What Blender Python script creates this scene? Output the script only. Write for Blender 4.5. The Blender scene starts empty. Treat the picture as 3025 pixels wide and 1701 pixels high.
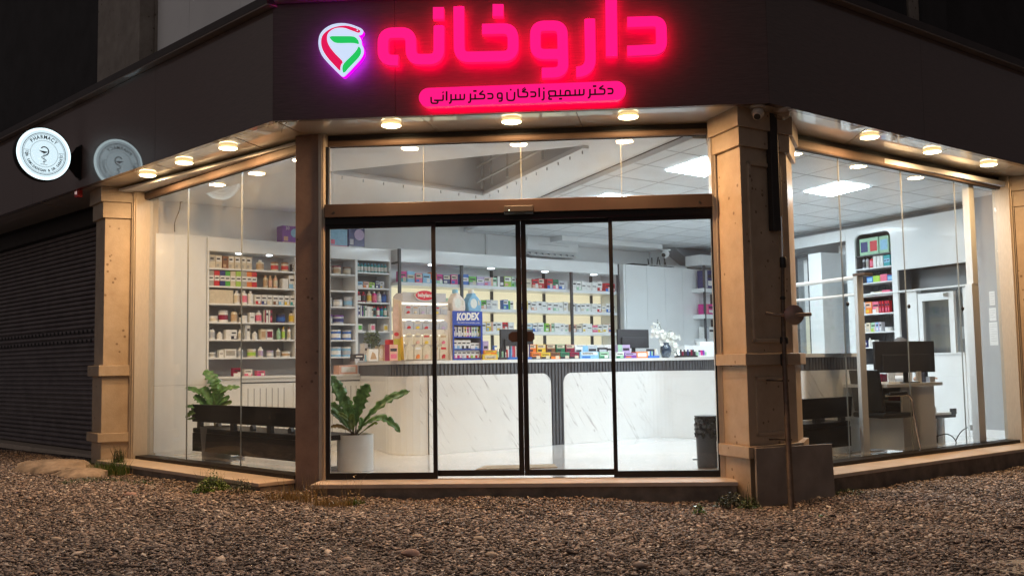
import bpy, math, random
import numpy as np
from mathutils import Vector, Matrix
random.seed(7); np.random.seed(7)
sc = bpy.context.scene
COL = sc.collection
R = math.radians

# ---------------------------------------------------------------- camera
FPX, IW, IH = 2950.8, 3025.0, 1701.0
PITCH, ROLL, CH = 0.0777, -0.0161, 0.9613
_f = Vector((0, math.cos(PITCH), math.sin(PITCH)))
_u0 = Vector((0, -math.sin(PITCH), math.cos(PITCH)))
_x0 = Vector((1, 0, 0))
_x = _x0 * math.cos(ROLL) + _u0 * math.sin(ROLL)
_u = -_x0 * math.sin(ROLL) + _u0 * math.cos(ROLL)
cd = bpy.data.cameras.new("camera"); cam = bpy.data.objects.new("camera", cd); COL.objects.link(cam)
cd.sensor_width = 36; cd.lens = FPX / IW * 36; cd.clip_start = .05; cd.clip_end = 500
cam.matrix_world = Matrix(((_x.x, _u.x, -_f.x, 0), (_x.y, _u.y, -_f.y, 0), (_x.z, _u.z, -_f.z, CH), (0, 0, 0, 1)))
sc.camera = cam

# ---------------------------------------------------------------- world (night sky), distant street light
w = bpy.data.worlds.new("World"); sc.world = w; w.use_nodes = True
nt = w.node_tree; bg = nt.nodes['Background']
sky = nt.nodes.new('ShaderNodeTexSky'); sky.sky_type = 'NISHITA'; sky.sun_disc = False
sky.sun_elevation = R(-4); sky.sun_rotation = R(200); sky.air_density = 1.0; sky.dust_density = 3
hsv = nt.nodes.new('ShaderNodeHueSaturation'); hsv.inputs['Saturation'].default_value = .25
hsv.inputs['Value'].default_value = .15; nt.links.new(sky.outputs[0], hsv.inputs['Color']); tcw = nt.nodes.new('ShaderNodeTexCoord'); dp = nt.nodes.new('ShaderNodeVectorMath'); dp.operation = 'DOT_PRODUCT'; dp.inputs[1].default_value = (-.66, -.70, .26)
nt.links.new(tcw.outputs['Generated'], dp.inputs[0])
gr = nt.nodes.new('ShaderNodeValToRGB'); nt.links.new(dp.outputs['Value'], gr.inputs[0])     # town glow, brighter to the left behind the camera
gr.color_ramp.elements[0].position = 0; gr.color_ramp.elements[0].color = (.040, .033, .033, 1); gr.color_ramp.elements[1].position = 1; gr.color_ramp.elements[1].color = (.25, .225, .22, 1)
ce = gr.color_ramp.elements.new(.45); ce.color = (.052, .043, .043, 1)
cg = nt.nodes.new('ShaderNodeMixRGB'); cg.blend_type = 'ADD'; cg.inputs[0].default_value = 1
nt.links.new(gr.outputs[0], cg.inputs[2]); nt.links.new(hsv.outputs[0], cg.inputs[1]); nt.links.new(cg.outputs[0], bg.inputs[0])
bg.inputs[1].default_value = 1.0
sl = bpy.data.lights.new("street_light", 'SUN'); sl.energy = 1.15; sl.angle = R(9); sl.color = (1, .88, .80)
so = bpy.data.objects.new("street_light", sl); COL.objects.link(so); so.rotation_euler = (R(-3.5), R(1), 0)

sc.render.engine = 'CYCLES'
sc.cycles.max_bounces = 14; sc.cycles.diffuse_bounces = 10; sc.cycles.glossy_bounces = 4
sc.cycles.transparent_max_bounces = 16; sc.cycles.transmission_bounces = 4
sc.cycles.caustics_reflective = False; sc.cycles.caustics_refractive = False
sc.cycles.sample_clamp_indirect = 6
sc.view_settings.view_transform = 'Standard'; sc.view_settings.look = 'None'
sc.view_settings.exposure = 0; sc.view_settings.gamma = 1

# ---------------------------------------------------------------- geometry helpers
def ray(x, y):
    return _f + _x * ((x - IW / 2) / FPX) - _u * ((y - IH / 2) / FPX)
def atz(x, y, z=0.):
    d = ray(x, y); t = (z - CH) / d.z
    return Vector((0, 0, CH)) + d * t
def atY(x, y, Y):
    d = ray(x, y); return Vector((0, 0, CH)) + d * (Y / d.y)

class Fr:
    """a vertical plane: u runs along it, v out of it towards the street, z up"""
    def __init__(s, x, y, ang):
        s.o = Vector((x, y)); a = R(ang); s.e = Vector((math.cos(a), math.sin(a))); s.n = Vector((s.e.y, -s.e.x)); s.ang = ang
    def p(s, u, v, z):
        q = s.o + s.e * u + s.n * v; return Vector((q.x, q.y, z))
    def uz(s, x, y, v=0.):
        P = s.o + s.n * v; d = ray(x, y); t = P.dot(s.n) / d.xy.dot(s.n); q = d * t
        return ((q.xy - P).dot(s.e), CH + q.z)
    def uv(s, P):
        d = Vector(P).xy - s.o if len(P) == 3 else Vector(P) - s.o
        return d.dot(s.e), d.dot(s.n)
FW = Fr(0, 0, 0)                       # world axes: u = x, v = -y
L = Fr(-4.27, 11.28, -45.89)           # left shop window plane
C = Fr(-1.65, 8.79, -4.44)             # entrance plane
RR = Fr(2.65, 9.0, 38.37)              # right shop window plane
W = Fr(-4.114, 11.48, 38.4)            # fronts of the furniture on the long inside wall
S = Fr(4.35, 15.3, -64.8)              # inside wall on the right

def fillet(path, rad, n=6):
    out = [Vector(path[0])]
    for i in range(1, len(path) - 1):
        a, b, c = Vector(path[i - 1]), Vector(path[i]), Vector(path[i + 1])
        r = rad[i] if isinstance(rad, (list, tuple)) else rad
        r = min(r, (a - b).length * .499 if i > 1 else (a - b).length * .98, (c - b).length * .499 if i < len(path) - 2 else (c - b).length * .98)
        if r < 1e-5: out.append(b); continue
        p0 = b + (a - b).normalized() * r; p1 = b + (c - b).normalized() * r
        for k in range(n + 1):
            t = k / n; out.append(p0 * (1 - t) ** 2 + b * 2 * t * (1 - t) + p1 * t * t)
    out.append(Vector(path[-1])); return out

class MB:
    def __init__(s): s.v = []; s.f = []; s.m = []; s.mi = 0
    def quadp(s, pts):
        i = len(s.v); s.v += [Vector(p) for p in pts]; s.f.append(list(range(i, i + len(pts)))); s.m.append(s.mi); return s
    def box(s, u0, u1, v0, v1, z0, z1, fr=FW):
        i = len(s.v)
        for z in (z0, z1):
            for u, v in ((u0, v0), (u1, v0), (u1, v1), (u0, v1)): s.v.append(fr.p(u, v, z))
        for q in ((0, 1, 2, 3), (7, 6, 5, 4), (0, 4, 5, 1), (1, 5, 6, 2), (2, 6, 7, 3), (3, 7, 4, 0)):
            s.f.append([i + k for k in q]); s.m.append(s.mi)
        return s
    def prism(s, A, B):
        """two matching loops of points joined by sides and closed"""
        i = len(s.v); n = len(A); s.v += [Vector(p) for p in A] + [Vector(p) for p in B]
        s.f.append([i + k for k in range(n)][::-1]); s.f.append([i + n + k for k in range(n)]); s.m += [s.mi] * 2
        for k in range(n):
            s.f.append([i + k, i + (k + 1) % n, i + n + (k + 1) % n, i + n + k]); s.m.append(s.mi)
        return s
    def vpoly(s, pts, v0, v1, fr):         # (u,z) outline extruded in v
        return s.prism([fr.p(u, v0, z) for u, z in pts], [fr.p(u, v1, z) for u, z in pts])
    def hpoly(s, pts, z0, z1):             # (x,y) outline extruded in z
        return s.prism([(p[0], p[1], z0) for p in pts], [(p[0], p[1], z1) for p in pts])
    def stroke(s, path, wd, rad, v0, v1, fr, n=6):
        P = fillet([Vector(p) for p in path], rad, n)
        Lf, Rt = [], []
        for i, p in enumerate(P):
            if i == 0: d = (P[1] - p)
            elif i == len(P) - 1: d = (p - P[i - 1])
            else:
                a = (p - P[i - 1]); b = (P[i + 1] - p)
                if a.length < 1e-7 or b.length < 1e-7: continue
                a.normalize(); b.normalize(); d = a + b
                if d.length < 1e-4: continue
                d.normalize(); k = 1 / max(.45, d.dot(b))
                nn = Vector((-d.y, d.x)) * (wd / 2 * k); Lf.append(p + nn); Rt.append(p - nn); continue
            d.normalize(); nn = Vector((-d.y, d.x)) * wd / 2; Lf.append(p + nn); Rt.append(p - nn)
        i = len(s.v); m = len(Lf)
        for v in (v0, v1):
            for q in Lf + Rt: s.v.append(fr.p(q.x, v, q.y))
        o = 2 * m
        for k in range(m - 1):
            for a in ((i + k, i + k + 1, i + m + k + 1, i + m + k), (i + o + k, i + o + m + k, i + o + m + k + 1, i + o + k + 1),
                      (i + k, i + o + k, i + o + k + 1, i + k + 1), (i + m + k, i + m + k + 1, i + o + m + k + 1, i + o + m + k)):
                s.f.append(list(a)); s.m.append(s.mi)
        for k in (0, m - 1): s.f.append([i + k, i + m + k, i + o + m + k, i + o + k]); s.m.append(s.mi)
        return s
    def lathe(s, prof, c, n=24, ax=None, cap=True, sx=1., sy=1.):
        """profile of (radius, height) about a vertical (or given) axis through c"""
        ax = Vector(ax).normalized() if ax is not None else Vector((0, 0, 1))
        t = Vector((1, 0, 0)) if abs(ax.x) < .9 else Vector((0, 1, 0))
        a = (t - ax * t.dot(ax)).normalized(); b = ax.cross(a); i = len(s.v); c = Vector(c)
        for r, h in prof:
            for k in range(n):
                t = 2 * math.pi * k / n; s.v.append(c + ax * h + a * (r * math.cos(t) * sx) + b * (r * math.sin(t) * sy))
        for j in range(len(prof) - 1):
            for k in range(n):
                s.f.append([i + j * n + k, i + j * n + (k + 1) % n, i + (j + 1) * n + (k + 1) % n, i + (j + 1) * n + k]); s.m.append(s.mi)
        if cap:
            s.f.append([i + k for k in range(n)][::-1]); s.f.append([i + (len(prof) - 1) * n + k for k in range(n)]); s.m += [s.mi] * 2
        return s
    def tube(s, pts, r, n=8, r1=None):
        pts = [Vector(p) for p in pts]; i = len(s.v); N = len(pts); last = None
        for j, p in enumerate(pts):
            d = (pts[min(j + 1, N - 1)] - pts[max(j - 1, 0)]).normalized()
            t = last if last is not None else (Vector((0, 0, 1)) if abs(d.z) < .9 else Vector((1, 0, 0)))
            a = (t - d * t.dot(d)).normalized(); last = a; b = d.cross(a)
            rr = r if r1 is None else r + (r1 - r) * j / (N - 1)
            for k in range(n):
                t = 2 * math.pi * k / n; s.v.append(p + a * (rr * math.cos(t)) + b * (rr * math.sin(t)))
        for j in range(N - 1):
            for k in range(n):
                s.f.append([i + j * n + k, i + j * n + (k + 1) % n, i + (j + 1) * n + (k + 1) % n, i + (j + 1) * n + k]); s.m.append(s.mi)
        s.f.append([i + k for k in range(n)][::-1]); s.f.append([i + (N - 1) * n + k for k in range(n)]); s.m += [s.mi] * 2
        return s
    def ball(s, c, r, n=10, sx=1, sy=1, sz=1, fr=None):
        pr = [(r * math.sin(math.pi * (k + .02) / (n + .04)), 0) for k in range(n + 1)]
        i = len(s.v); c = Vector(c)
        for k in range(n + 1):
            ph = math.pi * (k + .05) / (n + .1)
            for m in range(2 * n):
                t = math.pi * m / n
                s.v.append(c + Vector((r * sx * math.sin(ph) * math.cos(t), r * sy * math.sin(ph) * math.sin(t), -r * sz * math.cos(ph))))
        for k in range(n):
            for m in range(2 * n):
                a = i + k * 2 * n; b = a + 2 * n; m2 = (m + 1) % (2 * n)
                s.f.append([a + m, a + m2, b + m2, b + m]); s.m.append(s.mi)
        return s
    def build(s, name, mat, parent=None, smooth=False, bevel=0., loc=None, fix=True, seg=2):
        me = bpy.data.meshes.new(name)
        V = s.v
        if loc is None:
            if parent is not None:
                loc = Vector((0, 0, 0)); q_ = parent
                while q_ is not None: loc += Vector(q_.location); q_ = q_.parent
            else:
                xs = [p.x for p in V]; ys = [p.y for p in V]; zs = [p.z for p in V]
                loc = Vector(((min(xs) + max(xs)) / 2, (min(ys) + max(ys)) / 2, min(zs)))
        loc = Vector(loc)
        me.from_pydata([tuple(p - loc) for p in V], [], s.f)
        for m in (mat if isinstance(mat, (list, tuple)) else [mat]): me.materials.append(m)
        me.polygons.foreach_set('material_index', s.m)
        if fix:
            import bmesh
            bm = bmesh.new(); bm.from_mesh(me); bmesh.ops.recalc_face_normals(bm, faces=bm.faces); bm.to_mesh(me); bm.free()
        if smooth:
            me.polygons.foreach_set('use_smooth', [True] * len(me.polygons))
            if hasattr(me, 'set_sharp_from_angle'): me.set_sharp_from_angle(angle=R(40))
        o = bpy.data.objects.new(name, me); COL.objects.link(o)
        if parent is not None: o.parent = parent
        else: o.location = loc
        if bevel > 0:
            b = o.modifiers.new('bevel', 'BEVEL'); b.width = bevel; b.segments = seg; b.limit_method = 'ANGLE'; b.angle_limit = R(40)
        return o

def tag(o, label=None, cat=None, group=None, kind=None):
    if label: o['label'] = label
    if cat: o['category'] = cat
    if group: o['group'] = group
    if kind: o['kind'] = kind
    return o
def thing(name, loc, label, cat, group=None):
    o = bpy.data.objects.new(name, None); COL.objects.link(o); o.location = Vector(loc); o.empty_display_size = .1
    bpy.context.view_layer.update()
    return tag(o, label, cat, group)
def sub(name, parent):
    o = bpy.data.objects.new(name, None); COL.objects.link(o); o.parent = parent; o.empty_display_size = .1
    return o

# ---------------------------------------------------------------- materials
def newmat(name):
    m = bpy.data.materials.new(name); m.use_nodes = True; return m, m.node_tree, m.node_tree.nodes['Principled BSDF']
def mat(name, col, rough=.5, metal=0., var=0., scale=8., bump=0., bscale=40., coat=0., crough=.03, spec=.5, stretch=None, detail=4., c2=None, contrast=None, rvar=0.):
    m, t, b = newmat(name)
    b.inputs['Base Color'].default_value = (*col, 1); b.inputs['Roughness'].default_value = rough; b.inputs['Metallic'].default_value = metal
    b.inputs['Specular IOR Level'].default_value = spec; b.inputs['Coat Weight'].default_value = coat; b.inputs['Coat Roughness'].default_value = crough
    N = t.nodes; K = t.links
    tc = N.new('ShaderNodeTexCoord'); mp = N.new('ShaderNodeMapping'); K.new(tc.outputs['Object'], mp.inputs[0])
    if stretch: mp.inputs['Scale'].default_value = stretch
    if var > 0 or c2:
        n = N.new('ShaderNodeTexNoise'); n.inputs['Scale'].default_value = scale; n.inputs['Detail'].default_value = detail; K.new(mp.outputs[0], n.inputs['Vector'])
        r = N.new('ShaderNodeValToRGB'); K.new(n.outputs['Fac'], r.inputs[0])
        lo, hi = contrast or (.3, .7)
        r.color_ramp.elements[0].position = lo; r.color_ramp.elements[1].position = hi
        a = c2 if c2 else tuple(c * (1 - var) for c in col); z = col if c2 else tuple(min(1, c * (1 + var)) for c in col)
        r.color_ramp.elements[0].color = (*a, 1); r.color_ramp.elements[1].color = (*z, 1)
        K.new(r.outputs[0], b.inputs['Base Color'])
        if rvar:
            mr = N.new('ShaderNodeMapRange'); mr.inputs[3].default_value = max(0, rough - rvar); mr.inputs[4].default_value = min(1, rough + rvar)
            K.new(n.outputs['Fac'], mr.inputs[0]); K.new(mr.outputs[0], b.inputs['Roughness'])
    if bump > 0:
        n2 = N.new('ShaderNodeTexNoise'); n2.inputs['Scale'].default_value = bscale; n2.inputs['Detail'].default_value = 6; K.new(mp.outputs[0], n2.inputs['Vector'])
        bp = N.new('ShaderNodeBump'); bp.inputs['Strength'].default_value = bump; bp.inputs['Distance'].default_value = .01
        K.new(n2.outputs['Fac'], bp.inputs['Height']); K.new(bp.outputs[0], b.inputs['Normal'])
    return m
def emit(name, col, st, base=(0, 0, 0)):
    m, t, b = newmat(name); b.inputs['Base Color'].default_value = (*base, 1)
    b.inputs['Emission Color'].default_value = (*col, 1); b.inputs['Emission Strength'].default_value = st; b.inputs['Roughness'].default_value = .4
    return m
def glassmat(name, tint=(.97, .985, .985), k0=.055):
    m, t, b = newmat(name); N = t.nodes; K = t.links; N.remove(b)
    tr = N.new('ShaderNodeBsdfTransparent'); tr.inputs[0].default_value = (*tint, 1)
    gl = N.new('ShaderNodeBsdfGlossy'); gl.inputs['Roughness'].default_value = 0
    lw = N.new('ShaderNodeLayerWeight'); lw.inputs[0].default_value = .5
    pw = N.new('ShaderNodeMath'); pw.operation = 'POWER'; pw.inputs[1].default_value = 5; K.new(lw.outputs['Facing'], pw.inputs[0])
    ma = N.new('ShaderNodeMath'); ma.operation = 'MULTIPLY_ADD'; ma.inputs[1].default_value = .9; ma.inputs[2].default_value = k0; K.new(pw.outputs[0], ma.inputs[0])
    mx = N.new('ShaderNodeMixShader'); K.new(ma.outputs[0], mx.inputs[0]); K.new(tr.outputs[0], mx.inputs[1]); K.new(gl.outputs[0], mx.inputs[2])
    df = N.new('ShaderNodeBsdfDiffuse'); df.inputs[0].default_value = (.7, .72, .72, 1); tc = N.new('ShaderNodeTexCoord')
    sm = N.new('ShaderNodeTexNoise'); sm.inputs['Scale'].default_value = 1.6; sm.inputs['Detail'].default_value = 9; sm.inputs['Roughness'].default_value = .7; K.new(tc.outputs['Object'], sm.inputs['Vector'])
    sr = N.new('ShaderNodeMapRange'); sr.inputs[1].default_value = .45; sr.inputs[2].default_value = .8; sr.inputs[3].default_value = .006; sr.inputs[4].default_value = .045; K.new(sm.outputs['Fac'], sr.inputs[0])   # dust and smears, also painting in a haze of reflections
    m2 = N.new('ShaderNodeMixShader'); K.new(sr.outputs[0], m2.inputs[0]); K.new(mx.outputs[0], m2.inputs[1]); K.new(df.outputs[0], m2.inputs[2])
    K.new(m2.outputs[0], N['Material Output'].inputs[0]); return m

M = {}
# stone: honey limestone with pits and stains
def stonemat(name, col, dark, bump=.35):
    m, t, b = newmat(name); N = t.nodes; K = t.links; b.inputs['Roughness'].default_value = .4
    tc = N.new('ShaderNodeTexCoord')
    n = N.new('ShaderNodeTexNoise'); n.inputs['Scale'].default_value = 5; n.inputs['Detail'].default_value = 8; n.inputs['Roughness'].default_value = .65; K.new(tc.outputs['Object'], n.inputs['Vector'])
    r = N.new('ShaderNodeValToRGB'); K.new(n.outputs['Fac'], r.inputs[0]); r.color_ramp.elements[0].position = .32; r.color_ramp.elements[1].position = .68
    r.color_ramp.elements[0].color = (*dark, 1); r.color_ramp.elements[1].color = (*col, 1)
    vo = N.new('ShaderNodeTexVoronoi'); vo.inputs['Scale'].default_value = 13; K.new(tc.outputs['Object'], vo.inputs['Vector'])
    n3 = N.new('ShaderNodeTexNoise'); n3.inputs['Scale'].default_value = 2.2; K.new(tc.outputs['Object'], n3.inputs['Vector'])
    th = N.new('ShaderNodeMath'); th.operation = 'MULTIPLY'; K.new(n3.outputs['Fac'], th.inputs[0]); th.inputs[1].default_value = .3
    ls = N.new('ShaderNodeMath'); ls.operation = 'LESS_THAN'; K.new(vo.outputs['Distance'], ls.inputs[0]); K.new(th.outputs[0], ls.inputs[1])
    g = N.new('ShaderNodeMath'); g.operation = 'GREATER_THAN'; g.inputs[1].default_value = .52; K.new(n3.outputs['Fac'], g.inputs[0])
    mu = N.new('ShaderNodeMath'); mu.operation = 'MULTIPLY'; K.new(ls.outputs[0], mu.inputs[0]); K.new(g.outputs[0], mu.inputs[1])
    mu2 = N.new('ShaderNodeMath'); mu2.operation = 'MULTIPLY'; mu2.inputs[1].default_value = .85; K.new(mu.outputs[0], mu2.inputs[0])
    mx = N.new('ShaderNodeMixRGB'); K.new(mu2.outputs[0], mx.inputs[0]); K.new(r.outputs[0], mx.inputs[1]); mx.inputs[2].default_value = (dark[0] * .45, dark[1] * .4, dark[2] * .35, 1)
    K.new(mx.outputs[0], b.inputs['Base Color'])
    n2 = N.new('ShaderNodeTexNoise'); n2.inputs['Scale'].default_value = 60; n2.inputs['Detail'].default_value = 5; K.new(tc.outputs['Object'], n2.inputs['Vector'])
    sb = N.new('ShaderNodeMath'); sb.operation = 'SUBTRACT'; K.new(n2.outputs['Fac'], sb.inputs[0]); K.new(mu.outputs[0], sb.inputs[1])
    bp = N.new('ShaderNodeBump'); bp.inputs['Strength'].default_value = bump; bp.inputs['Distance'].default_value = .004; K.new(sb.outputs[0], bp.inputs['Height']); K.new(bp.outputs[0], b.inputs['Normal'])
    return m
M['stone'] = stonemat('limestone', (.53, .43, .325), (.41, .315, .225))
M['stone_dark'] = stonemat('brown_stone', (.36, .235, .17), (.25, .155, .11))
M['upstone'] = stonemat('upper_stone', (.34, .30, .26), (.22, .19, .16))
M['sill'] = mat('sill_stone', (.56, .46, .37), .42, var=.12, scale=6, bump=.1, stretch=(1, 1, 1))
M['plinth'] = mat('plinth_stone', (.20, .165, .135), .8, var=.35, scale=7, bump=.5, bscale=30, detail=8)
M['fascia'] = mat('dark_laminate', (.088, .055, .048), .42, var=.22, scale=3, stretch=(3, 3, 60), coat=.9, crough=.018, detail=6, rvar=.06)
M['fascia'].node_tree.nodes['Principled BSDF'].inputs['Coat IOR'].default_value = 2.0; M['fascia'].node_tree.nodes['Principled BSDF'].inputs['Coat Tint'].default_value = (1, .93, .9, 1)
M['fascia_mid'] = mat('dark_laminate_matt', (.088, .056, .052), .5, var=.22, scale=3, stretch=(3, 3, 60), detail=6, rvar=.06, spec=.3, coat=.4, crough=.35)
M['coping'] = mat('coping_metal', (.26, .21, .18), .38, metal=.3, var=.1, coat=.5)
M['coping_dark'] = mat('coping_dark', (.055, .045, .045), .5, var=.1)
M['soffit'] = mat('gloss_beige_panel', (.50, .43, .34), .3, var=.06, scale=3, coat=1., crough=.006, spec=.9)
M['soffit'].node_tree.nodes['Principled BSDF'].inputs['Coat IOR'].default_value = 2.0
M['housing'] = mat('bronze_metal', (.115, .078, .06), .62, metal=.15, var=.12, scale=10)
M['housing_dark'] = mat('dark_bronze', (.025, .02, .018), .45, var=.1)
M['alum'] = mat('champagne_aluminium', (.60, .52, .42), .36, metal=.35, var=.06, scale=14, stretch=(6, 6, 1))
M['black'] = mat('black_frame', (.010, .008, .008), .5, var=.2, spec=.3)
M['door_bar'] = mat('brown_door_bar', (.046, .029, .023), .45, metal=.1, var=.1, scale=6)
M['glass'] = glassmat('window_glass')
M['joint'] = emit('glass_joint', (.7, .8, .8), .0, base=(.30, .32, .31)); M['joint'].node_tree.nodes['Principled BSDF'].inputs['Roughness'].default_value = .2
M['white'] = mat('white_board', (.78, .80, .81), .3, var=.03, scale=2, coat=.25, crough=.08)
M['whitem'] = mat('white_matt', (.74, .75, .75), .6, var=.04, scale=3)
M['wallw'] = mat('inner_wall', (.82, .83, .83), .75, var=.04, scale=2, bump=.08, bscale=20)
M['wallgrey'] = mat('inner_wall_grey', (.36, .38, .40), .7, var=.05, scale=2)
M['darkgrey'] = mat('dark_grey', (.06, .062, .07), .45, var=.1)
M['chrome'] = mat('chrome', (.7, .7, .7), .12, metal=1)
M['rubber'] = mat('black_rubber', (.012, .012, .013), .5)
# ================================================================= ground
GZ = [(-5.2, 11.6, -.05), (-3.0, 10.0, -.09), (-1.9, 8.7, -.07), (-1.2, 8.4, -.12), (0, 8.3, -.125), (1.2, 8.2, -.15), (2.0, 8.0, -.18), (3.2, 8.9, -.165), (5.2, 10.5, -.19), (0, 5, -.15), (-4, 7, -.13), (4, 7, -.18), (-8, 14, -.08)]
def gz(x, y):
    a = b = 0
    for px_, py_, pz_ in GZ:
        k = 1 / ((x - px_) ** 2 + (y - py_) ** 2 + .25) ** 1.5; a += k * pz_; b += k
    return a / b
def gz_np(x, y):
    a = np.zeros_like(x); b = np.zeros_like(x)
    for px_, py_, pz_ in GZ:
        k = 1 / ((x - px_) ** 2 + (y - py_) ** 2 + .25) ** 1.5; a += k * pz_; b += k
    return a / b
g = MB(); nx, ny = 60, 60
xs = [-60 + 120 * i / 8 for i in range(0, 4)] + [-9 + 18 * i / 50 for i in range(51)] + [15, 30, 60]
ys = [-60, -30, -10, 0, 3] + [4 + 12 * i / 36 for i in range(37)] + [25, 40, 60]
for y in ys:
    for x in xs: g.v.append(Vector((x, y, gz(x, y) - .012)))
for j in range(len(ys) - 1):
    for i in range(len(xs) - 1):
        a = j * len(xs) + i; g.f.append([a, a + 1, a + 1 + len(xs), a + len(xs)]); g.m.append(0)
M['earth'] = mat('damp_earth', (.05, .038, .032), .95, var=.5, scale=9, bump=.8, bscale=60, detail=10)
tag(g.build('ground', M['earth'], smooth=True, loc=(0, 0, 0)), 'brown earth under the gravel in front of the shop', kind='structure')

# gravel: crushed stones lying on the ground outside the shop
FOOT = [(-9.2, 15.9), (-4.02, 10.86), (-1.86, 8.52), (-1.80, 8.74), (-1.69, 8.74), (-1.68, 8.46), (1.78, 8.16), (1.95, 8.02), (2.40, 8.36), (2.70, 8.62), (5.42, 10.70), (7.5, 12.4), (7.5, 30), (-9.2, 30)]
def inside(px_, py_, poly):
    r = np.zeros(px_.shape, bool); n = len(poly)
    for i in range(n):
        x1, y1 = poly[i]; x2, y2 = poly[(i + 1) % n]
        c = ((y1 > py_) != (y2 > py_)) & (px_ < (x2 - x1) * (py_ - y1) / (y2 - y1 + 1e-12) + x1); r ^= c
    return r
def gravel(name, n, size, seed, m, x0=-8, x1=8, y0=4.6, y1=14.5, lift=0.):
    rg = np.random.RandomState(seed)
    X = rg.uniform(x0, x1, n * 4); Y = rg.uniform(y0, y1, n * 4)
    ok = (np.abs(X) < Y * .56 + .7) & ~inside(X, Y, FOOT)
    dens = np.clip(1.15 - (Y - 5) * .05, .5, 1); ok &= rg.rand(len(X)) < dens
    X = X[ok][:n]; Y = Y[ok][:n]; n = len(X)
    t = (1 + 5 ** .5) / 2
    bv = np.array([(-1, t, 0), (1, t, 0), (-1, -t, 0), (1, -t, 0), (0, -1, t), (0, 1, t), (0, -1, -t), (0, 1, -t), (t, 0, -1), (t, 0, 1), (-t, 0, -1), (-t, 0, 1)], float); bv /= np.linalg.norm(bv[0])
    bf = np.array([(0, 11, 5), (0, 5, 1), (0, 1, 7), (0, 7, 10), (0, 10, 11), (1, 5, 9), (5, 11, 4), (11, 10, 2), (10, 7, 6), (7, 1, 8), (3, 9, 4), (3, 4, 2), (3, 2, 6), (3, 6, 8), (3, 8, 9), (4, 9, 5), (2, 4, 11), (6, 2, 10), (8, 6, 7), (9, 8, 1)])
    V = np.repeat(bv[None], n, 0) * (1 + rg.uniform(-.28, .28, (n, 12, 1)))
    s = size * np.exp(rg.normal(0, .40, n))
    sc_ = np.stack([s * rg.uniform(.8, 1.5, n), s * rg.uniform(.6, 1.0, n), s * rg.uniform(.25, .5, n)], 1); V *= sc_[:, None, :]
    a = rg.uniform(-.5, .5, n); ca, sa = np.cos(a)[:, None], np.sin(a)[:, None]
    V = np.stack([V[..., 0] * ca + V[..., 2] * sa, V[..., 1], -V[..., 0] * sa + V[..., 2] * ca], -1)
    a = rg.uniform(0, 6.3, n); ca, sa = np.cos(a)[:, None], np.sin(a)[:, None]
    V = np.stack([V[..., 0] * ca - V[..., 1] * sa, V[..., 0] * sa + V[..., 1] * ca, V[..., 2]], -1)
    bumpy = .012 * np.sin(X * 2.3 + 1) * np.cos(Y * 3.1) + .008 * np.sin(X * 7 + Y * 5)
    V += np.stack([X, Y, gz_np(X, Y) + bumpy + rg.uniform(-.004, .012, n) + lift], 1)[:, None, :]
    Fc = (bf[None] + (np.arange(n) * 12)[:, None, None]).reshape(-1, 3)
    me = bpy.data.meshes.new(name); V = V.reshape(-1, 3)
    me.vertices.add(len(V)); me.vertices.foreach_set('co', V.ravel())
    me.loops.add(len(Fc) * 3); me.loops.foreach_set('vertex_index', Fc.ravel())
    me.polygons.add(len(Fc)); me.polygons.foreach_set('loop_start', np.arange(len(Fc)) * 3); me.polygons.foreach_set('loop_total', np.full(len(Fc), 3))
    me.update(); me.materials.append(m)
    o = bpy.data.objects.new(name, me); COL.objects.link(o); return o
def stonesmat():
    m, t, b = newmat('gravel_stone'); N = t.nodes; K = t.links; b.inputs['Roughness'].default_value = .75
    ge = N.new('ShaderNodeNewGeometry'); r = N.new('ShaderNodeValToRGB'); K.new(ge.outputs['Random Per Island'], r.inputs[0])
    e = r.color_ramp.elements; cs = [(.0, (.05, .040, .036)), (.25, (.13, .10, .088)), (.5, (.22, .168, .142)), (.66, (.30, .215, .168)), (.78, (.18, .118, .09)), (.9, (.38, .30, .24)), (.97, (.56, .48, .40)), (1, (.44, .27, .17))]
    e[0].position = 0; e[0].color = (*cs[0][1], 1); e[1].position = 1; e[1].color = (*cs[-1][1], 1)
    for p, c in cs[1:-1]: x = e.new(p); x.color = (*c, 1)
    tc = N.new('ShaderNodeTexCoord'); n = N.new('ShaderNodeTexNoise'); n.inputs['Scale'].default_value = 90; K.new(tc.outputs['Object'], n.inputs['Vector'])
    mr = N.new('ShaderNodeMapRange'); mr.inputs[3].default_value = .6; mr.inputs[4].default_value = 1.4; K.new(n.outputs['Fac'], mr.inputs[0])
    mx = N.new('ShaderNodeMixRGB'); mx.blend_type = 'MULTIPLY'; mx.inputs[0].default_value = 1; K.new(r.outputs[0], mx.inputs[1]); K.new(mr.outputs[0], mx.inputs[2]); K.new(mx.outputs[0], b.inputs['Base Color'])
    return m
M['gravel'] = stonesmat()
tag(gravel('gravel', 215000, .0092, 3, M['gravel']), 'crushed grey brown gravel covering the ground before the shop', 'gravel', kind='stuff')

# ================================================================= the building
B = thing('pharmacy_building', (0, 9, 0), 'corner pharmacy building with dark fascia, stone pillars and lit glass shopfront', 'building')
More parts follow.
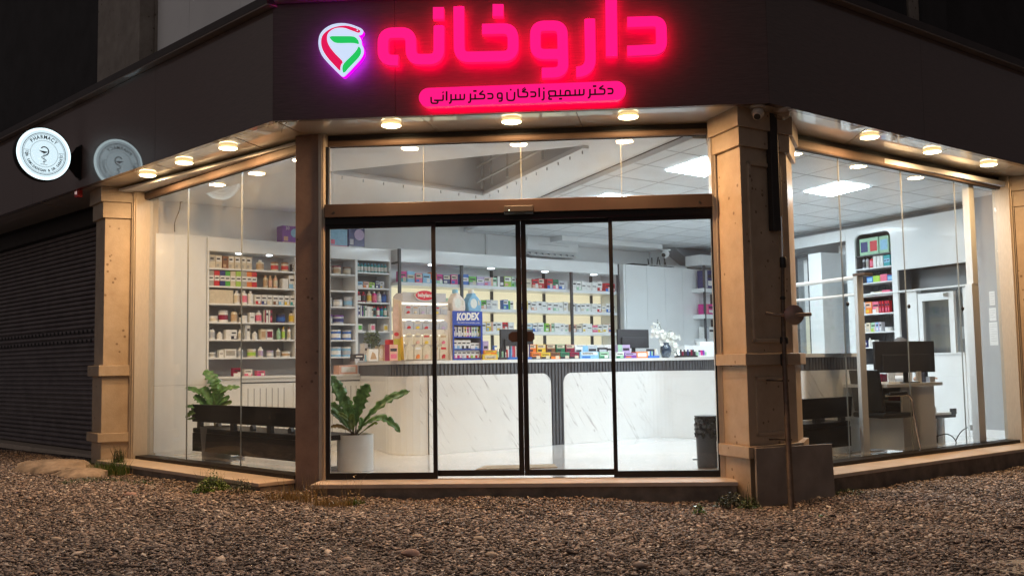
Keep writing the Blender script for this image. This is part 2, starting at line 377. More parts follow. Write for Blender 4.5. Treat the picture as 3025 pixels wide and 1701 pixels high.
# fascia planes
FA, FB_, FCc, FD = Vector((-10.6, 16.95)), Vector((-1.99, 8.27)), Vector((2.107, 7.949)), Vector((10.9, 14.97))
def frm(a, b): return Fr(a.x, a.y, math.degrees(math.atan2(b.y - a.y, b.x - a.x))), (b - a).length
FL, lenL = frm(FA, FB_); FM, lenM = frm(FB_, FCc); FRt, lenR = frm(FCc, FD)
ZS, ZT = 3.05, 4.06
zt = lambda x: 4.03 + .06 * (x + 2) / 4
def panels(fr, ln, cuts, z0, z1, skewv=.10):
    cs = [0] + cuts + [ln]
    for a, b in zip(cs[:-1], cs[1:]):
        m = MB(); m.box(a + .0015, b - .0015, -.06, 0, z0, z1, fr); yield m
uL = lambda x, y: FL.uz(x, y)[0]; uM = lambda x, y: FM.uz(x, y)[0]; uR = lambda x, y: FRt.uz(x, y)[0]
for fr, ln, cuts, z1 in ((FL, lenL, [uL(97, 560), uL(459, 350)], 4.02), (FM, lenM, [uM(1168, 330)], 4.05), (FRt, lenR, [2.4, 4.9], 4.085)):
    cs = [0] + cuts + [ln]
    for a, b in zip(cs[:-1], cs[1:]):
        MB().box(a + .0015, b - .0015, -.06, 0, ZS - .004, z1, fr).build('fascia_panel', M['fascia_mid' if fr is FM else 'fascia'], B)
# coping along the top of the fascia
def coping(fr, ln, z, e0, e1):
    MB().box(-e0, ln + e1, -.5, .075, z, z + .012, fr).build('coping_underside', M['coping'], B)
    MB().box(-e0, ln + e1, -.5, .078, z + .014, z + .085, fr).build('coping', M['coping_dark'], B)
coping(FL, lenL, 4.024, 0, .028); coping(FM, lenM, 4.054, -.03, -.02); coping(FRt, lenR, 4.088, .02, 0)
# soffit
sof = [(FA.x, FA.y), (FB_.x, FB_.y), (FCc.x, FCc.y), (FD.x, FD.y), (10.6, 15.35), (5.72, 11.43), (2.65, 9.0), (1.72, 8.53), (-1.65, 8.79), (-1.93, 8.86), (-4.27, 11.28), (-10.3, 17.3)]
def inset(fr, u0, u1, v1, fro, z0, z1, name='soffit_panel'):
    MB().prism([fr.p(u0, v1, z0), fr.p(u1, v1, z0), fro[1], fro[0]], [p + Vector((0, 0, z1 - z0)) for p in (fr.p(u0, v1, z0), fr.p(u1, v1, z0), fro[1], fro[0])]).build(name, M['soffit'], B)
def V3(p, z): return Vector((p[0], p[1], z))
def spanel(a, b, c, d):
    MB().hpoly([a, b, c, d], ZS, ZS + .03).build('soffit_panel', M['soffit'], B)
def lerp(a, b, t): a = Vector(a); b = Vector(b); return a + (b - a) * t
def strip(outer0, outer1, inner0, inner1, ts):
    for t0, t1 in zip(ts[:-1], ts[1:]):
        g = .0008
        spanel(lerp(outer0, outer1, t0 + g), lerp(outer0, outer1, t1 - g), lerp(inner0, inner1, t1 - g), lerp(inner0, inner1, t0 + g))
iA, iB, iC, iD = Vector((-10.0, 17.2)), Vector((-1.8, 8.95)), Vector((2.2, 8.75)), Vector((10.6, 15.45))
oA, oB, oC, oD = FA + FL.n * -.055, FB_ + (FL.n + FM.n) * -.03, FCc + (FM.n + FRt.n) * -.03, FD + FRt.n * -.055
iA = FA + FL.n * -.62; iB = Vector((-1.79, 8.97)); iC = Vector((2.19, 8.78)); iD = FD + FRt.n * -.66
strip(oA, oB, iA, iB, [0, .3, .55, .68, .81, .94, 1]); strip(oB, oC, iB, iC, [0, .3, .62, 1]); strip(oC, oD, iC, iD, [0, .13, .26, .39, .6, 1])

# upper storey
UL = Fr(-4.27, 11.28, -45.4)
def upb(a, b, fr, v0, v1, z0, z1, m, name='upper_wall', bev=0): return MB().box(a, b, v0, v1, z0, z1, fr).build(name, m, B, bevel=bev)
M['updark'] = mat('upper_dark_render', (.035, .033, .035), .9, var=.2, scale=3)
M['uppanel'] = mat('grey_cladding_board', (.86, .87, .87), .7, var=.05, scale=1.5)
ua = UL.uz(440, 100)[0]; ub = UL.uz(559, 60)[0]; uc = UL.uz(709, 10)[0]
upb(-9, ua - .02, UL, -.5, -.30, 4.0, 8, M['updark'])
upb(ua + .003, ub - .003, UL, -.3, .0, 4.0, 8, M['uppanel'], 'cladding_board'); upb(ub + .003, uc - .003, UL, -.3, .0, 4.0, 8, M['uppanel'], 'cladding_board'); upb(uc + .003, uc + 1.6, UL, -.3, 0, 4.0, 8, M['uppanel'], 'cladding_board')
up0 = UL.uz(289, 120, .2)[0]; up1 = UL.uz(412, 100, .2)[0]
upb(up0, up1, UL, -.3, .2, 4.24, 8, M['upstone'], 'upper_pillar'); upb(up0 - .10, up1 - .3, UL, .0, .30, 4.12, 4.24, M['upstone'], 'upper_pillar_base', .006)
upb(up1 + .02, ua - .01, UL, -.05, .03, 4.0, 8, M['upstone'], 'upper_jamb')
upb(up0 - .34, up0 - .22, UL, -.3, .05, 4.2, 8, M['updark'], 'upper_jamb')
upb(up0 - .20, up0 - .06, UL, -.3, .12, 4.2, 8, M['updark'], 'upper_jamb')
MB().hpoly([(-1.2, 9.3), (2.4, 9.1), (2.4, 9.3), (-1.2, 9.5)], 4.0, 8).build('upper_wall', M['updark'], B)
UR = Fr(2.65, 9.0, 38.4)
upb(-.5, 9, UR, -.5, -.3, 4.0, 8, M['updark']); w0 = UR.uz(2686, 30)[0]; w1 = UR.uz(2714, 30)[0]
upb(w0, w1, UR, -.3, .0, 4.0, 8, M['upstone'], 'upper_jamb'); upb(w0 - .09, w0 - .05, UR, -.3, .0, 4.0, 8, M['updark'], 'upper_jamb')
upb(w1 + .02, w1 + .5, UR, -.3, .04, 4.0, 8, M['updark'], 'upper_jamb')
MB().hpoly([(-12, 18.5), (-2, 9.4), (3, 9.3), (12, 16.5), (12, 30), (-12, 30)], 7.9, 8.1).build('roof', M['updark'], B)
MB().hpoly([(-12, 18.5), (-1.9, 9.1), (2.4, 8.95), (12, 16.5), (12, 30), (-12, 30)], 3.75, 3.95).build('floor_slab', M['updark'], B)

# ---- pillars
def ring(corners, off, z0, z1, name, m, bev=.004, parent=B):
    """corners: front outline (x,y) of a pillar; off: how far this course stands proud"""
    P = [Vector(c) for c in corners]; n = len(P); cx = sum(P, Vector((0, 0))) / n; out = []
    for i in range(n):
        a, b, c = P[i - 1], P[i], P[(i + 1) % n]
        d1 = (b - a).normalized(); d2 = (c - b).normalized(); n1 = Vector((d1.y, -d1.x)); n2 = Vector((d2.y, -d2.x))
        k = (n1 + n2); k /= max(.3, 1 + n1.dot(n2)); out.append(b + k * off)
    return MB().hpoly([(p.x, p.y) for p in out], z0, z1).build(name, m, parent, bevel=bev)
def zc(x, y, P): return atY(x, y, P[1]).z
# right-hand pillar beside the entrance
PR = [(1.765, 8.50), (1.892, 8.12), (2.385, 8.475), (2.56, 8.93), (2.3, 9.25), (1.80, 8.75)]
PB = sub('stone_pillar', B)
PRo = PR
ring(PRo, .0, -.25, .19, 'pillar_shaft', M['stone'], .004, PB)
ring(PRo, .045, .19, .285, 'pillar_ledge', M['stone'], .005, PB)
ring(PRo, .0, .285, .935, 'pillar_shaft', M['stone'], .004, PB)
ring(PRo, .045, .935, 1.03, 'pillar_ledge', M['stone'], .005, PB)
ring(PRo, -.012, 1.03, 2.74, 'pillar_shaft', M['stone'], .004, PB)
ring(PRo, .02, 2.74, 2.892, 'pillar_capital', M['stone'], .004, PB)
ring(PRo, .05, 2.892, ZS, 'pillar_capital', M['stone'], .004, PB)
pf = Fr(1.892, 8.12, math.degrees(math.atan2(.355, .493)))
for z0, z1 in ((.36, .84), (1.12, 2.62)):   # raised frame panels on the dark front face
    a = MB()
    for (u0, u1, q0, q1) in ((.09, .50, z0, z0 + .03), (.09, .50, z1 - .03, z1), (.09, .12, z0, z1), (.47, .50, z0, z1)): a.box(u0, u1, -.02, .012, q0, q1, pf)
    a.build('panel_moulding', M['stone'], PB, bevel=.003)
# far left pillar between window and shutter
nL = L.n; eL = L.e
def lp(u, v): q = L.o + eL * u + nL * v; return (q.x, q.y)
PLc = [lp(-.47, .36), lp(-.11, .36), lp(-.03, .05), lp(-.03, -.1), lp(-.47, -.1)]
PLc = [lp(-.52, -.1), lp(-.52, .26), lp(-.15, .30), lp(-.06, .02), lp(-.06, -.1)]
PA = sub('stone_pillar', B)
ring(PLc, .0, -.25, .19, 'pillar_shaft', M['stone'], .004, PA); ring(PLc, .045, .19, .29, 'pillar_ledge', M['stone'], .005, PA)
ring(PLc, .0, .29, .92, 'pillar_shaft', M['stone'], .004, PA); ring(PLc, .045, .92, 1.04, 'pillar_ledge', M['stone'], .005, PA)
ring(PLc, -.012, 1.04, 2.70, 'pillar_shaft', M['stone'], .004, PA); ring(PLc, .02, 2.70, 2.88, 'pillar_capital', M['stone'], .004, PA); ring(PLc, .05, 2.88, ZS, 'pillar_capital', M['stone'], .004, PA)
# brown pillar between left window and entrance
PC = sub('stone_pillar', B)
MB().hpoly([(-1.925, 8.85), (-1.71, 8.79), (-1.70, 9.1), (-1.86, 9.15)], -.25, ZS).build('pillar_shaft', M['stone_dark'], PC, bevel=.004)
MB().hpoly([(-1.707, 8.785), (-1.672, 8.775), (-1.66, 9.0), (-1.697, 9.0)], 0.0, ZS).build('pillar_edge', M['alum'], PC)
# far right pillar
PD = sub('stone_pillar', B)
def rp(u, v): q = RR.o + RR.e * u + RR.n * v; return (q.x, q.y)
PRc = [rp(4.02, -.1), rp(4.02, .02), rp(4.12, .30), rp(4.55, .30), rp(4.55, -.1)]
ring(PRc, .0, -.25, 2.70, 'pillar_shaft', M['stone'], .004, PD); ring(PRc, .02, 2.70, 2.88, 'pillar_capital', M['stone'], .004, PD); ring(PRc, .05, 2.88, ZS, 'pillar_capital', M['stone'], .004, PD)

# ---- sills and plinths
def sillpl(fr, u0, u1, vf, name='window_sill', th=.032):
    MB().box(u0, u1, -.05, vf, -th, 0, fr).build(name, M['sill'], B, bevel=.004)
    MB().box(u0 + .01, u1 - .01, -.05, vf - .022, -.35, -th - .002, fr).build('plinth', M['plinth'], B)
sillpl(L, -.10, 3.372, .365); sillpl(C, -.035, 3.49, .345, 'door_step', .034); sillpl(RR, -.32, 4.1, .375)

# ---- window frames, panes, roller housings
def jamb(fr, u0, u1, z0=0., z1=ZS, v=.035, par=None):
    m = MB(); m.box(u0, u1, -.16, v, z0, z1, fr); w_ = (u1 - u0)
    m.box(u0 + w_ * .28, u0 + w_ * .38, v, v + .012, z0, z1 - .001, fr); m.box(u0 + w_ * .7, u0 + w_ * .78, v, v + .012, z0, z1 - .001, fr)
    return m.build('window_jamb', M['alum'], par, bevel=.002)
def housing(fr, u0, u1, par, v1=.13, z0=2.912):
    sec = [(-.11, z0 + .006), (-.075, z0), (-.061, z0 + .006), (-.055, z0 + .02), (-.055, ZS - .058), (-.065, ZS - .05), (-.11, ZS - .05)]
    MB().prism([fr.p(u0, v, z) for v, z in sec], [fr.p(u1, v, z) for v, z in sec]).build('roller_housing', M['housing'], par)
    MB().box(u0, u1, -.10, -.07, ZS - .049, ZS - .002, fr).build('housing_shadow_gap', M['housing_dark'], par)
    MB().box(u0 + .01, u1 - .01, -.109, -.10, z0 - .003, z0 + .004, fr).build('roller_slat', M['housing_dark'], par)
def joints(fr, us, z0, z1, par):
    for u in us: MB().box(u - .0018, u + .0018, -.134, -.121, z0, z1, fr).build('glass_joint', M['joint'], par)
def shopwin(fr, u0, u1, cuts, jl, jr, dots):
    Wn = sub('shop_window', B)
    housing(fr, u0, u1, Wn)
    MB().box(u0, u1, -.14, -.11, 3.005, ZS - .001, fr).build('window_head', M['alum'], Wn)
    if jl: jamb(fr, *jl, par=Wn)
    if jr: jamb(fr, *jr, par=Wn)
    MB().box(u0, u1, -.15, .012, .001, .036, fr).build('window_frame', M['black'], Wn)
    cs = [u0] + cuts + [u1]
    for a, b in zip(cs[:-1], cs[1:]): MB().box(a + .001, b - .001, -.132, -.122, .034, 3.01, fr).build('glass_pane', M['glass'], Wn)
    joints(fr, cuts, .036, 3.0, Wn)
    for (x, y) in dots:
        u, z = fr.uz(x, y, -.12); MB().lathe([(.012, -.0), (.022, .004), (.022, .012), (.012, .02)], fr.p(u, -.121, z), 14, (fr.n.x, fr.n.y, 0)).build('glass_patch_fitting', M['rubber'], Wn)
shopwin(L, 0.09, 3.37, [L.uz(546, 1000)[0] if False else L.uz(552, 1000, -.12)[0], L.uz(711, 1000, -.12)[0]], (-.045, .085), None, [(711, 931)])
shopwin(RR, -.30, 3.915, [RR.uz(2498, 1000, -.12)[0], RR.uz(2684, 1000, -.12)[0], RR.uz(2842, 1000, -.12)[0]], None, (3.92, 4.02), [(2502, 898), (2683, 905), (2842, 912)])
# entrance
EN = thing('entrance_door', C.p(1.7, 0, 0), 'automatic glass sliding entrance with black frames, brown header bar and glass transom', 'door')
housing(C, 0.01, 3.39, EN, .11, 2.945)
MB().box(.012, 3.39, -.14, -.11, 3.0, ZS - .001, C).build('transom_head', M['alum'], EN)
jamb(C, -.03, 0.008, par=EN, v=.03); jamb(C, 3.392, 3.50, par=EN, v=.03)
cuts = [C.uz(1251, 500, -.12)[0], C.uz(1539, 500, -.12)[0], C.uz(1835, 500, -.12)[0]]
cs = [.03] + cuts + [3.385]
for a, b in zip(cs[:-1], cs[1:]): MB().box(a + .001, b - .001, -.132, -.122, 2.40, 3.005, C).build('transom_pane', M['glass'], EN)
joints(C, cuts, 2.401, 3.0, EN)
MB().box(.012, .03, -.05, .012, 2.40, 2.93, C).build('transom_frame', M['black'], EN)
MB().box(.012, 3.39, -.15, .075, 2.285, 2.402, C).build('door_header', M['door_bar'], EN, bevel=.004)
MB().box(.012, 3.39, -.08, .045, 2.225, 2.284, C).build('door_rail', M['black'], EN)
for u in (.1, 3.28): MB().lathe([(.009, 0), (.009, .004)], C.p(u, .075, 2.33), 12, (C.n.x, C.n.y, 0)).build('screw', M['rubber'], EN)
def leaf(u0, u1, v, zb, name, st0, st1, br):
    Lf_ = sub(name, EN)
    m = MB(); m.box(u0, u0 + st0, v - .03, v, zb, 2.23, C); m.box(u1 - st1, u1, v - .03, v, zb, 2.23, C)
    m.box(u0 + st0, u1 - st1, v - .03, v, zb, zb + br, C); m.box(u0 + st0, u1 - st1, v - .03, v, 2.19, 2.23, C)
    m.build('door_frame', M['black'], Lf_, bevel=.002)
    MB().box(u0 + st0 - .002, u1 - st1 + .002, v - .018, v - .010, zb + br - .002, 2.192, C).build('door_glass', M['glass'], Lf_)
leaf(.012, .99, .03, .004, 'fixed_door_panel', .035, .036, .055)
leaf(2.50, 3.39, .03, .004, 'fixed_door_panel', .034, .012, .055)
leaf(.955, 1.735, -.012, .022, 'sliding_door', .012, .043, .05)
leaf(1.738, 2.53, -.012, .022, 'sliding_door', .043, .012, .05)
MB().box(.99, 2.5, -.05, .02, .0012, .008, C).build('floor_track', M['chrome'], EN)
u0, z0 = C.uz(1493, 640); u1, z1 = C.uz(1577, 612)
sv = sub('door_sensor', EN)
MB().prism([C.p(u, v, z) for u, v, z in ((u0, .076, z0), (u1, .076, z0), (u1, .13, z0 + .02), (u0, .13, z0 + .02))], [C.p(u, v, z1) for u, v in ((u0, .076), (u1, .076), (u1, .12), (u0, .12))]).build('sensor_body', M['black'], sv, bevel=.006)
MB().box(u0 + .04, u0 + .047, .127, .134, z1 - .045, z1 - .038, C).build('sensor_light', emit('sensor_led', (.8, 1, .9), 3), sv)
M['hexs'] = mat('brown_sticker', (.05, .024, .018), .6)
for sgn in (-1, 1):
    uc_, zc_ = C.uz(1541, 994); wq = .075 if sgn < 0 else .07
    x0 = uc_ + sgn * .040; pts = [(x0, zc_ - .044), (x0 + sgn * .045, zc_ - .044), (x0 + sgn * wq, zc_ - .022), (x0 + sgn * wq, zc_ + .022), (x0 + sgn * .045, zc_ + .044), (x0, zc_ + .044)]
    MB().vpoly(pts, -.0215, -.0185, C).build('door_sticker', M['hexs'], EN)
# ---- roller shutter of the neighbouring unit
SH = sub('roller_shutter', B)
m = MB(); N_ = 46; zs_ = [-.02 + 2.86 * i / N_ for i in range(N_ + 1)]
for i in range(N_):
    z0, z1 = zs_[i], zs_[i + 1]; d = z1 - z0
    sec = [(-.30, z0), (-.262, z0 + .004), (-.25, z0 + d * .35), (-.252, z0 + d * .7), (-.272, z1 - .004), (-.30, z1 - .003)]
    m.prism([L.p(-6.2, v, z) for v, z in sec], [L.p(-.86, v, z) for v, z in sec])
m.build('shutter_curtain', mat('shutter_metal', (.24, .21, .215), .38, metal=.5, var=.2, scale=5), SH, smooth=False)
m = MB()
for row in (0, 1):
    for k in range(36):
        u = -.98 - k * .145 - row * .02; zz = 1.50 - row * .124; MB().box(u - .04, u, -.2499, -.244, zz - .026, zz + .016, L).build('ventilation_slot', M['rubber'], SH)
MB().box(-6.2, -.86, -.3, -.2, 2.85, ZS, L).build('shutter_box', M['housing_dark'], SH)
MB().box(-.86, -.80, -.32, -.15, -.02, 2.86, L).build('shutter_guide', M['housing_dark'], SH)
MB().box(-7, -.53, -.3, -.02, -.1, -.03, L).build('threshold', M['sill'], SH, bevel=.003)
MB().box(-7, -.53, -.3, -.06, -.35, -.102, L).build('plinth', M['plinth'], SH)
MB().box(-.80, -.53, -.32, -.1, -.03, ZS, L).build('shutter_side_wall', M['updark'], SH)
# ================================================================= illuminated lettering
M['pink'] = emit('pink_letter_face', (1, .004, .20), 1.1, base=(.5, .02, .15))
M['pinkside'] = emit('pink_letter_side', (1, .01, .13), .70, base=(.5, .02, .15))
M['pinkback'] = emit('red_back_glow', (1, .0, .05), 27)
M['purpleback'] = emit('purple_back_glow', (.50, .0, .9), 17)
M['magside'] = emit('magenta_side', (.85, .0, .9), 1.1)
M['signwhite'] = emit('sign_white_face', (.62, .76, 1.0), .92, base=(.6, .6, .6))
M['signred'] = emit('sign_red', (.9, .004, .10), .85); M['signgreen'] = emit('sign_green', (.012, .62, .12), .9)
M['carved'] = mat('dark_red_letter', (.10, .0, .02), .4)
LV0, LV1 = .095, .155
def mp(pts, v=LV1): return [Vector(FM.uz(x, y, v)) for x, y in pts]
SG = thing('shop_sign', FM.p(2.3, .0, 3.35), 'large glowing pink Persian word made of raised letters on the dark fascia', 'sign')
k_ = [0]
def letter(strokes, dots, name='letter'):
    lo = sub(name, SG)
    m = MB(); bk = MB()
    for path, wpx, rad in strokes:
        k_[0] += 1; e = (k_[0] % 7) * .0004; wd = wpx / FPX * 8.12
        m.mi = 0; n0 = len(m.f); m.stroke(mp(path), wd, rad / FPX * 8.12, LV0, LV1 + e, FM)
        bk.stroke([p for p in mp(path, .088)], wd * .72, rad / FPX * 8.12, LV0 - .012, LV0 - .004 , FM)
    for (x, y, w_, h_) in dots:
        P = mp([(x - w_ / 2, y + h_ / 2), (x + w_ / 2, y + h_ / 2), (x + w_ / 2, y - h_ / 2), (x - w_ / 2, y - h_ / 2)]); m.vpoly([(p.x, p.y) for p in P], LV0, LV1, FM)
        c = sum(P, Vector((0, 0))) / 4; bk.vpoly([tuple(c + (p - c) * .7) for p in P], LV0 - .012, LV0 - .004, FM)
    # side walls get the darker pink
    nrm = Vector((FM.n.x, FM.n.y, 0)); F2 = []
    for i, f in enumerate(m.f):
        a, b, c = m.v[f[0]], m.v[f[1]], m.v[f[2]]; q = (b - a).cross(c - a)
        m.m[i] = 0 if q.length > 0 and abs(q.normalized().dot(nrm)) > .9 else 1
    m.build('letter_face', [M['pink'], M['pinkside']], lo)
    bk.build('back_light', M['pinkback'], lo)
WD = 31
letter([([(1853, 66), (1953, 63), (1955, 146), (1853, 151)], WD, 24)], [])
letter([([(1805, -20), (1807, 167)], 34, 0)], [])
letter([([(1742, 57), (1745, 212), (1702, 213)], 32, 42)], [])
letter([([(1648, 160.5), (1582, 161), (1581, 77.5), (1661, 76.5), (1664, 214), (1600.5, 216)], WD, 27), ([(1650, 160.4), (1662, 160.3)], WD, 0)], [])
letter([([(1355, 20), (1356.5, 169.5), (1516, 166.5), (1515, 84.5), (1424, 87)], 32, 30)], [(1471, 31, 32, 36)])
letter([([(1296.5, 77), (1296, 175), (1214, 176), (1213, 96.5), (1131.5, 98), (1131, 177.5), (1176, 178.5)], 32, 29)], [(1295, 39.5, 32, 35)])
# rounded name board
NB = thing('name_board', FM.p(2.2, .0, 3.1), 'glowing pink rounded bar with dark red Persian names, hung below the big pink word', 'sign')
NV0, NV1 = .085, .145
def np_(pts, v=NV1): return [Vector(FM.uz(x, y, v)) for x, y in pts]
a_, b_ = np_([(1265.5, 288.3), (1820, 268.3)])
def cap(a, b, r, n=14):
    d = (b - a).normalized(); nn = Vector((-d.y, d.x)); out = []
    for k in range(n + 1):
        t = -math.pi / 2 + math.pi * k / n; out.append(b + d * (r * math.cos(t)) + nn * (r * math.sin(t)))
    for k in range(n + 1):
        t = math.pi / 2 + math.pi * k / n; out.append(a + d * (r * math.cos(t)) + nn * (r * math.sin(t)))
    return [(p.x, p.y) for p in out]
m = MB(); m.vpoly(cap(a_, b_, 28.6 / FPX * 8.1), NV0, NV1, FM); nrm = Vector((FM.n.x, FM.n.y, 0))
for i, f in enumerate(m.f):
    q = (m.v[f[1]] - m.v[f[0]]).cross(m.v[f[2]] - m.v[f[0]]); m.m[i] = 0 if abs(q.normalized().dot(nrm)) > .9 else 1
m.build('board', [M['pink'], M['pinkside']], NB)
MB().vpoly(cap(a_, b_, 20 / FPX * 8.1), NV0 - .014, NV0 - .004, FM).build('back_light', M['pinkback'], NB)
def cz(pts): return [(1220 + x / 7.576, 230 + y / 7.576) for x, y in pts]
def dz(pts): return [(1540 + x / 7.576, 220 + y / 7.576) for x, y in pts]
txt = MB(); kk = [0]
def st(pts, w_=38, rad=22):
    kk[0] += 1; P = np_(pts, NV1 + .001)
    txt.stroke(P, w_ / 7.576 / FPX * 8.1, rad / 7.576 / FPX * 8.1, NV1 - .002, NV1 + .0015 + (kk[0] % 9) * .0002, FM, 4)
for pts, w_, rad in [
    (cz([(675, 380), (675, 508), (470, 508)]), 38, 30), (cz([(520, 515), (560, 520), (552, 575), (408, 575), (405, 430)]), 38, 45), (cz([(700, 312), (662, 322), (668, 340), (650, 345), (700, 338)]), 13, 4),
    (cz([(752, 305), (752, 515)]), 42, 0), (cz([(1150, 362), (1150, 488), (868, 496)]), 38, 34), (cz([(1056, 368), (1058, 480)]), 36, 0), (cz([(956, 372), (956, 482)]), 36, 0), (cz([(852, 370), (852, 540), (835, 566), (803, 572)]), 40, 30),
    (cz([(1286, 355), (1286, 530), (1268, 552), (1230, 556)]), 40, 30), (cz([(1290, 480), (1603, 470), (1603, 378), (1478, 374), (1575, 292)]), 38, 38), (cz([(1391, 370), (1391, 470)]), 38, 0), (cz([(1348, 302), (1425, 299)]), 44, 0),
    (cz([(1660, 362), (1784, 360), (1787, 468), (1664, 470)]), 38, 46), (cz([(1995, 462), (1893, 464), (1892, 350), (1992, 347), (1994, 524), (1915, 528)]), 38, 40),
    (cz([(2104, 325), (2106, 514), (2270, 512), (2274, 320)]), 38, 62), (cz([(2168, 272), (2206, 270)]), 38, 0), (cz([(2350, 250), (2355, 435), (2440, 434)]), 38, 40),
    (dz([(10, 509), (140, 505), (141, 402), (12, 396), (108, 332)]), 38, 38), (dz([(16, 350), (88, 296)]), 26, 0),
    (dz([(200, 400), (320, 398), (322, 500), (204, 502)]), 38, 46), (dz([(400, 305), (402, 512)]), 40, 0), (dz([(504, 378), (506, 545), (490, 570), (450, 576)]), 38, 26), (dz([(485, 318), (522, 317)]), 38, 0),
    (dz([(1400, 330), (1400, 462), (640, 492)]), 38, 40), (dz([(764, 470), (766, 376), (614, 380), (614, 440), (640, 488), (614, 530), (620, 560), (690, 558)]), 38, 22), (dz([(875, 345), (876, 460)]), 38, 0), (dz([(842, 552), (914, 549)]), 42, 0),
    (dz([(988, 468), (986, 368), (1088, 366), (1090, 460)]), 38, 40), (dz([(1204, 340), (1206, 462)]), 36, 0), (dz([(1301, 335), (1302, 458)]), 36, 0),
    (dz([(1536, 330), (1536, 500), (1516, 524), (1484, 530)]), 40, 26), (dz([(1540, 454), (1866, 443), (1868, 335), (1738, 326), (1838, 254)]), 38, 38), (dz([(1650, 325), (1651, 440)]), 38, 0), (dz([(1600, 270), (1680, 266)]), 44, 0),
    (dz([(1925, 324), (2046, 322), (2048, 432), (1930, 436)]), 38, 46)]: st(pts, w_, rad)
txt.build('lettering', M['carved'], NB)
# emblem
EM = thing('snake_emblem', FM.p(1.0, 0, 3.3), 'glowing white pin-shaped emblem with red snake and green leaves left of the pink word', 'emblem')
def ez(pts, v): return [tuple(FM.uz(930 + x / 7.2435, 50 + y / 7.2435, v)) for x, y in pts]
def smooth(pts, it=2):
    P = [Vector(p) for p in pts]
    for _ in range(it):
        Q = []
        for i in range(len(P)):
            a, b = P[i], P[(i + 1) % len(P)]; Q += [a * .75 + b * .25, a * .25 + b * .75]
        P = Q
    return [tuple(p) for p in P]
EV0, EV1 = .085, .15
outl = ez([(600, 135), (760, 160), (900, 210), (1000, 255), (1040, 300), (1035, 355), (990, 398), (925, 402), (975, 455), (1003, 530), (1005, 600), (1040, 660), (1053, 740), (1040, 820), (980, 920), (880, 1030), (760, 1160), (655, 1265), (612, 1292), (560, 1268), (420, 1130), (280, 990), (160, 850), (100, 720), (75, 600), (78, 480), (110, 370), (190, 270), (320, 185), (460, 145)], EV1)
outl = smooth(outl, 1)
m = MB()
m.vpoly(outl, EV0, EV1, FM)
for i, f in enumerate(m.f):
    q = (m.v[f[1]] - m.v[f[0]]).cross(m.v[f[2]] - m.v[f[0]]); m.m[i] = 0 if q.length > 0 and abs(q.normalized().dot(nrm)) > .9 else 1
m.build('emblem_face', [M['signwhite'], M['magside']], EM)
cx_ = sum(p[0] for p in outl) / len(outl); cz_ = sum(p[1] for p in outl) / len(outl)
MB().vpoly([(cx_ + (p[0] - cx_) * .82, cz_ + (p[1] - cz_) * .82) for p in outl], EV0 - .016, EV0 - .006, FM).build('back_light', M['purpleback'], EM)
def flat(pts, m_, name, it=1): MB().vpoly(smooth(ez(pts, EV1), it), EV1 - .001, EV1 + .003, FM).build(name, m_, EM)
flat([(550, 1178), (410, 1030), (280, 890), (180, 740), (140, 620), (135, 500), (165, 400), (260, 305), (400, 232), (560, 198), (700, 195), (830, 235), (978, 293), (968, 337), (930, 349), (870, 327), (760, 287), (640, 240), (500, 235), (400, 258), (300, 330), (262, 400), (260, 520), (310, 640), (420, 780), (520, 880), (608, 970), (560, 1030), (545, 1100)], M['signred'], 'snake')
flat([(305, 420), (560, 421), (820, 422), (890, 460), (935, 520), (948, 597), (870, 570), (760, 563), (500, 570), (410, 550), (345, 490)], M['signgreen'], 'leaf')
flat([(938, 628), (985, 690), (992, 770), (960, 850), (860, 960), (740, 1080), (615, 1225), (590, 1130), (595, 1060), (640, 980), (780, 850), (900, 720)], M['signgreen'], 'leaf')
e0 = ez([(912, 295)], EV1)[0]; MB().lathe([(.006, 0), (.006, .0045)], FM.p(e0[0], EV1, e0[1]), 10, (FM.n.x, FM.n.y, 0)).build('snake_eye', M['signwhite'], EM)

# ================================================================= round projecting sign
fu, fz = FL.uz(238, 481)
AX = Vector((FL.n.x, FL.n.y, 0))                     # outwards from the fascia
rr_ = .302
dv = .12 + rr_
best = None
for k in range(300):
    v = .2 + k * .004; Pw = FL.p(fu, v, fz); d = Pw - Vector((0, 0, CH)); px_ = IW / 2 + FPX * d.dot(_x) / d.dot(_f)
    if best is None or abs(px_ - 125) < best[0]: best = (abs(px_ - 125), v)
dv = best[1]; SC = FL.p(fu, dv, fz + .0); 
d = SC - Vector((0, 0, CH)); py_ = IH / 2 - FPX * d.dot(_u) / d.dot(_f); SC.z += (py_ - 457) / FPX * d.dot(_f)
rr_ = 77 / FPX * d.dot(_f) * 1.0
E_ = Vector((FL.e.x, FL.e.y, 0))                     # faces point along the fascia
RS = thing('round_sign', FL.p(fu, 0, fz - .1), 'round glowing white PHARMACY sign with snake emblem, on a black bracket', 'sign')
M['face_cool'] = emit('cool_white_face', (.60, .78, .86), 1.12, base=(.7, .7, .7)); M['rimglow'] = emit('cool_white_rim', (.74, .95, 1.0), 1.7, base=(.7, .7, .7))
M['ink'] = mat('dark_green_ink', (.012, .03, .035), .5)
FS = Fr(SC.x, SC.y, FL.ang + 90)                     # the sign's own plane, u runs out from the fascia
if FS.n.dot(Vector((0, -1))) < 0: FS = Fr(SC.x, SC.y, FL.ang - 90)
us = 1 if FS.e.dot(FL.n) > 0 else -1
nS = Vector((FS.n.x, FS.n.y, 0))
MB().lathe([(rr_ * 1.02, -.045), (rr_ * 1.045, -.035), (rr_ * 1.045, .035), (rr_ * 1.02, .045)], SC, 64, nS).build('sign_drum', M['black'], RS, smooth=True)
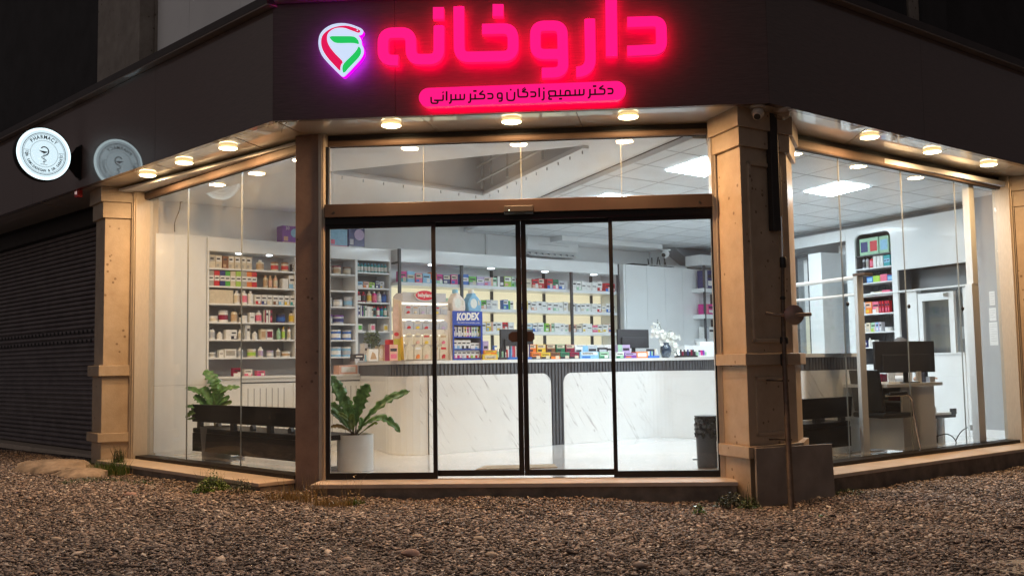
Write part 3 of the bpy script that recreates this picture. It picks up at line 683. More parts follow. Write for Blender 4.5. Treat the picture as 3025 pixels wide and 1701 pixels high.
for sg in (1, -1):
    MB().lathe([(rr_ * 1.0, .0455), (rr_ * .99, .052)], SC, 64, nS * sg).build('sign_rim', M['rimglow'], RS)
    MB().lathe([(rr_ * .91, .0525), (rr_ * .91, .0545)], SC, 64, nS * sg).build('sign_face', M['face_cool'], RS)
MB().vpoly([(-us * (dv - .006), fz - SC.z + SC.z - .19), (-us * (dv - .006), fz + .19), (-us * (dv - .05), fz + .17), (-us * (rr_ * 1.0 + .015), fz + .07), (-us * (rr_ * .98), fz - .07), (-us * (dv - .05), fz - .17)], -.012, .012, FS).build('bracket_arm', M['black'], RS)
MB().box(-.03, .03, .0, .012, fz - .20, fz + .20, Fr(FL.p(fu, 0, 0).x, FL.p(fu, 0, 0).y, FL.ang)).build('bracket_plate', M['black'], RS, bevel=.003)
def txtmesh(s, size, bold=0.):
    cu = bpy.data.curves.new('t', 'FONT'); cu.body = s; cu.size = size; cu.align_x = 'CENTER'; cu.resolution_u = 3; cu.offset = bold
    o = bpy.data.objects.new('t', cu); COL.objects.link(o); dg = bpy.context.evaluated_depsgraph_get(); dg.update()
    me = bpy.data.meshes.new_from_object(o.evaluated_get(dg)); vs = [Vector(v.co) for v in me.vertices]; fs = [list(p.vertices) for p in me.polygons]
    bpy.data.objects.remove(o); bpy.data.curves.remove(cu); bpy.data.meshes.remove(me); return vs, fs
def addtext(mb, s, size, fr, cu_, cz__, v, rot=0., sx=1., skew=0., bold=0.):
    vs, fs = txtmesh(s, size, bold); i = len(mb.v); c, s_ = math.cos(rot), math.sin(rot)
    for p in vs:
        x, y = p.x * sx + p.y * skew, p.y; mb.v.append(fr.p(cu_ + x * c - y * s_, v, cz__ + x * s_ + y * c))
    for f in fs: mb.f.append([i + k for k in f]); mb.m.append(mb.mi)
def arc_text(mb, s, r, a0, size, step, out=True, v=.0551, sx=.8):
    n = len(s)
    for i, ch in enumerate(s):
        t = a0 + (i - (n - 1) / 2) * step * (-1 if out else 1)
        if ch == ' ': continue
        rot = t - math.pi / 2 if out else t + math.pi / 2
        addtext(mb, ch, size, FS, r * math.cos(t), SC.z + r * math.sin(t), v, rot, sx, 0, R0 * .005)
def ringm(mb, r, w_, v=.0549, n=64):
    i = len(mb.v)
    for k in range(n):
        t = 2 * math.pi * k / n
        for q in (r - w_ / 2, r + w_ / 2): mb.v.append(FS.p(q * math.cos(t), v, SC.z + q * math.sin(t)))
    for k in range(n):
        a = i + 2 * k; b = i + 2 * ((k + 1) % n); mb.f.append([a, a + 1, b + 1, b]); mb.m.append(0)
R0 = rr_
m = MB()
ringm(m, R0 * .80, R0 * .022); ringm(m, R0 * .755, R0 * .012); ringm(m, R0 * .51, R0 * .012)
arc_text(m, "PHARMACY", R0 * .58, R(93), R0 * .20, R(12.3), True, sx=.85)
arc_text(m, "DR.SAMIZADEGAN & DR.SARAEI", R0 * .69, R(-90), R0 * .135, R(6.7), False, sx=.8)
for sx_, t in ((-1, "20"), (1, "26")):
    addtext(m, t, R0 * .14, FS, sx_ * R0 * .63, SC.z - R0 * .045, .0551)
    for dz_ in (-.075, .085): m.stroke([(sx_ * R0 * .53, SC.z + R0 * dz_), (sx_ * R0 * .74, SC.z + R0 * dz_)], R0 * .012, 0, .0546, .0552, FS)
def cp(pts): return [(x * R0, SC.z + y * R0) for x, y in pts]
m.vpoly(cp([(-.22, .125), (-.17, .11), (.10, .095), (.13, .10), (.10, .06), (.03, .025), (-.03, .02), (-.11, .055)]), .0546, .0553, FS)
m.stroke(cp([(-.01, .02), (0.0, -.40)]), R0 * .018, 0, .0546, .0554, FS); m.stroke(cp([(-.13, -.405), (.13, -.415)]), R0 * .014, 0, .0546, .0555, FS)
sn = [(-.11, .205), (-.07, .255), (.02, .275), (.13, .22), (.17, .10), (.12, -.02), (0, -.075), (-.105, -.13), (-.06, -.19), (.03, -.21), (.09, -.255), (.03, -.30), (-.05, -.325)]
P = smooth(cp(sn) , 0); P = fillet([Vector(p) for p in P], R0 * .09, 4)
m.stroke([tuple(p) for p in P[:28]], R0 * .042, 0, .0546, .0556, FS); m.stroke([tuple(p) for p in P[27:]], R0 * .024, 0, .0546, .0557, FS)
m.vpoly(cp([(-.13, .19), (-.10, .235), (-.05, .235), (-.08, .205)]), .0546, .0558, FS)
m.build('printed_emblem', M['ink'], RS, fix=False)

# ================================================================= soffit lamps
M['lampglow'] = emit('warm_lamp_diffuser', (1, .80, .45), 12); M['lampring'] = emit('warm_lamp_rim', (1, .66, .28), 1.3)
lamps = [(436, 518), (544, 481), (674, 438), (1156, 371), (1511, 360), (1856, 346), (2569, 406), (2754, 449), (2921, 487)]
names_ = ['leftmost lamp of the left eave', 'middle lamp of the left eave', 'right lamp of the left eave nearest the brown pillar',
          'left lamp above the entrance', 'middle lamp above the entrance under the rounded pink bar', 'right lamp above the entrance',
          'left lamp of the right eave nearest the stone pillar', 'middle lamp of the right eave', 'rightmost lamp of the right eave']
for (x, y), lb in zip(lamps, names_):
    P = atz(x, y, 3.03); o = thing('ceiling_lamp', (P.x, P.y, ZS), 'round warm glowing ' + lb, 'lamp', 'round lamps under the eaves')
    MB().lathe([(.0825, .001), (.0825, .0045)], (P.x, P.y, 3.0285), 40).build('lamp_groove', M['housing'], o)
    MB().lathe([(.084, .0), (.084, .008), (.078, .0165)], (P.x, P.y, 3.033), 40).build('lamp_rim', M['lampring'], o, smooth=True)
    MB().lathe([(.070, -.005), (.081, -.001), (.084, .004)], (P.x, P.y, 3.0245), 40).build('lamp_diffuser', M['lampglow'], o, smooth=True)
    l = bpy.data.lights.new('lamp_light', 'AREA'); l.shape = 'DISK'; l.size = .155; l.energy = 33; l.color = (1, .60, .28); l.spread = R(180)
    lo = bpy.data.objects.new('lamp_light', l); COL.objects.link(lo); lo.parent = o; lo.location = (0, 0, 3.0175 - ZS)

# ================================================================= small things outside
M['camw'] = mat('camera_cream', (.52, .45, .38), .35, coat=.3)
def dome(P, lab, col, s=1., face=None):
    o = thing('security_camera', P, lab, 'security camera')
    MB().lathe([(.055 * s, -.022), (.058 * s, -.004), (.055 * s, 0)], P, 24).build('camera_base', col, o, smooth=True)
    c = Vector(P) + Vector((0, 0, -.05 * s)); MB().ball(c, .044 * s, 10).build('camera_ball', col, o, smooth=True)
    d = Vector(face or (-.35, -.8, -.45)).normalized()
    MB().lathe([(.03 * s, .0), (.03 * s, .055 * s), (.026 * s, .058 * s)], c, 20, d).build('camera_barrel', col, o, smooth=True)
    MB().lathe([(.024 * s, .0585 * s), (.022 * s, .061 * s)], c, 20, d).build('lens', M['rubber'], o)
Pc = atz(2238, 313, ZS); dome((Pc.x, Pc.y, ZS - .001), 'cream turret security camera under the soffit corner above the stone pillar', M['camw'], 1.15, (-.3, -.75, -.7))
# clear cover of the second fitting next to it
Pc2 = atz(2310, 322, ZS); o = thing('dome_cover', (Pc2.x, Pc2.y, ZS), 'clear plastic dome cover under the soffit, right of the cream security camera', 'dome cover')
MB().lathe([(.068, 0), (.068, -.03), (.06, -.06), (.04, -.082), (.01, -.092)], (Pc2.x, Pc2.y, ZS - .002), 28, cap=False).build('dome_shell', glassmat('clear_dome', (.9, .85, .8), .10), o, smooth=True)
MB().lathe([(.073, -.012), (.073, 0)], (Pc2.x, Pc2.y, ZS - .001), 28).build('dome_ring', M['camw'], o)
# conduit and gas riser on the dark face of the right pillar
pf2 = Fr(1.892, 8.12, math.degrees(math.atan2(.355, .493)))
u_, z_ = pf2.uz(2290, 800, .06)
o = thing('downpipe', pf2.p(u_, .05, -.18), 'dark metal downpipe with black joints running down the front of the right stone pillar', 'pipe')
M['pipe'] = mat('brown_pipe', (.11, .075, .055), .5, metal=.3, var=.3, scale=20)
def pu(x, y, v=.06): u, z = pf2.uz(x, y, v); return pf2.p(u, v, z)
MB().box(pf2.uz(2279, 500, .05)[0], pf2.uz(2300, 500, .05)[0], .0, .055, 2.05, ZS - .002, pf2).build('cable_duct', M['housing_dark'], o, bevel=.004)
top = pu(2312, 760, .09); mid = pu(2318, 1080, .11); bot = pu(2338, 1486, .36); bot.z = -.19
MB().tube([pu(2308, 640, .085), pu(2310, 700, .085), pu(2311, 760, .085), pu(2312, 900, .085)], .006, 8).build('thin_tube', M['chrome'], o, smooth=True)
MB().tube([pu(2312, 770, .085), pu(2313, 900, .085), mid, lerp(mid, bot, .5), bot], .016, 14, .026).build('pipe', M['pipe'], o, smooth=True)
for y, r, h in ((775, .028, .09), (880, .022, .03), (1005, .034, .06), (1062, .030, .10)):
    Pq = pu(2313 if y < 1000 else 2316, y, .09); MB().lathe([(r * .8, -h / 2), (r, -h / 2 + .01), (r, h / 2 - .01), (r * .8, h / 2)], Pq, 14).build('pipe_joint', M['rubber'], o, smooth=True)
for y in (1124, 1298):
    Pq = pu(2318 + (y - 1080) * .05, y, .1); u, v = pf2.uv(Pq); MB().tube([pf2.p(u - .13, .012, Pq.z + .006), pf2.p(u - .06, .015, Pq.z + .004), pf2.p(u, .11, Pq.z)], .006, 6).lathe([(.031, -.008), (.031, .008)], Pq, 14).build('pipe_clamp', M['pipe'], o)
# round bell / vent disc fixed to the pipe
Pd = pu(2346, 930, .22); o2 = thing('alarm_bell', Pd - Vector((0, 0, .06)), 'round brown wall bell with a stub pointing right, fixed beside the downpipe', 'bell')
dn = (Vector((0, 0, CH)) - Pd).normalized(); dn.z = 0; dn = (dn + Vector((.35, 0, 0))).normalized()
M['bell'] = mat('brown_cast_metal', (.26, .20, .165), .42, metal=.3, var=.2)
MB().lathe([(.075, -.02), (.082, -.01), (.082, .006), (.06, .02), (.03, .03), (.01, .033)], Pd, 28, dn).build('bell_disc', M['bell'], o2, smooth=True)
rt = Vector((1, .1, .02)).normalized(); MB().tube([Pd + dn * .03, Pd + dn * .034 + rt * .05, Pd + dn * .03 + rt * .13], .014, 10, .016).build('bell_stub', M['bell'], o2, smooth=True)
MB().tube([pu(2262, 925, .03), pu(2290, 930, .07), Pd - dn * .02], .012, 10).build('bell_arm', M['bell'], o2, smooth=True)
# stone slab leaning against the pillar
def gp(x, y): 
    z = -.17
    for _ in range(4): p = atz(x, y, z); z = gz(p.x, p.y)
    return Vector((p.x, p.y, z))
a = gp(2241, 1506); b = gp(2468, 1468); a = Vector((1.93, 7.97, gz(1.9, 8))) ; 
da = ray(2239, 1500); a = Vector((0, 0, CH)) + da * (7.97 / da.y); db = ray(2468, 1466); b = Vector((0, 0, CH)) + db * (8.36 / db.y)
dt = ray(2233, 1323); c_ = Vector((0, 0, CH)) + dt * (8.06 / dt.y); dt = ray(2458, 1310); d_ = Vector((0, 0, CH)) + dt * (8.44 / dt.y)
back = Vector((-.25, .5, .0)).normalized() * .022
M['slab'] = mat('grey_marble_slab', (.27, .23, .20), .5, var=.25, scale=4, detail=8, bump=.05)
tag(MB().prism([a, b, d_, c_], [p + back for p in (a, b, d_, c_)]).build('stone_slab', M['slab'], None, bevel=.003), 'loose grey marble slab leaning against the foot of the right stone pillar', 'stone slab')
# red alarm box and pipes left of the window
Pr = atz(232, 562, ZS); o = thing('alarm_box', (Pr.x, Pr.y, ZS - .08), 'small red alarm box under the soffit above the roller shutter', 'alarm box')
fr_ = Fr(Pr.x, Pr.y, L.ang); M['redp'] = mat('red_plastic', (.45, .01, .015), .3, coat=.4)
MB().box(-.045, .05, -.03, .03, ZS - .085, ZS - .003, fr_).build('box_body', M['redp'], o, bevel=.006)
MB().box(-.02, -.014, .0302, .033, ZS - .05, ZS - .02, fr_).box(.015, .021, .0302, .033, ZS - .055, ZS - .018, fr_).build('indicator', emit('red_white_led', (1, .75, .7), .8), o)
M['copper'] = mat('painted_brown_pipe', (.36, .15, .08), .45, metal=.2, var=.1)
def wl(x, y, v, z=None): u, zz = L.uz(x, y, v); return L.p(u, v, zz)
pts1 = [wl(281, 556, .16), wl(281, 618, .16), wl(284, 628, .16), wl(295, 634, .10)]; pts1[0].z = ZS
o = thing('gas_pipe', pts1[0] - Vector((0, 0, .4)), 'short brown pipe dropping from the soffit nearer the shutter, left of its twin', 'pipe', 'pair of brown pipes beside the shutter')
MB().tube(pts1, .022, 12).build('pipe', M['copper'], o, smooth=True)
pts2 = [wl(303, 556, .22), wl(303, 630, .22), wl(306, 642, .20), wl(316, 648, .15), wl(331, 651, .1)]; pts2[0].z = ZS
o = thing('gas_pipe', pts2[0] - Vector((0, 0, .4)), 'brown pipe with an elbow bent towards the window pillar, right of its twin', 'pipe', 'pair of brown pipes beside the shutter')
MB().tube(pts2, .024, 12).build('pipe', M['copper'], o, smooth=True)
p0 = wl(303, 655, .17); p1 = wl(293, 1098, .17)
o = thing('conduit', (p1.x, p1.y, p1.z), 'straight tan conduit pipe standing between the roller shutter and the left pillar', 'pipe')
MB().tube([p0, p1], .028, 12).build('pipe', M['stone'], o, smooth=True); MB().lathe([(.03, -.035), (.031, .035)], lerp(p0, p1, .05), 14).build('pipe_joint', M['pipe'], o)
# stray wire on the soffit
q = [atz(848, 360, 3.03), atz(846, 364, 2.99), atz(838, 372, 2.98), atz(833, 382, 3.0), atz(832, 392, 3.045)]
tag(MB().tube(fillet(q, .02, 4), .0025, 6).build('loose_wire', M['rubber']), 'short loose black wire hanging from the soffit near the brown pillar', 'wire')

# rocks beside the shutter step
def rock(c, sx, sy, sz, seed, m, lab, rot=0.):
    rg = random.Random(seed); mb = MB(); n = 12; V = []
    from mathutils import noise
    mb.ball((0, 0, 0), 1, n)
    for i, p in enumerate(mb.v):
        k = 1 + .42 * noise.noise(Vector(p) * .9 + Vector((seed, 0, 0))) + .16 * noise.noise(Vector(p) * 2.7 + Vector((0, seed, 0))) + .05 * noise.noise(Vector(p) * 8)
        x, y, z = p.x * k * sx, p.y * k * sy, max(p.z * k, -.2) * sz; z = min(z, sz * .85); mb.v[i] = Vector((c[0] + x * math.cos(rot) - y * math.sin(rot), c[1] + x * math.sin(rot) + y * math.cos(rot), c[2] + z))
    return tag(mb.build('rock', m, None, smooth=True), lab, 'rock', 'rocks by the shutter step')
M['rock'] = mat('sandstone_rock', (.26, .19, .13), .95, var=.5, scale=7, bump=1, bscale=14, detail=8)
g1 = gp(165, 1388); g2 = gp(235, 1400)
rock((g1.x, g1.y, g1.z + .0), .50, .30, .13, 3, M['rock'], 'larger flat sandstone boulder with a dark flank, farther left below the shutter', -.5)
rock((g2.x + .02, g2.y - .08, g2.z - .01), .33, .22, .10, 8, M['rock'], 'smaller pale sandstone boulder at the weeds beside the left pillar', -.4)
# ================================================================= the shop interior: shell
M['floor'] = mat('white_marble_floor', (.80, .81, .81), .12, var=.05, scale=1.2, coat=.4, crough=.04, detail=8)
M['gyp'] = mat('gypsum_ceiling', (.84, .85, .86), .8, var=.02, scale=2)
M['led'] = emit('ceiling_led_panel', (.80, .925, 1.0), 40)
M['spot'] = emit('shelf_spot', (.85, .93, 1), 9); M['warmled'] = emit('warm_led_strip', (1, .80, .42), 5.5)
tag(MB().hpoly([(-4.45, 11.3), (-1.9, 8.86), (-1.68, 8.84), (1.8, 8.58), (2.7, 9.04), (5.9, 11.55), (7.2, 13.2), (3.6, 17.9), (-4.7, 11.9)], -.1, -.0012).build('floor', M['floor'], None, loc=(0, 0, 0)), 'glossy white floor of the pharmacy', kind='structure')
tag(MB().box(-.4, 9.95, -.55, -.35, 0, 3.6, W).build('back_wall', M['wallw'], None, loc=(0, 0, 0)), 'long inner wall behind the product shelves', kind='structure')
tag(MB().hpoly([(-4.235, 11.27), (-4.10, 11.52), (-4.45, 11.9), (-4.62, 11.45)], 0, 3.2).build('end_wall', mat('beige_wall_end', (.50, .42, .33), .5, var=.06), None, loc=(0, 0, 0)), 'narrow beige wall end beside the left window', kind='structure')
tag(MB().box(-2.5, 4.0, -.75, -.55, 0, 3.2, S).build('side_wall', M['wallgrey'], None, loc=(0, 0, 0)), 'inner wall on the right side of the shop', kind='structure')
V1, V2, V3_ = (-1.87, 10.25), (-.32, 11.75), (.71, 9.2); T1, T2 = (.315, 12.15), (1.62, 8.72); Wx = (-.69, 14.63); WA = (-4.5, 11.6)
c = MB()
for poly in ([(-4.5, 11.25), (-1.85, 8.9), V1], [(-4.5, 11.25), V1, V2, Wx, WA], [(-1.85, 8.9), T2, V3_, V1], [V3_, T2, T1, V2], [V2, T1, Wx]): c.hpoly(poly, 3.0, 3.03)
tag(c.build('ceiling', M['gyp'], None, loc=(0, 0, 0)), 'white plaster ceiling with a triangular opening', kind='structure')
# tile ceiling with grid lines
ZC = 2.94
tiles = [T2, (2.3, 8.85), (5.95, 11.6), (7.2, 13.3), (3.4, 18.0), Wx, T1]
M['tile'] = mat('ceiling_tile', (.68, .71, .74), .85, var=.05, scale=3, bump=.25, bscale=70)
tag(MB().hpoly(tiles, ZC, ZC + .05).build('tile_ceiling', M['tile'], None, loc=(0, 0, 0)), 'suspended ceiling of square white tiles', kind='structure')
g1 = Vector((math.cos(R(38.5)), math.sin(R(38.5)))); g2 = Vector((math.cos(R(-66.5)), math.sin(R(-66.5))))
O = atz(2488, 535, ZC).xy
def clip(p, d, poly):
    ts = []
    for i in range(len(poly)):
        a = Vector(poly[i]); b = Vector(poly[(i + 1) % len(poly)]); e = b - a; den = d.x * e.y - d.y * e.x
        if abs(den) < 1e-9: continue
        t = ((a.x - p.x) * e.y - (a.y - p.y) * e.x) / den; s_ = ((a.x - p.x) * d.y - (a.y - p.y) * d.x) / den
        if -1e-6 <= s_ <= 1 + 1e-6: ts.append(t)
    return (min(ts), max(ts)) if len(ts) > 1 else None
m = MB(); mg = M['gridl'] = mat('ceiling_grid', (.36, .38, .40), .6)
for d, o, n, st_ in ((g1, g2, 14, .62), (g2, g1, 14, .66)):
    for k in range(-n, n):
        p = O + o * (k * st_); r = clip(p, d, tiles)
        if not r: continue
        a, b = p + d * (r[0] + .01), p + d * (r[1] - .01); q = Vector((-d.y, d.x)) * .006; zz = .003 if d is g1 else .002
        m.hpoly([tuple(a - q), tuple(b - q), tuple(b + q), tuple(a + q)], ZC - zz, ZC + .001)
tag(m.build('ceiling_grid', mg, None, loc=(0, 0, 0)), 'thin grey grid of the tiled ceiling', kind='structure')
panels_ = [(0, -1, 'lit square panel seen through the right window'), (-2, -4, 'lit square panel above the entrance, cut by the right jamb'), (-3, -2, 'lit square panel low in the transom'), (-1, -3, 'added lit square panel, out of view behind the stone pillar'), (1, 1, 'added lit square panel, out of view at the far end'), (-1, 1, 'added lit square panel, out of view over the tall cabinets'), (-3, 1, 'lit square panel over the lit shelves'), (2, -1, 'lit square panel near the right window corner'), (-3, 4, 'lit square panel by the back wall')]
def quadpan(P4, lb):
    cx = sum((Vector(p) for p in P4), Vector((0, 0))) / 4
    o = thing('ceiling_light', (cx.x, cx.y, ZC - .01), lb, 'ceiling light', 'square light panels in the tiled ceiling')
    MB().hpoly([tuple(p) for p in P4], ZC - .012, ZC - .004).build('light_diffuser', M['led'], o)
def pan(i, j): a = O + g1 * (.62 * 0 + .66 * i) + g2 * (.62 * j); return [a + g1 * .02, a + g1 * .62, a + g1 * .62 - g2 * .6 * -1 + g2 * 0, a + g2 * .6 + g1 * .02]
quadpan([atz(2376, 564, ZC).xy, atz(2488, 535, ZC).xy, atz(2568, 549, ZC).xy, atz(2454, 578, ZC).xy], panels_[0][2])
quadpan([atz(1970, 502, ZC).xy, atz(2082, 463, ZC).xy, atz(2150, 480, ZC).xy, atz(2082, 520, ZC).xy], panels_[1][2])
quadpan([atz(1747, 589, ZC).xy, atz(1795, 571, ZC).xy, atz(1868, 580, ZC).xy, atz(1800, 604, ZC).xy], panels_[2][2])
quadpan([atz(2150, 590, ZC).xy, atz(2190, 560, ZC).xy, atz(2270, 572, ZC).xy, atz(2230, 602, ZC).xy], panels_[3][2])  # added panel, kept out of view behind the pillar, for more room light
for px_, lb in (((1930, 636), panels_[5][2]), ((2170, 660), panels_[4][2])):  # two more panels added out of sight to brighten the room
    q = atz(px_[0], px_[1], ZC).xy
    quadpan([q, q + g1 * .58, q + g1 * .58 + g2 * .58, q + g2 * .58], lb)
M['fill_strip'] = emit('added_fill_strip', (.84, .93, 1.0), 26)  # strips added behind the roller housing, unseen, to light the shelves
for fr_s, us_s, lb in ((L, (.7, 1.5), 'added white fill strip in the ceiling just inside the left window'), (L, (2.1, 2.9), 'added white fill strip in the ceiling beside the brown pillar'), (C, (.5, 1.3), 'added white fill strip in the ceiling inside the entrance, left of centre')):
    pc = fr_s.p(sum(us_s) / 2, -.205, 2.925 if fr_s is RR else 2.99); o = thing('ceiling_light', pc, lb, 'ceiling light', 'added fill strips inside the windows')
    MB().box(us_s[0], us_s[1], -.245, -.165, 2.985 - (.06 if fr_s is RR else 0), 2.998 - (.06 if fr_s is RR else 0), fr_s).build('light_diffuser', M['fill_strip'], o)
# opening above the plaster ceiling
hole = [V1, V2, V3_]
vw = MB(); cen = Vector((sum(p[0] for p in hole) / 3, sum(p[1] for p in hole) / 3))
big = [tuple(Vector(p) + (Vector(p) - cen) * .03) for p in hole]
for i in range(3):
    a, b = big[i], big[(i + 1) % 3]; vw.prism([V3(a, 3.03), V3(b, 3.03), V3(b, 3.75), V3(a, 3.75)], [V3(Vector(p) + (Vector(p) - cen) * .05, z) for p, z in ((a, 3.03), (b, 3.03), (b, 3.75), (a, 3.75))])
vw.hpoly(big, 3.74, 3.76)
tag(vw.build('ceiling_void', mat('void_grey', (.62, .63, .65), .8), None, loc=(0, 0, 0)), 'grey shaft above the triangular ceiling opening', kind='structure')
tr = thing('duct_frame', V3(V2, 3.2), 'grey metal frame of uprights and rails inside the triangular ceiling opening', 'frame')
e12 = (Vector(V2) - Vector(V1)).normalized(); e32 = (Vector(V2) - Vector(V3_)).normalized()
M['frameg'] = mat('grey_steel', (.40, .42, .44), .5)
for t in (.06, .17, .35, .5, .7): 
    p = lerp(V2, V3_, t) + e12 * -.10; MB().hpoly([(p.x - .012, p.y - .012), (p.x + .012, p.y - .012), (p.x + .012, p.y + .012), (p.x - .012, p.y + .012)], 3.02, 3.74).build('upright', M['frameg'], tr)
for z in (3.12, 3.3): 
    a = lerp(V2, V3_, .02) + e12 * -.12; b = lerp(V2, V3_, .93) + e12 * -.12; MB().tube([V3(a, z), V3(b, z)], .016, 6).build('rail', M['frameg'], tr)
# ledge trim with small clips along the opening
le = thing('ceiling_trim', V3(V2, 3.0), 'white trim with little clips along the edges of the triangular opening', 'trim')
for a, b, nn in ((V1, V2, 8), (V2, V3_, 10)):
    d = (Vector(b) - Vector(a)).normalized(); q = Vector((-d.y, d.x)) * .03
    MB().hpoly([tuple(Vector(a) - q), tuple(Vector(b) - q), tuple(Vector(b) + q), tuple(Vector(a) + q)], 2.972, 2.999).build('trim_edge', M['gyp'], le)
    for k in range(nn):
        p = lerp(a, b, (k + .6) / nn) + q * (.6 if (a == V1) else .6); MB().lathe([(.006, -.03), (.006, 0)], V3(p, 2.972), 6).build('clip', M['wallgrey'], le)
# beam and sloped soffit at the back
uB0 = W.uz(1660, 680, .15)[0]; uB1 = W.uz(1956, 690, .15)[0]
tag(MB().box(uB0, uB1, -.35, .15, 2.86, 2.999 if False else 2.938, W).build('ceiling_beam', M['gyp'], None, loc=(0, 0, 0)), 'white box beam along the back wall', kind='structure')
P = [W.uz(1933, 716, -.33), W.uz(2020, 792, -.33), W.uz(2110, 860, -.33), W.uz(2140, 700, -.33), W.uz(1975, 690, -.33)]
tag(MB().vpoly([P[0], P[1], P[2], (P[2][0] + .8, P[2][1]), (P[2][0] + .8, 2.93), (P[4][0], 2.93)], -.349, -.05, W).build('stair_soffit', mat('blue_grey_wall', (.30, .34, .38), .7), None, loc=(0, 0, 0)), 'grey sloping underside of a staircase', kind='structure')
m = MB()
for x in (1915, 1927): 
    u, z = W.uz(x, 740, -.34); m.box(u - .015, u + .015, -.35, -.325, 2.4, 2.86, W)
u, z = W.uz(1437, 700, -.34); 
dome(V3(W.p(W.uz(1962, 692, .12)[0] + .02, .12, 0).xy, 2.86), 'white ball security camera at the end of the back beam, above the tall cabinets', M['white'], 1.5, (-.5, -.8, -.3))
for x, lb in ((1436, 'thin white cable trunking on the wall left of the air conditioner'), (1918, 'thin white cable trunking on the wall above the tall cabinets')):
    u, z = W.uz(x, 700, -.34); tag(MB().box(u - .018, u + .018, -.349, -.325, 2.4, 2.86 if x > 1500 else 2.99, W).build('cable_trunking', M['whitem'], None), lb, 'cable trunking')
# air conditioner
u0, z1 = W.uz(1556, 689, -.14); u1, _z = W.uz(1706, 705, -.14); z0 = z1 - .33
ac = thing('air_conditioner', W.p((u0 + u1) / 2, -.33, z0), 'white wall air conditioner above the lit shelves', 'air conditioner')
sec = [(-.345, z0 + .05), (-.345, z1), (-.17, z1), (-.135, z1 - .02), (-.125, z1 - .14), (-.14, z0 + .09), (-.20, z0 + .05)]
MB().prism([W.p(u0, v, z) for v, z in sec], [W.p(u1, v, z) for v, z in sec]).build('unit_body', M['white'], ac, bevel=.006)
MB().prism([W.p(u, v, z) for u, v, z in ((u0 + .03, -.20, z0 + .045), (u1 - .03, -.20, z0 + .045), (u1 - .05, -.11, z0 - .0), (u0 + .05, -.11, z0 - .0))], [W.p(u, v, z) for u, v, z in ((u0 + .03, -.21, z0 + .04), (u1 - .03, -.21, z0 + .04), (u1 - .05, -.12, z0 - .008), (u0 + .05, -.12, z0 - .008))]).build('louvre', M['whitem'], ac)
m = MB()
for k in range(8): u = u0 + .08 + (u1 - u0 - .16) * k / 7; m.box(u - .004, u + .004, -.21, -.15, z0 + .01, z0 + .05, W)
m.box(u0 + .04, u1 - .04, -.30, -.2, z0 + .0, z0 + .02, W); m.build('air_outlet', M['wallgrey'], ac)
MB().box(u0 + .2, u1 - .2, -.126, -.122, z1 - .16, z1 - .155, W).build('trim_line', M['chrome'], ac)

# ================================================================= furniture along the long wall
def ordn(i): return ['first', 'second', 'third', 'fourth', 'fifth', 'sixth', 'seventh', 'eighth', 'ninth', 'tenth', 'eleventh', 'twelfth', 'thirteenth', 'fourteenth', 'fifteenth', 'sixteenth'][i]
# tall white cabinet at the left end
o = thing('tall_cabinet', W.p(.3, -.15, 0), 'tall white cabinet with plain doors at the far left, beside the product shelves', 'cabinet')
MB().box(.0, .615, -.35, -.02, .0, 2.56, W).build('cabinet_body', M['white'], o)
for a, b, z0, z1 in ((.0, .375, .80, 2.558), (.379, .600, .80, 2.558), (.0, .375, .04, .796), (.379, .600, .04, .796)):
    MB().box(a + .002, b - .002, -.019, 0, z0, z1, W).build('cabinet_door', M['white'], o, bevel=.0015)
MB().box(.375, .379, -.018, -.002, .04, 2.556, W).box(.002, .598, -.018, -.002, .796, .80, W).build('door_gap', M['wallgrey'], o)
# white shelving unit
SU = thing('shelving_unit', W.p(1.8, -.15, .9), 'white open shelving unit with a deep header, packed with toiletries, left side of shop', 'shelving')
def bd(a, b, z, par=SU, v0=-.348, v1=0., t=.02, n='shelf', mt='white'): MB().box(a, b, v0, v1, z - t, z, W).build(n, M[mt], par, bevel=.0015)
MB().box(.62, 3.17, -.348, .0, 2.39, 2.555, W).build('header', M['white'], SU, bevel=.002)
MB().box(.62, 3.17, -.349, -.335, .9, 2.39, W).build('back_panel', mat('shelf_back', (.40, .40, .41), .5), SU)
MB().box(.62, .64, -.334, .0, .905, 2.389, W).build('side_panel', M['white'], SU); MB().box(2.62, 2.655, -.334, .0, .905, 2.389, W).build('side_panel', M['white'], SU); MB().box(3.14, 3.17, -.334, .0, .905, 2.389, W).build('side_panel', M['white'], SU)
ZR = [2.19, 1.975, 1.765, 1.543, 1.335, 1.117]
for z in ZR: bd(.641, 2.619, z)
ZR2 = [2.232, 2.024, 1.834, 1.647, 1.449]
for z in ZR2: bd(2.656, 3.139, z)
for u in (1.05, 1.45, 2.1): MB().lathe([(.035, -.006), (.038, 0)], W.p(u, -.10, 2.389), 18).build('header_spot', M['spot'], SU)
for z0, z1 in ((1.12, 2.38),): MB().box(1.755, 1.765, -.33, -.0, z0, z1, W).build('divider', M['white'], SU)
# base cabinets with slatted doors
BC = thing('base_cabinet', W.p(1.7, -.15, 0), 'low white cabinet with slatted doors under the white shelving unit', 'cabinet')
MB().box(.62, 3.0, -.34, .10, .0, .86, W).build('cabinet_body', M['white'], BC)
MB().box(.62, 3.02, -.345, .13, .862, .89, W).build('worktop', M['white'], BC, bevel=.002)
MB().box(1.0, 3.0, .101, .104, .80, .815, W).build('handle_groove', M['darkgrey'], BC)
for a, b in ((1.02, 1.66), (1.68, 2.32), (2.34, 2.98)):
    m = MB(); k = a + .06
    while k < b - .05: m.box(k, k + .011, .1115, .1135, .06, .74, W); k += .078
    d = MB().box(a, b, .101, .112, .02, .795, W).build('cabinet_door', M['white'], BC, bevel=.001)
    so_ = m.build('slats', M['wallgrey'], BC); 
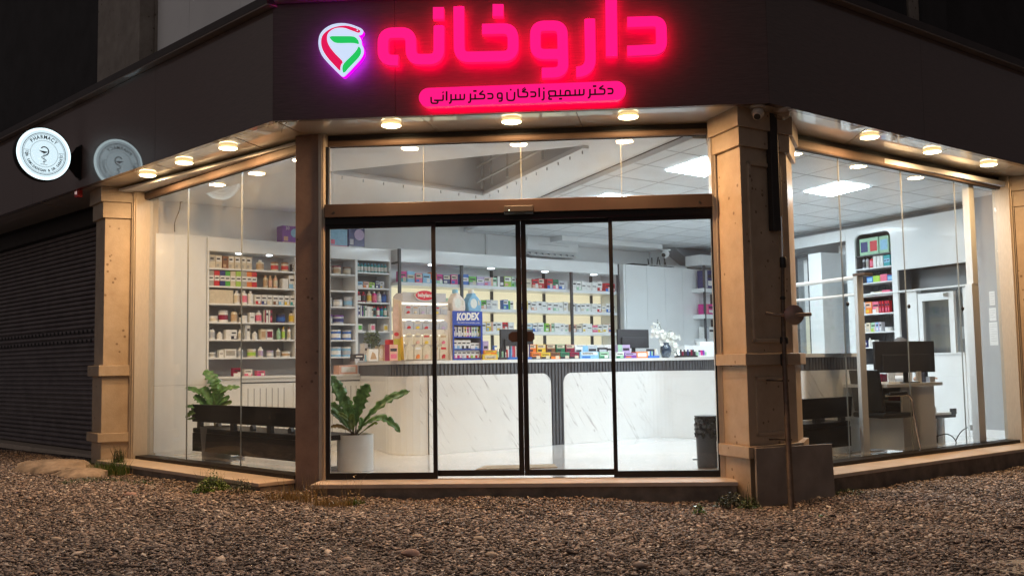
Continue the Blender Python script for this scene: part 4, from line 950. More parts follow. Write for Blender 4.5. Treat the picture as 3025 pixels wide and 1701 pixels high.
# white backless splash panel
# ---- products --------------------------------------------------------------------------
CC = {}
def pm(c, rough=.42):
    k = (tuple(round(x, 3) for x in c), rough)
    if k not in CC: CC[k] = mat('pack_%d' % len(CC), c, rough, var=.10, scale=30)
    return CC[k]
PAL = dict(red=(.55, .02, .03), navy=(.03, .035, .16), green=(.10, .42, .05), cream=(.66, .58, .44), yellow=(.75, .52, .05), grey=(.40, .38, .34), orange=(.75, .20, .03), white=(.78, .78, .76), brown=(.22, .09, .04),
           teal=(.03, .34, .36), pink=(.75, .16, .26), blue=(.03, .14, .50), lblue=(.26, .52, .74), dark=(.035, .03, .04), purple=(.20, .05, .36), maroon=(.26, .01, .05), lgreen=(.36, .62, .42), silver=(.48, .50, .55), tan=(.50, .34, .20), lime=(.38, .60, .08), magenta=(.62, .03, .26), peach=(.72, .42, .32), lilac=(.50, .40, .62), dgreen=(.02, .20, .10), black=(.02, .02, .022))
def pbox(fr, u, v, z, w_, h, d, c1, c2, c3, seed, lab, cat='box', name='product_box', group=None, style=None):
    """carton with a printed front: main colour, white or coloured label and small type"""
    rg = random.Random(seed); m = MB(); m.mi = 0; m.box(u, u + w_, v - d, v, z, z + h, fr); e = .0012
    st = style if style is not None else rg.randrange(4)
    def pt(a, b, c_, d_, mi): m.mi = mi; m.box(u + w_ * a, u + w_ * b, v - .001, v + e + mi * .0003, z + h * c_, z + h * d_, fr)
    if st == 0: pt(.0, 1, .34, .68, 2); pt(.15, .8, .47, .56, 3)
    elif st == 1: pt(.06, .94, .52, .92, 2); pt(.12, .7, .66, .8, 3); pt(.1, .55, .1, .34, 1)
    elif st == 2: pt(.0, 1, .0, .36, 1); pt(.12, .82, .6, .74, 3); pt(.5, .9, .08, .5, 2)
    elif st == 3: pt(.0, .36, .0, 1, 1); pt(.42, .92, .58, .76, 3); pt(.44, .9, .14, .42, 2)
    elif st == 4: pt(.12, .88, .2, .8, 2)
    o = m.build(name, [pm(PAL[c1]), pm(PAL[c2]), pm(PAL[c3]), pm(PAL['dark'] if c3 != 'dark' else PAL['white'])])
    return tag(o, lab, cat, group)
def pcyl(fr, u, v, z, r, h, c1, cap, c3, lab, cat='bottle', name='bottle', group=None, shoulder=.72, capr=.45, cap_h=.16):
    m = MB(); P = fr.p(u, v - r, z)
    if name == 'tub':
        m.mi = 0; m.lathe([(r, 0), (r, h * .84)], P, 16); m.mi = 2; m.lathe([(r * 1.01, h * .2), (r * 1.01, h * .62)], P, 16, cap=False); m.mi = 1; m.lathe([(r * 1.04, h * .84), (r * 1.04, h)], P, 16)
    else:
        m.mi = 0; m.lathe([(r * .92, 0), (r, h * .03), (r, h * shoulder), (r * .8, h * (shoulder + .06)), (r * capr * .9, h * (1 - cap_h))], P, 16); m.mi = 2; m.lathe([(r * 1.012, h * .14), (r * 1.012, h * (shoulder - .1))], P, 16, cap=False)
        m.mi = 1; m.lathe([(r * capr, h * (1 - cap_h)), (r * capr, h)], P, 14)
    return tag(m.build(name, [pm(PAL[c1]), pm(PAL[cap]), pm(PAL[c3])], smooth=True, fix=False), lab, cat, group)
sd = [100]
def row(fr, u, v, z, items, where, group, jit=.004):
    """items: (kind, gap before, width, height, c1, c2, c3, style) along one shelf, left to right"""
    for i, it in enumerate(items):
        kind, gap, w_, h, c1, c2, c3 = it[:7]; stl = it[7] if len(it) > 7 else None; sd[0] += 1
        u += gap; dv = v + random.uniform(-jit, jit) * 3
        nm = {'lblue': 'light blue', 'lgreen': 'pale green', 'dgreen': 'dark green', 'dark': 'black'}
        ca, cb = nm.get(c1, c1), nm.get(c2, c2)
        lab = f"{ca} and {cb} {dict(box='carton', bot='bottle', tub='tub')[kind]}, {ordn(i)} from left {where}" if ca != cb else f"{ca} {dict(box='carton', bot='bottle', tub='tub')[kind]}, {ordn(i)} from left {where}"
        if kind == 'box': pbox(fr, u, dv, z + .0004, w_ - .004, h, min(.12, w_ * 1.1), c1, c2, c3, sd[0], lab, group=group, style=stl)
        elif kind == 'bot': pcyl(fr, u + w_ / 2, dv, z + .0004, w_ / 2 - .003, h, c1, c2, c3, lab, group=group)
        else: pcyl(fr, u + w_ / 2, dv, z + .0004, w_ / 2 - .003, h, c1, c2, c3, lab, 'tub', 'tub', group)
        u += w_
b, t, x = 'bot', 'tub', 'box'
GL = 'products on the white shelving unit'
row(W, .655, -.03, ZR[0], [(x, 0, .078, .155, 'cream', 'cream', 'grey', 1), (x, .004, .078, .155, 'cream', 'grey', 'white', 1), (x, .003, .075, .15, 'brown', 'tan', 'brown', 1)] + [(x, .003, .073, .155, 'cream', 'grey', 'white', 1)] * 4 + [(b, .07, .10, .13, 'cream', 'white', 'tan'), (t, .10, .10, .115, 'cream', 'brown', 'red'), (t, .035, .10, .115, 'cream', 'brown', 'red'), (x, .03, .06, .10, 'dark', 'silver', 'white', 1)], 'on top shelf by left window', GL)
row(W, .645, -.02, ZR[1], [(x, 0, .068, .185, c, d, 'white', 0) for c, d in (('grey', 'grey'), ('red', 'red'), ('navy', 'navy'), ('green', 'green'), ('cream', 'cream'), ('lime', 'yellow'), ('grey', 'cream'), ('orange', 'orange'), ('red', 'maroon'))] + [(b, .085, .062, .155, 'cream', 'tan', 'tan'), (b, .012, .058, .155, 'tan', 'tan', 'peach'), (b, .004, .058, .155, 'peach', 'tan', 'cream'), (x, .06, .08, .125, 'white', 'dark', 'white', 4), (x, .01, .12, .165, 'white', 'lblue', 'white', 2)], 'on second shelf by left window', GL)
row(W, .655, -.02, ZR[2], [(x, 0, .30, .165, 'cream', 'cream', 'cream', 4), (b, .01, .085, .165, 'white', 'white', 'cream'), (b, .005, .085, .165, 'white', 'white', 'pink'), (b, .005, .085, .165, 'white', 'white', 'white')] + [(x, .006, .072, .12, 'white', c, 'white', 2) for c in ('red', 'navy', 'cream', 'brown', 'lblue', 'yellow', 'teal')], 'on third shelf by left window', GL)
row(W, .66, -.03, ZR[3], [(t, 0, .12, .07, 'white', 'white', 'cream'), (t, .01, .12, .14, 'white', 'silver', 'maroon'), (b, .03, .085, .155, 'cream', 'dark', 'tan'), (t, .02, .11, .10, 'white', 'dark', 'white'), (x, .01, .07, .12, 'white', 'cream', 'white'), (b, .02, .085, .15, 'white', 'silver', 'pink'), (x, .02, .05, .155, 'white', 'maroon', 'white', 3), (x, .004, .05, .155, 'maroon', 'white', 'pink', 3), (t, .08, .12, .115, 'navy', 'dark', 'blue'), (b, .035, .075, .15, 'cream', 'dark', 'yellow')], 'on fourth shelf by left window', GL)
row(W, .66, -.03, ZR[4], [(b, 0, .08, .14, 'white', 'dark', 'silver'), (b, .02, .07, .09, 'white', 'white', 'white'), (x, .03, .07, .115, 'white', 'dark', 'white', 4), (x, .0, .08, .115, 'white', 'dark', 'white', 2), (b, .01, .06, .12, 'white', 'white', 'cream'), (x, .03, .07, .175, 'white', 'silver', 'white', 3), (b, .03, .07, .10, 'white', 'white', 'white'), (x, .03, .07, .125, 'cream', 'dark', 'tan', 4), (x, .01, .09, .125, 'white', 'dark', 'maroon', 4), (b, .05, .055, .14, 'lgreen', 'lgreen', 'lgreen'), (b, .015, .05, .16, 'cream', 'yellow', 'lime'), (b, .02, .05, .16, 'white', 'brown', 'cream')], 'on fifth shelf by left window', GL)
row(W, .66, -.03, ZR[5], [(t, 0, .09, .075, 'white', 'dark', 'grey'), (x, .03, .06, .09, 'white', 'dark', 'white'), (x, .005, .15, .10, 'white', 'cream', 'grey', 4), (b, .03, .07, .12, 'white', 'white', 'silver'), (t, .06, .11, .10, 'cream', 'white', 'lime'), (b, .02, .07, .13, 'white', 'white', 'lilac'), (t, .05, .09, .08, 'silver', 'lilac', 'white'), (b, .03, .06, .11, 'white', 'silver', 'grey'), (t, .02, .12, .075, 'white', 'grey', 'tan')], 'on lowest shelf by left window', GL)
D = 'right of brown pillar'
row(W, 2.19, -.03, ZR[0], [(t, 0, .11, .11, 'cream', 'brown', 'peach'), (t, .03, .12, .11, 'cream', 'maroon', 'tan'), (t, .03, .11, .10, 'grey', 'brown', 'cream')], f'on top shelf {D}', GL)
row(W, 2.19, -.03, ZR[2], [(t, 0, .13, .115, 'silver', 'white', 'white'), (t, .02, .13, .11, 'silver', 'dark', 'white'), (t, .02, .13, .13, 'silver', 'silver', 'lblue')], f'on third shelf {D}', GL)
row(W, 2.17, -.03, ZR[3], [(t, 0, .15, .115, 'silver', 'purple', 'white'), (t, .02, .15, .11, 'silver', 'purple', 'navy')], f'on fourth shelf {D}', GL)
row(W, 2.15, -.03, ZR[4], [(t, 0, .14, .12, 'white', 'lblue', 'tan'), (t, .02, .14, .13, 'blue', 'white', 'white'), (t, .02, .13, .125, 'blue', 'silver', 'white')], f'on fifth shelf {D}', GL)
row(W, 2.15, -.03, ZR[5], [(t, 0, .14, .125, 'lblue', 'white', 'white'), (t, .02, .14, .125, 'lblue', 'silver', 'white'), (t, .02, .13, .125, 'lblue', 'white', 'silver')], f'on lowest shelf {D}', GL)
row(W, 2.665, -.03, ZR2[0], [(b, .002, .05, .125, 'teal', 'lblue', 'white')] * 9, 'in pump bottle row of narrow shelves', GL, .001)
row(W, 2.665, -.03, ZR2[1], [(x, 0, .085, .08, 'lblue', 'white', 'white', 2), (x, .004, .085, .08, 'peach', 'orange', 'white', 2), (x, .004, .085, .075, 'lime', 'green', 'white', 2), (x, .01, .07, .10, 'navy', 'white', 'silver', 1), (x, .006, .07, .095, 'silver', 'yellow', 'white', 1)], 'on second of narrow shelves', GL)
row(W, 2.665, -.03, ZR2[2], [(b, 0, .07, .14, 'maroon', 'red', 'white'), (b, .005, .075, .14, 'maroon', 'red', 'dark'), (b, .006, .07, .15, 'cream', 'cream', 'yellow'), (b, .006, .075, .15, 'magenta', 'white', 'pink'), (b, .006, .075, .15, 'silver', 'cream', 'white'), (b, .006, .075, .145, 'navy', 'silver', 'blue')], 'in mouthwash row of narrow shelves', GL)
row(W, 2.665, -.03, ZR2[3], [(x, 0, .05, .15, 'white', 'blue', 'navy', 3), (x, .003, .045, .14, 'navy', 'white', 'purple', 3), (x, .003, .045, .14, 'white', 'dgreen', 'white', 3), (x, .003, .05, .13, 'white', 'grey', 'white', 4), (x, .003, .045, .13, 'cream', 'white', 'grey', 3), (b, .0, .052, .14, 'teal', 'red', 'dark'), (b, .002, .052, .135, 'magenta', 'red', 'white'), (b, .002, .052, .135, 'blue', 'red', 'teal'), (b, .002, .055, .14, 'teal', 'red', 'white')], 'in toothbrush row of narrow shelves', GL)
row(W, 2.665, -.03, ZR2[4], [(x, 0, .07, .095, 'white', 'dgreen', 'green', 4), (x, .13, .07, .095, 'white', 'magenta', 'pink', 4), (x, .13, .07, .095, 'white', 'yellow', 'yellow', 4)], 'on lowest of narrow shelves', GL)
# packs on top of the unit
def pack(x0, x1, y0, y1, v, c1, c2, c3, lab, seed, d=.16, mats=None):
    u0, z1 = W.uz(x0, y0, v); u1, _ = W.uz(x1, y0, v); z0 = 2.556; m = MB(); 
    m.box(u0, u1, v - d, v, z0, z1, W)
    w_, h = u1 - u0, z1 - z0
    m.mi = 2; m.lathe([(h * .26, 0), (h * .26, .0016)], W.p(u0 + w_ * .66, v, z0 + h * .6), 20, (W.n.x, W.n.y, 0)); m.mi = 1; m.box(u0 + w_ * .08, u0 + w_ * .3, v, v + .0015, z0 + h * .12, z0 + h * .38, W)
    m.mi = 1; m.box(u0 + w_ * .0, u1, v - .001, v + .0008, z0 + h * .0, z0 + h * .06, W)
    return tag(m.build('nappy_pack', [pm(PAL[c1], .25), pm(PAL[c2]), pm(PAL[c3])], bevel=.006), lab, 'pack', 'packs on top of the white shelving unit')
pk = pack(834, 890, 666, 712, -.05, 'purple', 'peach', 'lblue', 'purple nappy pack marked 30 on top of the shelving, by the brown pillar', 1)
m = MB(); u_, z_ = W.uz(849, 674, -.05); addtext(m, "30", .055, W, u_, z_ - .02, -.046); tag(m, 0) if False else None
m.build('lettering', pm(PAL['white']), pk, fix=False)
pack(973, 1026, 674, 722, -.05, 'lblue', 'pink', 'lblue', 'light blue nappy pack on top of the shelving, left of the dark one', 2)
pk = pack(1030, 1077, 666, 727, -.04, 'navy', 'silver', 'lilac', 'dark purple boxed pack on top of the shelving, right of the light blue one', 3)
m = MB(); u_, z_ = W.uz(1053, 671, -.04); m.box(u_ - .1, u_ + .1, -.0395, -.038, z_ - .02, z_ + .02, W); m.build('label_band', pm(PAL['white']), pk)
# pink box and small things on the base cabinet
u_, z_ = W.uz(1002, 1103, .05); pbox(W, u_, .05, .8905, .27, .115, .15, 'peach', 'pink', 'white', 5, 'pale pink box with a red heart, on the low cabinet beside the counter', style=4)
for i, (xx, c1, c2, lb) in enumerate(((690, 'maroon', 'white', 'dark red and white flower box on the low cabinet, seen through the left window'), (722, 'white', 'pink', 'small white tub with pink lid on the low cabinet behind the left window'), (760, 'pink', 'magenta', 'small pink packet on the low cabinet near the brown pillar'))):
    u_ = W.uz(xx, 1100, .0)[0]; pbox(W, u_, .0, .8905, .10, .10 - i * .02, .08, c1, c2, 'white', 60 + i, lb, style=2)
# ================================================================= lit shelving with black posts
LU = thing('lit_shelving', W.p(5.4, -.1, .9), 'long lit wall shelving with black posts, glowing cream back and white header, behind the counter', 'shelving')
M['glowback'] = emit('backlit_cream_panel', (1, .90, .62), .72, base=(.5, .46, .36))
V_ = .12; U0, U1 = 3.22, 7.36
MB().box(U0, U1, -.15, V_, 2.385, 2.56, W).build('header', M['white'], LU, bevel=.002)
MB().box(U0, U1, -.345, -.335, 2.12, 2.40, W).build('upper_back', M['white'], LU)
MB().box(U0, U1, -.345, -.335, .6, 2.118, W).build('glowing_back', M['glowback'], LU)
UP = [3.235, 4.262, 5.31, 6.333, 7.335]
for u in UP:
    MB().box(u - .018, u + .018, V_ - .034, V_ + .002, .6, 2.56 if u in (UP[0], UP[-1]) else 2.384, W).build('black_post', M['darkgrey'], LU)
    if u > 3.3: MB().box(u - .20 - .018, u - .20 + .018, -.334, -.30, .6, 2.384, W).build('black_post', M['darkgrey'], LU)
MB().box(3.217, 3.221, -.34, V_, 2.36, 2.39, W).box(3.217, 3.221, -.34, -.31, .9, 2.56, W).build('end_frame', M['darkgrey'], LU)
ZL = [2.116, 1.784, 1.464, 1.13]
for z in ZL:
    MB().box(U0 + .002, U1, -.334, V_ - .036, z - .045, z, W).build('shelf', M['white'], LU)
for a, b2 in zip(UP[:-1], UP[1:]):
    MB().lathe([(.05, -.006), (.052, 0)], W.p((a + b2) / 2 + .1, -.03, 2.384), 20).build('header_spot', M['spot'], LU)
GLit = 'medicine cartons on the lit shelving'
pal1 = [['pink', 'lblue', 'navy', 'orange', 'pink', 'magenta'], ['lilac', 'dark', 'green', 'lgreen', 'blue', 'lime'], ['navy', 'lgreen', 'navy', 'blue', 'lblue', 'lime', 'green'], ['dgreen', 'teal', 'red', 'silver', 'cream', 'red', 'red', 'blue'], ['white', 'cream', 'white', 'white', 'white', 'red']]
pal2 = ['white', 'cream', 'blue', 'pink', 'lblue', 'peach', 'yellow', 'lime', 'silver', 'red', 'teal', 'lgreen', 'yellow', 'green']
SN = ['top', 'middle', 'lower']; BN = ['first bay from left', 'second bay from left', 'third bay from left', 'last bay before the tall cabinets']
rg = random.Random(5)
nmx = {'lblue': 'light blue', 'lgreen': 'pale green', 'dgreen': 'dark green', 'dark': 'black'}
for si, z in enumerate(ZL[:3]):
    for bi, (a, b2) in enumerate(zip(UP[:-1], UP[1:])):
        u = a + .03; i = 0
        while u < b2 - .10:
            wv = rg.uniform(.085, .125) if si else rg.uniform(.10, .135); h = (rg.uniform(.125, .155), rg.uniform(.12, .14), rg.uniform(.11, .135))[si]
            wv = min(wv, b2 - .022 - u)
            if si == 0: c1 = rg.choice(pal1[bi if bi < 3 else 4] if bi != 2 else pal1[3]); c2, c3 = rg.choice(pal2), rg.choice(['white', 'white', 'cream'])
            else: c1, c2, c3 = ('white' if rg.random() < .72 else rg.choice(pal2)), rg.choice(pal2), 'white'
            if si == 0 and bi == 3: c1, c3 = ('white', 'white') if u < b2 - .25 else ('red', 'white')
            sd[0] += 1
            pbox(W, u, V_ - .06 + rg.uniform(-.01, .01), z + .0005, wv - .004, h, .08, c1, c2, c3, sd[0], f"{nmx.get(c1, c1)} carton, {ordn(i)} in {SN[si]} row, {BN[bi].split(' from left')[0] if bi < 3 else 'last bay'} of lit shelving", group=GLit); i += 1
            u += wv + (rg.uniform(.0, .006) if rg.random() < .93 else rg.uniform(.03, .12))
# tall plain cabinets
TC = thing('tall_cabinet', W.p(8.4, 0, 0), 'row of four tall white cabinets right of the lit shelving', 'cabinet')
MB().box(7.385, 9.45, -.34, .18, 0, 2.555, W).build('cabinet_body', M['white'], TC)
cu = [7.42, 7.90, 8.33, 8.75, 9.16, 9.45]
for a, b2 in zip(cu[:-1], cu[1:]): MB().box(a + .003, b2 - .003, .181, .20, .05, 2.552, W).build('cabinet_door', M['white'], TC, bevel=.002)
# router and cables on the cabinets
RTR = thing('wifi_router', W.p(8.0, 0, 2.556), 'black router with upright antennas lying on the tall white cabinets', 'router')
r0 = W.uz(1862, 780, 0)[0]; r1 = W.uz(1915, 780, 0)[0]
MB().box(r0, r0 + .45, -.15, .05, 2.556, 2.60, W).build('router_body', M['rubber'], RTR, bevel=.01)
for k, (x, t_) in enumerate(((1917, -.02), (1926, .0), (1939, .05), (1951, -.03), (1962, .02), (1969, -.06))):
    u = W.uz(x, 780, .0)[0]; MB().tube([W.p(u, 0, 2.565), W.p(u + t_, 0, 2.70 + .02 * (k % 3))], .010, 6).build('antenna', M['rubber'], RTR)
MB().box(W.uz(1925, 780)[0], W.uz(1975, 780)[0], -.1, .08, 2.557, 2.585, W).build('switch_box', M['darkgrey'], RTR, bevel=.006)
q = [W.p(r0 + .3 + .13 * k, .1 + .02 * math.sin(k * 2), 2.572 + .03 * abs(math.sin(k * 1.7))) for k in range(11)]
tag(MB().tube(fillet(q, .08, 4), .007, 6).build('cable_bundle', M['whitem']), 'tangled pale cable lying along the top of the tall white cabinets', 'cable')
wb = W.uz(1988, 790, .05)[0]; tag(MB().box(wb, wb + .32, -.12, .08, 2.556, 2.61, W).build('small_box', M['white']), 'small white box on the tall cabinets, right of the antennas', 'box')
# small shelf unit at the end, beside the door jamb
RS2 = thing('corner_shelving', W.p(9.6, .3, 0), 'white shelving with a black post glimpsed at the right edge of the entrance', 'shelving')
vv = .45; cu0 = W.uz(2079, 800, vv)[0]
for (y0, y1, nm_) in ((753, 783, 'header'), (851, 862, 'shelf'), (928, 940, 'shelf'), (1000, 1010, 'shelf')):
    z1_ = W.uz(2085, y0, vv)[1]; z0_ = W.uz(2085, y1, vv)[1]; MB().box(cu0 - (.06 if nm_ == 'header' else .02), cu0 + .8, vv - .35, vv, z0_, z1_, W).build(nm_, M['white'], RS2)
MB().box(cu0 + .0, cu0 + .03, vv - .03, vv + .002, .3, W.uz(2085, 784, vv)[1], W).build('black_post', M['darkgrey'], RS2)
for k, (y, h, c1, c2, lb) in enumerate(((850, .30, 'navy', 'silver', 'dark blue and silver carton on upper shelf by right door jamb'), (927, .17, 'magenta', 'pink', 'bright pink carton on second shelf by right door jamb'), (1000, .2, 'white', 'silver', 'white carton standing low by right door jamb'))):
    zb = W.uz(2085, y, vv)[1]; pbox(W, cu0 + .04, vv - .03, zb + .001, .22, h, .15, c1, c2, 'white', 300 + k, lb, style=3)

# ================================================================= counter
def marble():
    m, t, b = newmat('white_marble_panel'); N = t.nodes; K = t.links; b.inputs['Roughness'].default_value = .16; b.inputs['Coat Weight'].default_value = .4; b.inputs['Coat Roughness'].default_value = .05
    g = N.new('ShaderNodeNewGeometry')
    def dot(v):
        d = N.new('ShaderNodeVectorMath'); d.operation = 'DOT_PRODUCT'; K.new(g.outputs['Position'], d.inputs[0]); d.inputs[1].default_value = v; return d.outputs['Value']
    c, s = math.cos(R(37.3)), math.sin(R(37.3))
    ac = dot((c * .80, s * .80, .60)); al = dot((c * .60, s * .60, -.80))
    def vein(sc_a, sc_l, off, wid, thr):
        cb = N.new('ShaderNodeCombineXYZ')
        for inp, src, k in (('X', ac, sc_a), ('Y', al, sc_l)):
            mm = N.new('ShaderNodeMath'); mm.operation = 'MULTIPLY_ADD'; mm.inputs[1].default_value = k; mm.inputs[2].default_value = off; K.new(src, mm.inputs[0]); K.new(mm.outputs[0], cb.inputs[inp])
        n = N.new('ShaderNodeTexNoise'); n.inputs['Scale'].default_value = 1; n.inputs['Detail'].default_value = 3.5; n.inputs['Roughness'].default_value = .55; K.new(cb.outputs[0], n.inputs['Vector'])
        s1 = N.new('ShaderNodeMath'); s1.operation = 'SUBTRACT'; s1.inputs[1].default_value = .5; K.new(n.outputs['Fac'], s1.inputs[0])
        a1 = N.new('ShaderNodeMath'); a1.operation = 'ABSOLUTE'; K.new(s1.outputs[0], a1.inputs[0])
        mr = N.new('ShaderNodeMapRange'); mr.inputs[1].default_value = 0; mr.inputs[2].default_value = wid; mr.inputs[3].default_value = 1; mr.inputs[4].default_value = 0; K.new(a1.outputs[0], mr.inputs[0])
        cb2 = N.new('ShaderNodeTexNoise'); cb2.inputs['Scale'].default_value = .9; cb2.inputs['Detail'].default_value = 2
        mp_ = N.new('ShaderNodeVectorMath'); mp_.operation = 'MULTIPLY'; mp_.inputs[1].default_value = (1.3, 3.2, 1); K.new(cb.outputs[0], mp_.inputs[0]); K.new(mp_.outputs[0], cb2.inputs['Vector'])
        m2 = N.new('ShaderNodeMapRange'); m2.inputs[1].default_value = thr; m2.inputs[2].default_value = thr + .08; K.new(cb2.outputs['Fac'], m2.inputs[0])
        mu = N.new('ShaderNodeMath'); mu.operation = 'MULTIPLY'; K.new(mr.outputs[0], mu.inputs[0]); K.new(m2.outputs[0], mu.inputs[1]); return mu.outputs[0]
    v1 = vein(6, .5, 3.1, .012, .50); v2 = vein(11, .8, 9.7, .010, .54)
    mx = N.new('ShaderNodeMath'); mx.operation = 'MAXIMUM'; K.new(v1, mx.inputs[0]); K.new(v2, mx.inputs[1])
    mm = N.new('ShaderNodeMixRGB'); nd = N.new('ShaderNodeVectorMath'); nd.operation = 'DOT_PRODUCT'; K.new(g.outputs['Normal'], nd.inputs[0]); nd.inputs[1].default_value = (s, -c, 0)
    nab = N.new('ShaderNodeMath'); nab.operation = 'ABSOLUTE'; K.new(nd.outputs['Value'], nab.inputs[0])
    nm2 = N.new('ShaderNodeMapRange'); nm2.inputs[1].default_value = .86; nm2.inputs[2].default_value = .99; nm2.inputs[3].default_value = .12; K.new(nab.outputs[0], nm2.inputs[0])
    mz = N.new('ShaderNodeMath'); mz.operation = 'MULTIPLY'; K.new(mx.outputs[0], mz.inputs[0]); K.new(nm2.outputs[0], mz.inputs[1]); K.new(mz.outputs[0], mm.inputs[0]); mm.inputs[1].default_value = (.74, .755, .765, 1); mm.inputs[2].default_value = (.42, .42, .43, 1); K.new(mm.outputs[0], b.inputs['Base Color'])
    return m
M['marble'] = marble()
M['slat'] = mat('charcoal_slat', (.085, .09, .105), .4, var=.2, scale=5)
CP = Fr(-.845, 11.171, 37.3)
CT = thing('service_counter', (0, 11.9, 0), 'long white service counter with marble front panels and a charcoal slatted band under its top', 'counter')
cpath = fillet([Vector(p) for p in [(-2.02, 13.1), (-1.26, 10.86), (1.93, 13.29), (2.40, 12.75), (2.93, 10.10), (3.78, 10.78)]], [0, .62, .35, .25, .12, 0], 10)
def resamp(P, st_):
    out = [P[0].copy()]; acc = 0
    for a, b2 in zip(P[:-1], P[1:]):
        L_ = (b2 - a).length; n = max(1, int(L_ / st_))
        for k in range(1, n + 1): out.append(lerp(a, b2, k / n))
    return out
def offpath(P, o):
    out = []
    for i, p in enumerate(P):
        d = (P[min(i + 1, len(P) - 1)] - P[max(i - 1, 0)]).normalized(); out.append(p + Vector((d.y, -d.x)) * o)
    return out
def band(P, o0, o1, z0, z1, name, m, par=CT, closed_caps=True):
    A, Bq = offpath(P, o0), offpath(P, o1); mb = MB()
    for a, b2, c_, d_ in zip(A[:-1], A[1:], Bq[:-1], Bq[1:]):
        i = len(mb.v); mb.v += [V3(a, z0), V3(b2, z0), V3(d_, z0), V3(c_, z0), V3(a, z1), V3(b2, z1), V3(d_, z1), V3(c_, z1)]
        for q in ((3, 2, 6, 7), (4, 5, 6, 7), (0, 1, 2, 3), (0, 1, 5, 4)): mb.f.append([i + k for k in q]); mb.m.append(0)
    i0 = 0; n = len(mb.v)
    mb.f.append([0, 3, 7, 4]); mb.m.append(0); mb.f.append([n - 8 + 1, n - 8 + 2, n - 8 + 6, n - 8 + 5]); mb.m.append(0)
    return mb.build(name, m, par)
band(cpath, -.60, .022, 1.0, 1.036, 'countertop', M['white'])
band(cpath, -.04, -.012, .0, .999, 'counter_core', M['darkgrey'])
# marble: curved left end, main panels, right run
def usplit(P, umin, umax):
    out = []
    for p in P:
        u, v = CP.uv(p)
        if umin <= u <= umax and abs(v) < .3: out.append(p)
    return out
ug0 = CP.uz(1629, 1200)[0]; ug1 = CP.uz(1666, 1200)[0]
rp_ = resamp(cpath, .05)
i_end = max(i for i, p in enumerate(rp_) if CP.uv(p)[0] < -.1)
band(rp_[:i_end + 1], -.010, .0, .0, .865, 'marble_panel', M['marble'])
def rpanel(u0, u1, rl, rr):
    z1 = .865; r = .13; pts = [(u0, .0), (u1, .0)]
    if rr: pts += [(u1 - r + r * math.cos(t), z1 - r + r * math.sin(t)) for t in [math.pi / 2 * k / 8 for k in range(9)]]
    else: pts += [(u1, z1)]
    if rl: pts += [(u0 + r - r * math.sin(t), z1 - r + r * math.cos(t)) for t in [math.pi / 2 * k / 8 for k in range(9)]]
    else: pts += [(u0, z1)]
    MB().vpoly(pts, -.010, .0, CP).build('marble_panel', M['marble'], CT)
us_ = CP.uv(rp_[i_end])[0]; rpanel(us_ + .002, ug0, False, True)
ic = min(i for i, p in enumerate(rp_) if CP.uv(p)[0] > 3.15); uc3 = CP.uv(rp_[ic])[0]
rpanel(ug1, uc3, True, False)
band(rp_[ic:], -.010, .0, .0, .865, 'marble_panel', M['marble'])
sl = MB(); Q = resamp(cpath, .02); L_ = 0; nxt = 0
tot = [0]
for a, b2 in zip(Q[:-1], Q[1:]): tot.append(tot[-1] + (b2 - a).length)
j = 0; s_ = .02
while s_ < tot[-1] - .03:
    while tot[j + 1] < s_: j += 1
    p = lerp(Q[j], Q[j + 1], (s_ - tot[j]) / (tot[j + 1] - tot[j] + 1e-9)); d = (Q[j + 1] - Q[j]).normalized(); f_ = Fr(p.x, p.y, math.degrees(math.atan2(d.y, d.x)))
    u = CP.uv(p)[0]; onm = abs(CP.uv(p)[1]) < .06; zb = .003 if (onm and ug0 - .02 < u < ug1 + .02) else (.72 if onm and ug0 - .14 < u < ug1 + .14 else .868)
    sl.box(-.016, .016, -.012, -.001 if zb < .8 else .003, zb, .998, f_); s_ += .052
tag(sl.build('slatted_band', M['slat'], CT), 'charcoal vertical slats')
# ---- things on the counter; tray positions are given along the counter front
zt_ = 1.0365
def cu_(x, v=-.12): return CP.uz(x, 1050, v)[0]
def cz2(x, y, v=-.12): return CP.uz(x, y, v)[1]
# baby goods rack
BR = thing('hanging_rack', CP.p(-.1, -.25, zt_), 'white counter rack of hanging baby goods under a red oval babyland sign', 'display rack')
v0 = -.12; ua, ub = cu_(1198), cu_(1325); zt1 = 1.72
M['cream'] = mat('cream_card', (.66, .58, .50), .6, var=.05)
prof = [(ua - .02, zt_), (ub + .03, zt_), (ub + .05, 1.2), (ub + .01, 1.45), (ub + .005, 1.6), (ub - .03, 1.76), (ub - .10, 1.80), (ua + .03, 1.80), (ua - .01, 1.76), (ua + .0, 1.5), (ua - .02, 1.3)]
MB().vpoly(prof, v0 - .24, v0 - .22, CP).build('back_card', mat('card_back', (.42, .36, .32), .6), BR)
for sgn, pts in ((0, [(v0 - .22, zt_), (v0 + .03, zt_), (v0 + .0, 1.25), (v0 - .03, 1.5), (v0 - .04, 1.70), (v0 - .22, 1.74)]),):
    for uu, mt_ in ((ua - .03, 'cream'), (ub + .02, 'cream')):
        MB().prism([CP.p(uu, v, z) for v, z in pts], [CP.p(uu + .008, v, z) for v, z in pts]).build('side_card', M[mt_], BR)
pu0 = ua - .032
MB().prism([CP.p(pu0 - .001, v, z) for v, z in ((v0 - .2, zt_ + .01), (v0 + .02, zt_ + .01), (v0 + .0, 1.3), (v0 - .2, 1.3))], [CP.p(pu0, v, z) for v, z in ((v0 - .2, zt_ + .01), (v0 + .02, zt_ + .01), (v0 + .0, 1.3), (v0 - .2, 1.3))]).build('yellow_print', pm(PAL['yellow']), BR)
